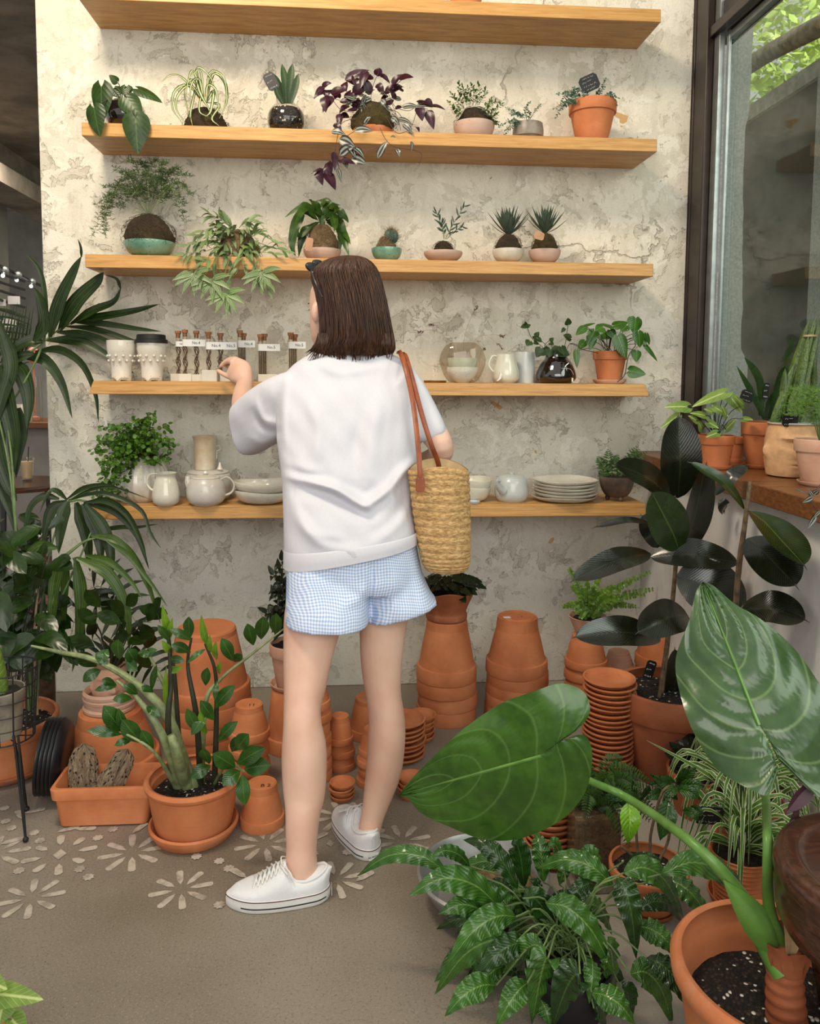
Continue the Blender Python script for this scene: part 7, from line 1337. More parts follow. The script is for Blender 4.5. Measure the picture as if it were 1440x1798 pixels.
# round dark wooden stool at the right edge
e = atz(1378, 1530, .56); Rt = .17; ct = Vector((e.x + Rt, e.y - .01, 0)); ST_ = thing('round_wooden_stool', 'dark glossy round wooden stool top at the right edge of the photo', 'stool', ct)
MB().lathe([(0, .552), (Rt * .72, .552), (Rt * .78, .556), (Rt * .80, .562), (Rt * .90, .566), (Rt * .96, .562), (Rt, .55), (Rt, .535), (Rt * .97, .525), (Rt * .985, .51), (Rt * .96, .47), (Rt * .9, .45), (0, .45)], ct, 96).build('seat', MAT['dark_wood'], ST_)
for A_, B_ in ((at(1418, 1640, 1.20), at(1455, 1800, 1.22)), (at(1500, 1640, 1.1), at(1540, 1800, 1.05)), (at(1560, 1600, 1.25), at(1620, 1760, 1.3))):
    d_ = (B_ - A_); f_ = A_ + d_ * (A_.z / -d_.z); q = Vector((A_.x, A_.y, .455)); MB().tube([q, q.lerp(f_, .5), f_], [.020, .017, .015], 14, n=10).build('leg', MAT['dark_wood'], ST_)
# syngonium at the bottom left corner
c4 = at(-60, 1790, 1.35); c4 = Vector((c4.x - .02, 1.38, 0)); T = thing('green_syngonium', 'bright green leaf tips at the bottom left corner of the photo', 'plant', c4); MB().lathe(potprof(.08, .055, .10), c4, 36).build('pot', MAT['terra'], T); ml, ms = MB(), MB(); r0 = c4 + Vector((0, 0, .1))
for a, b, w_ in (((-10, 1745), (72, 1752), 44), ((5, 1765), (-5, 1800), 50), ((20, 1790), (45, 1815), 40), ((-30, 1720), (10, 1735), 40)):
    A, B = at(*a, 1.36), at(*b, 1.34); heart(ml, A, B, w_ * 1.36 / F, face=(0, -.6, .8), lobe=.2, n=16, m=6); ms.tube([r0, (r0 + A) / 2 + Vector((0, 0, .02)), A], .002, 6, n=8)
ml.build('leaves', MAT['L_syng'], T); ms.build('stems', MAT['stem'], T)
# ================= ledge things =================
zL_ = .988
def lpot(name, lab, px, py, R, r, H, mat='terra', sauc=True, rim=.28, cat='plant'):
    p = atz(px, py, zL_); k = S(p); p.x = min(p.x, 1.45 - R * k - .01) if 0 else p.x; T = thing(name, lab, cat, p); z0 = 0
    if sauc: MB().lathe(saucerprof(r * k * 1.25, 8 * k), p, 40).build('saucer', MAT[mat], T); z0 = 3 * k
    MB().lathe(potprof(R * k, r * k, H * k, rim=rim), p + Vector((0, 0, z0)), 48).build('pot', MAT[mat], T); soil(p + Vector((0, 0, z0 + H * k * .9)), R * k * .86, T); return T, p, k, p + Vector((0, 0, z0 + H * k * .9))
Z = lambda a, b: (1000 + a / 3.273, 540 + b / 3.273)
T, p, k, r0 = lpot('potted_syngonium', 'pale veined arrow-leaved plants in a terracotta pot, left end of the window ledge', 1255, 823, 32, 23, 56); ml, ms = MB(), MB(); random.seed(98)
for a, b, w_, fc in (((890, 490), (708, 555), 80, (0, -.7, .8)), ((675, 570), (555, 565), 76, (0, -.9, .5)), ((620, 625), (528, 690), 50, (-.2, -1, .3)), ((930, 520), (1000, 600), 84, (.2, -1, .3)), ((830, 570), (920, 620), 60, (0, -.8, .5)), ((780, 620), (700, 600), 50, (0, -.8, .6)), ((1000, 640), (1055, 640), 56, (0, -.6, .7)), ((900, 700), (960, 640), 44, (0, -.9, .3)), ((800, 660), (860, 690), 60, (0, -.8, .5)), ((760, 700), (740, 640), 50, (0, -.8, .5)), ((870, 740), (880, 820), 44, (0, -1, 0)), ((850, 720), (790, 740), 50, (0, -.8, .5)), ((900, 620), (880, 560), 44, (0, -.8, .5)), ((1000, 560), (960, 510), 50, (0, -.8, .5)), ((730, 650), (690, 620), 44, (0, -.8, .4)), ((820, 600), (780, 580), 44, (0, -.8, .5))):
    Yq = p.y - .03 - U(0, .07) + .03; A, B = at(*Z(*a), Yq), at(*Z(*b), Yq - .02); heart(ml, A, B, w_ / 3.27 * k, face=fc, lobe=.25, n=12, m=5, notch=.2); ms.tube([r0, (r0 + A) / 2 + Vector((0, 0, .03)), A], .0014, 5, n=8)
ml.build('leaves', MAT['L_syng'], T); ms.build('stems', MAT['stem_dark'], T)
T, p, k, r0 = lpot('small_potted_plant', 'small terracotta pot and saucer squeezed behind the syngonium pot', 1290, 812, 17, 12, 42)
T, p, k, r0 = lpot('snake_plant_pot', 'banded snake plant in a terracotta pot on the window ledge', 1338, 822, 37, 26, 78); ml = MB()
for a, b, c_, w_ in (((1120, 640), (1060, 520), (960, 335), 44), ((1100, 620), (1090, 420), (1005, 285), 46), ((1160, 640), (1230, 380), (1275, 165), 70), ((1150, 640), (1200, 420), (1240, 330), 50), ((1130, 650), (1150, 560), (1180, 480), 40)):
    Yq = p.y + U(-.03, .03); leaf(ml, [at(*Z(*a), Yq), at(*Z(*b), Yq), at(*Z(*c_), Yq - .01)], w_ / 3.27 * k, 'sword', fold=.25, n=12, m=5, face=(U(-.5, .5), -1, 0))
ml.build('leaves', MAT['L_snake'], T); o, M_ = card(at(*Z(1020, 510), p.y - .03), .045, .04, 'slate', T, 'plant_tag', tilt=.3); scribble(M_, .045, .04, 3, T); o, M_ = card(at(*Z(1130, 480), p.y - .03), .02, .055, 'slate', T, 'plant_tag', tilt=.1); scribble(M_, .02, .055, 3, T)
p = atz(1388, 836, zL_); k = S(p); H = 92 * k; T = thing('head_planter', 'buff clay planter shaped as a face, with tied spears of snake plant', 'planter', p); headpot(p, 45 * k, H, T, 'face_clay', yaw=-.1, detail=1.7)
MB().lathe([(0, H * .98), (38 * k, H * .98), (41 * k, H * 1.01), (41 * k, H * 1.03), (0, H * 1.03)], p, 40).build('rim_disc', MAT['glaze_blue'], T)
ml = MB(); r0 = p + Vector((0, 0, H))
for a, c_, w_ in (((1200, 640), (1385, 50), 60), ((1260, 600), (1420, 45), 56), ((1320, 560), (1440, 70), 54), ((1400, 460), (1400, 200), 44), ((1180, 660), (1290, 330), 60), ((1300, 560), (1375, 160), 60), ((1220, 600), (1240, 350), 50)):
    Yq = p.y + U(-.02, .02); A, B = at(*Z(*a), Yq), at(*Z(*c_), Yq); ml.tube([r0 + Vector(((A.x - r0.x) * .3, 0, 0)), A, A.lerp(B, .5), B], lambda t: w_ / 3.27 * k * .42 * (1 - max(0, (t - .6) / .4) ** 3 * .95), 10, n=14, sq=.6)
ml.build('spears', MAT['L_snakeb'], T); m = MB(); c_ = at(*Z(1385, 163), p.y); m.lathe([(.018, -.003), (.021, -.003), (.021, .003), (.018, .003), (.018, -.003)], c_, 20); m.build('tie', MAT['bamboo'], T)
o, M_ = card(at(*Z(1270, 640), p.y - .06), .05, .05, 'slate', T, 'plant_tag', lean=.2); scribble(M_, .05, .05, 3, T)
T, p, k, r0 = lpot('feathery_fern_pot', 'feathery pale asparagus fern in a terracotta pot, right end of the ledge', 1437, 852, 42, 28, 78, 'terra_pale'); ml, ms = MB(), MB(); random.seed(99)
for tx, ty in ((1240, 560), (1260, 500), (1290, 470), (1340, 455), (1400, 460), (1430, 470), (1250, 620), (1300, 560), (1380, 540), (1440, 540), (1290, 620), (1360, 500)):
    e = at(*Z(tx, ty), p.y - U(-.03, .06)); wisp(ml, ms, [r0, (r0 + e) / 2 + Vector((.01, 0, .05)), e], 26, .035, 8, .010, .0009)
ml.build('needles', MAT['L_aspar2'], T); ms.build('stems', MAT['stem'], T)
T = thing('pink_tradescantia_sprig', 'pink and white striped sprig hanging below the window ledge at right', 'plant', at(1440, 850, 1.62)); ml, ms = MB(), MB()
for a, b, w_ in (((1385, 1080), (1290, 1035), 16), ((1400, 1085), (1370, 1040), 40), ((1400, 1070), (1435, 1045), 60), ((1400, 1090), (1340, 1120), 60), ((1420, 1190), (1370, 1270), 60), ((1440, 1170), (1400, 1210), 40)): leaf(ml, [at(*Z(*a), 1.62), at(*Z(*b), 1.61)], w_ / 3.27 * 1.6 / F * .7, 'drop', n=8)
ms.tube([at(1445, 905, 1.62), at(1430, 890, 1.62), at(1425, 872, 1.62), at(1442, 850, 1.62)], .0015, 5, n=8); ml.build('leaves', MAT['L_zebrina'], T); ms.build('stem', MAT['stem_purple'], T)
# ================= the woman at the shelf =================
FX_ = Vector((0, 0, 1))
W_ = thing('person', 'woman seen from behind in white t-shirt and blue gingham shorts, reaching to the shelf', 'person', (0, 2.0, 0))
def limb(m, rows, d=.95, seg=24):
    """rows (px, py, half width px, Y[, depth factor]) -> smooth elliptical limb"""
    P = [at(r[0], r[1], r[3]) for r in rows]; n = len(rows) * 4; c = smoothpts(P, n); hw = smoothpts([(r[2] * S(p), r[4] if len(r) > 4 else d, 0) for r, p in zip(rows, P)], n); R_ = []
    for i in range(n):
        T_ = (c[min(i + 1, n - 1)] - c[max(0, i - 1)]).normalized(); u = Vector((0, -1, 0)).cross(T_)
        if u.length < .2: u = RT.copy()
        u.normalize(); v = T_.cross(u).normalized(); R_.append((c[i], u * hw[i].x, v * hw[i].x * hw[i].y))
    m.rings(R_, seg)
b = MB()
limb(b, [(572, 1000, 50, 2.17, .8), (556, 1060, 52, 2.14, .9), (549, 1095, 51, 2.12), (541, 1150, 43.5, 2.09), (536, 1200, 38, 2.06), (531, 1240, 33, 2.03, 1.0), (531, 1270, 33.5, 2.01, 1.05), (534, 1312, 39, 2.0, 1.05), (534.5, 1350, 39.5, 1.99, 1.05), (534.5, 1395, 36.5, 1.97), (532, 1427, 31, 1.95), (530, 1460, 28.5, 1.935), (529.5, 1490, 27, 1.925), (529, 1520, 28, 1.915), (530, 1560, 27, 1.905)])
limb(b, [(676, 1000, 46, 2.19, .85), (676, 1060, 46, 2.19), (673, 1095, 42, 2.18), (670, 1150, 37.5, 2.17), (671, 1190, 34, 2.16), (674, 1222, 31, 2.15, 1.0), (679, 1262, 32, 2.14, 1.05), (679, 1298, 33, 2.13, 1.05), (674, 1350, 32, 2.12, 1.0), (664, 1395, 26, 2.11), (655, 1430, 21, 2.10), (649, 1456, 19.5, 2.09), (645, 1480, 19, 2.085), (643, 1496, 15, 2.085)])
limb(b, [(622, 1020, 88, 2.18, .62), (620, 960, 88, 2.19, .62), (616, 900, 78, 2.22, .55), (613, 840, 76, 2.25, .55), (612, 780, 82, 2.28, .55), (612, 720, 88, 2.31, .52), (612, 675, 88, 2.33, .5), (614, 645, 50, 2.34, .7), (614, 625, 32, 2.35, 1.0), (604, 590, 30, 2.37, 1.0), (600, 560, 30, 2.38, 1.0)])
limb(b, [(545, 690, 34, 2.34), (515, 705, 30, 2.38), (475, 725, 26, 2.52), (440, 735, 22, 2.64), (428, 722, 20.5, 2.72), (426, 700, 18.5, 2.79), (428, 682, 15.5, 2.85), (430, 670, 14.5, 2.88), (422, 655, 23, 2.915, .6), (411, 646, 20, 2.95, .6)])
limb(b, [(700, 680, 32, 2.32), (725, 700, 30, 2.30), (752, 745, 26, 2.26), (774, 783, 22.5, 2.22), (770, 800, 21, 2.26), (745, 812, 18, 2.36), (722, 815, 16, 2.44)])
for pts, r in (([(410, 636, 2.935), (402, 634, 2.96), (394, 637, 2.975), (388, 643, 2.98)], .0100), ([(414, 632, 2.94), (406, 631, 2.975), (398, 634, 2.99), (392, 641, 2.995)], .0098), ([(420, 634, 2.93), (411, 630, 2.985), (403, 634, 3.01), (398, 643, 3.01)], .0094), ([(423, 640, 2.93), (414, 637, 2.99), (407, 641, 3.01), (403, 648, 3.01)], .0084), ([(420, 662, 2.91), (406, 662, 2.93), (393, 657, 2.95), (383, 651, 2.96)], .0105)):
    b.tube([at(*q) for q in pts], [r * 1.25, r * 1.1, r * .95, r * .8], 12, n=14); b.ball(at(*pts[-1]), r * .8, 10, 8)
HD = at(590, 545, 2.385); fd = Vector((-.56, .82, -.05)).normalized(); sdv = Vector((0, 0, 1)).cross(fd).normalized()   # sdv points to the face's right-hand side of the frame
R_ = []
for t, l, wd, off in ((-1, .004, .004, .03), (-.96, .03, .028, .035), (-.85, .055, .045, .028), (-.65, .075, .057, .02), (-.4, .088, .066, .008), (-.1, .092, .071, 0), (.2, .097, .074, -.004), (.5, .093, .072, -.006), (.75, .075, .06, -.006), (.92, .045, .038, -.005), (1, .005, .005, -.005)):
    R_.append((HD + Vector((0, 0, .118 * t)) + fd * off, fd * l, sdv * wd))
b.rings(R_, 32)
b.ball(HD + fd * .095 + Vector((0, 0, -.012)), .014, 12, 8, (1, 1, 1.5)); b.ball(HD + fd * .106 + Vector((0, 0, -.026)), .012, 12, 8); b.ball(HD + fd * .093 + Vector((0, 0, -.058)), .015, 12, 8, (1, 1, .55)); b.ball(HD + fd * .083 + Vector((0, 0, .03)), .03, 14, 8, (1, 1, .5))
for sg in (1, -1): b.ball(HD + sdv * .073 * sg + fd * -.005 + Vector((0, 0, -.01)), .02, 12, 8, (.7, .9, 1.5))
bod = remesh(b, .0042, 5); bod.build('body', MAT['skin'], W_, angle=80)
m = MB()
for sg in (1, -1):
    e = HD + fd * .078 + sdv * .029 * sg + Vector((0, 0, .006)); m.ball(e, .011, 14, 10)
    o = m.build('eyes', MAT['glaze_white'], W_) if sg == -1 else None
m = MB()
for sg in (1, -1):
    e = HD + fd * .084 + sdv * .029 * sg + Vector((0, 0, .008)); m.tube([e - sdv * .017 + fd * -.006, e + fd * .006, e + sdv * .017 + fd * -.006], .0012, 5, n=8)
    for i in range(7): q = e + sdv * (i - 3) * .005 + fd * .004; m.tube([q, q + fd * .008 + sdv * (i - 3) * .001 + Vector((0, 0, -.002))], .0004, 3)
    q = e + Vector((0, 0, .018)); m.tube([q - sdv * .018 - fd * .004, q + fd * .003 + Vector((0, 0, .004)), q + sdv * .018 - fd * .004], .0018, 5, n=8)
m.build('eyelashes_and_brows', MAT['hair'], W_)
# t-shirt
def cloth_rings(m, rows, seg=40, p_=2.3):
    n = len(rows) * 3; q = smoothpts([(r[0], r[2], r[3]) for r in rows], n); w2 = smoothpts([(r[1], r[4], r[5] if len(r) > 5 else 0) for r in rows], n); R_ = []
    for i in range(n):
        xl, y, Yc = q[i]; xr, dp, tilt = w2[i]; A, B = at(xl, y + tilt, Yc), at(xr, y - tilt, Yc); R_.append(((A + B) / 2, (B - A) / 2, Vector((0, dp, 0))))
    m.rings(R_, seg, p_=p_)
def fold(mb, folds, noise=.0015, far=None):
    v = np.array(mb.v); d = v - np.array(CAM); z = d @ np.array(FW); px = CX + F * (d @ np.array(RT)) / z; py = CY - F * (d @ np.array(UP)) / z; dy = np.zeros(len(v)); dx = np.zeros(len(v))
    for amp, wd, pts in folds:
        sp = smoothpts([(a, 0, c) for a, c in pts], 24); best = np.full(len(v), 1e9); tt = np.zeros(len(v))
        for i in range(23):
            a = np.array((sp[i].x, sp[i].z)); c = np.array((sp[i + 1].x, sp[i + 1].z)); e = c - a; L2 = max(1e-6, e @ e); t = np.clip(((px - a[0]) * e[0] + (py - a[1]) * e[1]) / L2, 0, 1)
            ds = np.hypot(px - a[0] - t * e[0], py - a[1] - t * e[1]); k = ds < best; best = np.where(k, ds, best); tt = np.where(k, (i + t) / 23, tt)
        dy -= amp * np.exp(-(best / wd) ** 2) * np.sin(np.pi * np.clip(tt * .9 + .05, 0, 1)) ** .6
    front = np.ones(len(v)); dy += noise * (np.sin(px * .07 + py * .031) * np.sin(py * .053 - px * .02) + .5 * np.sin(px * .13 - py * .11))
    v[:, 1] += dy; mb.v = [tuple(a) for a in v.tolist()]
t = MB()
cloth_rings(t, [(560, 664, 611, 2.345, .045), (536, 697, 626, 2.34, .062), (512, 720, 643, 2.335, .075), (496, 734, 665, 2.33, .088), (488, 741, 695, 2.315, .105), (485, 741, 730, 2.30, .118), (486, 739, 770, 2.28, .122), (491, 734, 805, 2.26, .124), (495, 729, 840, 2.24, .126), (497, 726, 880, 2.22, .13), (498, 729, 915, 2.20, .136), (499, 732, 945, 2.19, .14, 10), (499, 734, 962, 2.185, .142, 22)], p_=2.5)
def sleeve(m, rows):
    R_ = []
    for (c, a, dv) in rows: Cc = at(*c); A = at(a[0], a[1], c[2]); R_.append((Cc, A - Cc, Vector(dv)))
    sm = [smoothpts([r[i] for r in R_], 16) for i in range(3)]; m.rings(list(zip(*sm)), 32, p_=3.0)
sleeve(t, [((545, 700, 2.33), (530, 648), (0, .07, 0)), ((512, 707, 2.345), (498, 655), (.02, .075, 0)), ((480, 722, 2.38), (464, 672), (.03, .07, 0)), ((452, 740, 2.43), (438, 692), (.035, .062, 0)), ((434, 753, 2.47), (424, 707), (.04, .055, 0)), ((431, 756, 2.478), (423, 713), (.038, .052, 0))])
sleeve(t, [((690, 680, 2.31), (722, 640), (0, .07, .0)), ((722, 698, 2.30), (748, 680), (0, .072, 0)), ((742, 728, 2.28), (768, 718), (0, .07, 0)), ((756, 755, 2.26), (780, 744), (0, .064, 0)), ((761, 766, 2.255), (783, 756), (0, .06, 0))])
t = remesh(t, .005, 5, .5)
fold(t, [(.026, 8, [(505, 835), (545, 845), (590, 858), (625, 880), (645, 890)]), (.024, 8, [(640, 888), (672, 868), (700, 835), (722, 812)]), (-.022, 12, [(520, 862), (570, 868), (620, 895), (650, 905)]), (-.012, 12, [(600, 845), (640, 868), (665, 850)]), (.010, 16, [(668, 690), (655, 760), (645, 830)]), (-.010, 16, [(640, 720), (625, 790), (630, 840)]), (.010, 10, [(500, 850), (530, 920), (580, 960), (640, 965)]), (.008, 10, [(725, 860), (705, 910), (660, 950)]), (-.007, 10, [(712, 870), (690, 915), (650, 940)]), (.010, 8, [(700, 840), (690, 865), (700, 890)]), (-.012, 9, [(492, 700), (487, 740), (488, 775)]), (.010, 8, [(505, 660), (496, 720), (500, 780)]), (.010, 7, [(450, 705), (462, 735), (488, 745)]), (-.009, 7, [(445, 722), (462, 752), (488, 760)]), (.008, 8, [(440, 770), (465, 778), (490, 768)]), (.010, 10, [(492, 790), (510, 815), (560, 830)]), (-.008, 10, [(500, 800), (530, 835), (580, 838)]), (-.010, 7, [(716, 660), (722, 720), (728, 790)]), (.008, 7, [(735, 690), (745, 730), (745, 770)]), (.006, 9, [(560, 640), (600, 655), (660, 645)]), (-.008, 9, [(660, 900), (675, 870), (690, 845)]), (.008, 12, [(540, 700), (560, 760), (550, 820)]), (.007, 8, [(520, 880), (545, 930), (600, 945)])], .0022)
to = t.build('t_shirt', MAT['tee'], W_, angle=80)
m = MB(); R_ = []
for y, tl, g in ((944, 17, .998), (947, 18, 1.006), (962, 22, 1.008), (970, 22.5, 1.008), (970.5, 22.5, 1.0), (960, 21, .99)):
    A, B = at(499, y + tl, 2.186), at(733.5, y - tl, 2.186); R_.append(((A + B) / 2, (B - A) / 2 * g, Vector((0, .142 * (1.022 if g > 1.003 else .99), 0))))
m.rings(R_, 72, caps=False, p_=2.5); m.build('hem', MAT['tee'], to, angle=60)
# shorts
t = MB()
cloth_rings(t, [(508, 728, 935, 2.19, .125), (504, 735, 975, 2.185, .13), (503, 742, 1010, 2.18, .13), (506, 742, 1030, 2.18, .12)], p_=2.4)
cloth_rings(t, [(504, 640, 985, 2.17, .11), (503, 652, 1030, 2.15, .115), (502, 649, 1065, 2.13, .118), (501, 647, 1092, 2.12, .118, -1)], p_=2.5)
cloth_rings(t, [(640, 735, 985, 2.20, .11), (650, 748, 1020, 2.19, .115), (647, 760, 1052, 2.18, .118, 8), (644, 768, 1069, 2.18, .118, 17)], p_=2.5)
t = remesh(t, .0055, 3, .5); fold(t, [(-.012, 6, [(655, 985), (650, 1040), (647, 1085)]), (.006, 9, [(730, 990), (745, 1030), (755, 1060)]), (-.006, 8, [(715, 1000), (725, 1040), (735, 1075)]), (.006, 10, [(600, 1065), (630, 1050), (648, 1030)]), (.004, 14, [(540, 990), (545, 1040), (540, 1085)]), (-.004, 12, [(580, 1000), (585, 1050), (580, 1085)]), (.005, 8, [(690, 990), (695, 1040), (690, 1080)])], .001)
t.build('shorts', MAT['gingham'], W_, angle=80)
# hair
HR = [(451, 604, 622, .012), (453, 590, 636, .03), (459, 572, 648, .05), (470, 556, 658, .068), (485, 548, 665, .08), (510, 555, 672, .088), (540, 560, 679, .09), (570, 563, 685, .09), (595, 561, 690, .086), (612, 548, 692, .08), (624, 556, 686, .07)]
m = MB(); R_ = []
HY = 2.335
hr_ = smoothpts([(r[0], r[1], r[2]) for r in HR], 44); hd_ = smoothpts([(r[3], 0, 0) for r in HR], 44)
for i in range(44):
    y, xl, xr = hr_[i]; A, B = at(xl, y, HY), at(xr, y, HY); R_.append(((A + B) / 2, (B - A) / 2, Vector((0, hd_[i].x, 0))))
m.rings(R_, 48, p_=2.1)
random.seed(120); 
for j in range(420):
    a = U(math.pi * .92, math.pi * 2.08) if j % 4 else U(0, 6.28); e = U(.93, 1.035); st = U(0, .12) if j % 3 else U(.05, .35); pts = []; n = 14; ph = U(0, 6); en = U(.94, 1.03) + .05 * math.cos(a - 4.1)
    for i in range(n):
        s_ = st + (en - st) * i / (n - 1); idx = min(43, s_ * 43); r = R_[int(idx)]; r2 = R_[min(43, int(idx) + 1)]; f_ = idx - int(idx); aa = a + .05 * math.sin(s_ * 5 + ph) + (.0)
        c_ = r[0].lerp(r2[0], f_); u = r[1].lerp(r2[1], f_); v = r[2].lerp(r2[2], f_); ex = max(0, s_ - 1) * 8; P = c_ + u * math.cos(aa) * (e - ex * .1) + v * math.sin(aa) * (e - ex * .1)
        if s_ > 1: P = P + Vector((0, 0, -(s_ - 1) * .35))
        pts.append(P)
    m.tube(pts, lambda t_: .0030 * (1 - .75 * t_ ** 2), 5)
for j in range(60):   # swept side locks over the left shoulder and right tips
    x0 = U(556, 580) if j % 2 else U(660, 690); pts = [at(x0, 585, HY - .06), at(x0 - (6 if j % 2 else -2), 606, HY - .065), at(x0 - (U(8, 26) if j % 2 else U(-5, 8)), U(618, 634), HY - .05)]; m.tube(pts, [.0012, .0026, .0006], 5, n=8)
m.build('hair', MAT['hair'], W_, angle=80)
# sneakers
def shoe(heel, toe, lab_side):
    heel, toe = Vector(heel), Vector(toe); ax = (toe - heel); L = ax.length; ax.normalize(); sd = Vector((-ax.y, ax.x, 0)); T = 'sneaker'
    def hw(s): return .5 * L * (.26 + .13 * math.sin(math.pi * min(1, max(0, s * .95 + .05)) ** 1.3) + .02 * math.sin(s * 3)) * max(.02, 1 - max(0, (.16 - s) / .16) ** 2) ** .5 * max(.02, 1 - max(0, (s - .72) / .28) ** 2) ** .5
    def outline(z, g=1.0, n=44):
        o = [];
        for i in range(n + 1): s = (1 - math.cos(math.pi * i / n)) / 2; o.append(heel + ax * (L * (.5 + (s - .5) * (1 + (g - 1) * .5))) + sd * (hw(s) * g) + Vector((0, 0, z)))
        for i in range(1, n): s = (1 - math.cos(math.pi * (n - i) / n)) / 2; o.append(heel + ax * (L * (.5 + (s - .5) * (1 + (g - 1) * .5))) - sd * (hw(s) * g) + Vector((0, 0, z)))
        return o
    m = MB(); rows = [outline(0, .95), outline(.003, 1.0), outline(.016, 1.01), outline(.030, 1.0), outline(.031, .94)]; bb = m.grid(rows, closed=True); n = len(rows[0]); m.face(*[bb + i for i in reversed(range(n))]); m.face(*[bb + 4 * n + i for i in range(n)]); so = m.build('sole', MAT['rubber_white'], W_, angle=50)
    m = MB()
    for z0, z1 in ((.0285, .0305),): m.grid([outline(z0, 1.004), outline(z0, 1.018), outline(z1, 1.018), outline(z1, 1.0)], closed=True)
    m.build('red_stripe', MAT['dark_red'], so); m = MB(); ol0, ol1 = outline(.011, 1.016), outline(.0145, 1.016)
    N2 = len(ol0)
    m.grid([[ol0[i] for i in range(6, 34)], [ol1[i] for i in range(6, 34)]]); m.grid([[ol0[i] for i in range(N2 - 34, N2 - 5)], [ol1[i] for i in range(N2 - 34, N2 - 5)]]); m.build('black_stripe', MAT['ink'], so)
    def top(s): return float(np.interp(s, [0, .05, .12, .25, .36, .44, .52, .62, .72, .82, .92, 1], [.074, .077, .070, .062, .064, .092, .083, .066, .054, .049, .044, .032]))
    m = MB(); rows = []
    for i in range(41):
        s = i / 40; h = top(s); w0 = hw(s) * .96; row = []
        for j in range(17):
            a = math.pi * j / 16; ca, sa = math.cos(a), math.sin(a); row.append(heel + ax * (L * (.012 + .976 * s) - (.008 * math.sin(a) if s < .1 else 0)) + sd * (w0 * math.copysign(abs(ca) ** (.75), ca)) + Vector((0, 0, .027 + (h - .027) * abs(sa) ** (.62 if s > .4 else .5))))
        rows.append(row)
    b0 = m.grid(rows); m.face(*[b0 + i for i in range(17)]); up = m.build('upper', MAT['canvas'], W_, angle=70)
    m = MB(); rim = []
    for i in range(25): a = 2 * math.pi * i / 24; s = .235 + .205 * math.cos(a); rim.append(heel + ax * (L * s) + sd * (hw(.25) * .68 * math.sin(a)) + Vector((0, 0, top(s) + .001 - .004 * abs(math.sin(a)))))
    m.tube(rim, .0035, 8); m.build('collar', MAT['canvas'], W_)
    m = MB()
    for i in range(6):
        s = .48 + i * .042; w0 = hw(s) * .52; z = top(s) + .0015; P = heel + ax * (L * s)
        m.tube([P + sd * w0 + Vector((0, 0, z - .007)), P + ax * .006 + Vector((0, 0, z + .002)), P - sd * w0 + ax * .012 + Vector((0, 0, z - .008))], .0024, 6, n=8)
        m.tube([P - sd * w0 + Vector((0, 0, z - .007)), P + ax * .005 + Vector((0, 0, z + .003)), P + sd * w0 + ax * .012 + Vector((0, 0, z - .008))], .0024, 6, n=8)
    K = heel + ax * (L * .47) + Vector((0, 0, top(.47) + .003))
    for sg in (1, -1): m.tube([K, K + sd * .02 * sg + Vector((0, 0, .006)), K + sd * .035 * sg - ax * .015 + Vector((0, 0, -.008)), K + sd * .012 * sg], .0018, 6, n=14); m.tube([K, K + sd * .03 * sg - ax * .02 + Vector((0, 0, -.004)), K + sd * .04 * sg - ax * .03 + Vector((0, 0, -.022))], .0018, 6, n=10)
    m.build('laces', MAT['rubber_white'], up); m = MB()
    for i in range(6):
        for sg in (1, -1): s = .48 + i * .042; m.ball(heel + ax * (L * s) + sd * (sg * hw(s) * .66) + Vector((0, 0, top(s) - .012)), .0022, 8, 6)
    m.build('eyelets', MAT['alu'], up)
    pz_ = heel - ax * .0022 + Vector((0, 0, .015)); m = MB(); m.prism([(-.014, -.009), (.014, -.009), (.014, .009), (-.014, .009)], 0, .0012, M=frame(pz_ - ax * .001, -sd, -ax)); m.build('heel_patch', MAT['rubber_white'], so)
    text('ALL★STAR', .0062, MAT['ink'], so, frame(pz_ - ax * .0026, -sd, -ax), name='heel_lettering')
shoe((-.050, 1.905, 0), (-.303, 1.885, 0), 0); shoe((.062, 2.035, 0), (-.032, 2.265, 0), 1)
# sunglasses on the head
T = thing('sunglasses', 'black sunglasses pushed up on the dark brown hair', 'sunglasses', at(556, 468, 2.36)); m = MB()
for (x, y, Yq) in ((549, 469, 2.33), (560, 464, 2.44)):
    c_ = at(x, y, Yq); m.rings([(c_ - fd * .004, sdv * .02, Vector((0, 0, .014)) + fd * .008), (c_ + fd * .004, sdv * .022, Vector((0, 0, .016)) + fd * .008)], 20)
m.tube([at(549, 466, 2.33), at(556, 462, 2.44)], .004, 8); m.build('frame', MAT['black'], T, angle=60); MB().tube([at(547, 476, 2.30), at(556, 500, 2.262), at(566, 522, 2.255)], .0028, 8, n=8).build('temple', MAT['black'], T); MB().ball(at(549, 478, 2.292), .0022, 8, 6).build('rivet', MAT['alu'], T)
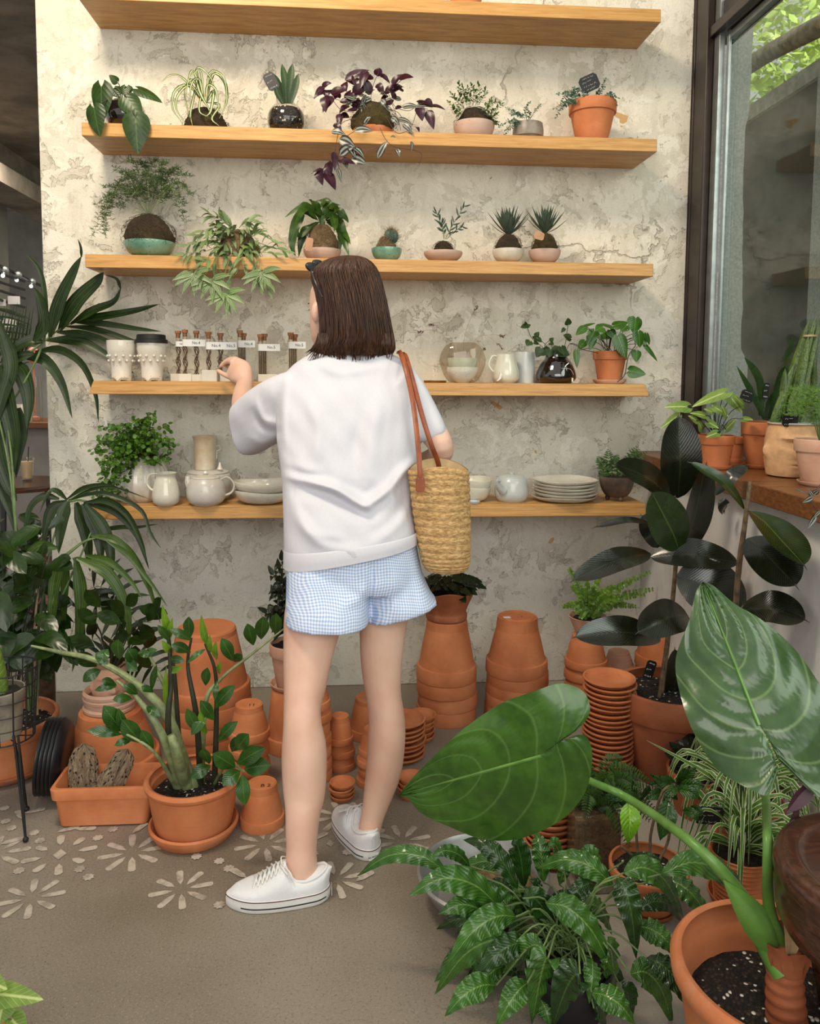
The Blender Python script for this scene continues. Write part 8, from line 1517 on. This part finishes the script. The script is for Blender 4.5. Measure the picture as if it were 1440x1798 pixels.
# straw bag
pbg = at(772, 1003, 2.13); BG = thing('straw_bag', 'straw tote bag with brown leather straps hanging from the shoulder', 'bag', pbg); m = MB(); BR = [(1004, 760, 806, .03), (1001, 750, 817, .042), (992, 743, 824, .05), (970, 737, 826, .055), (930, 730, 826, .058), (890, 724, 825, .06), (850, 720, 824, .06), (820, 717, 823, .058)]
n = 200; q_ = smoothpts([(r[0], r[1], r[2]) for r in BR], n); d_ = smoothpts([(r[3], 0, 0) for r in BR], n); rows = []; cords = 20.0
def bring(i, g=1.0, wig=True):
    y, xl, xr = q_[i]; A, B = at(xl, y, 2.13), at(xr, y, 2.13); c_ = (A + B) / 2; u = (B - A) / 2; row = []; t_ = i / (n - 1); rd = 1 + (.034 * abs(math.sin(math.pi * cords * t_)) - .01 if wig else 0)
    for j in range(120):
        a = 2 * math.pi * j / 120; kk = rd * g + (.006 * math.sin(a * 60 + (3.14 if int(cords * t_) % 2 else 0)) if wig else 0); dip = -.010 * math.cos(2 * a) * max(0, t_ - .8) * 5 + .006 * math.sin(a) * max(0, t_ - .8) * 5
        row.append(c_ + u * math.cos(a) * kk + Vector((0, d_[i].x * math.sin(a) * kk, dip)))
    return row
rows = [bring(i) for i in range(n)]; rows += [[p_ + Vector((0, 0, .003)) for p_ in bring(n - 1, .985)]]; bb = m.grid(rows, closed=True); m.fan([bb + j for j in range(120)], (rows[0][0] + rows[0][60]) / 2, True); m.build('body', MAT['straw'], BG, angle=80)
m = MB(); rows = [bring(i, .96, False) for i in range(n - 1, n // 3, -10)]; rows[0] = [p_ + Vector((0, 0, .002)) for p_ in rows[0]]; bb = m.grid(rows, closed=True); m.fan([bb + (len(rows) - 1) * 120 + j for j in range(120)], (rows[-1][0] + rows[-1][60]) / 2); m.build('lining', MAT['lining'], BG, angle=80)
for pl in ([(700, 620, 2.38), (703, 619, 2.28), (713, 650, 2.205), (725, 705, 2.165), (733, 770, 2.10), (737, 820, 2.066), (738, 852, 2.064)], [(705, 621, 2.39), (712, 625, 2.30), (724, 665, 2.21), (740, 725, 2.165), (757, 780, 2.15), (770, 815, 2.17), (773, 850, 2.185)]):
    MB().tube([at(*q) for q in pl], .0072, 10, n=40, sq=.33, sqdir=(0, 1, .2)).build('strap', MAT['strap'], BG)
m = MB(); c_ = at(738, 851, 2.062); m.rings([(c_ + Vector((0, .002, 0)), (.0125, 0, 0), (0, 0, .021)), (c_ + Vector((0, -.001, 0)), (.0125, 0, 0), (0, 0, .021))], 28, p_=4); tb = m.build('leather_tab', MAT['strap'], BG, angle=50)
for sg in (1, -1): MB().ball(c_ + Vector((.006 * sg, -.0015, .015)), .0014, 8, 6).build('stud', MAT['bamboo'], tb)
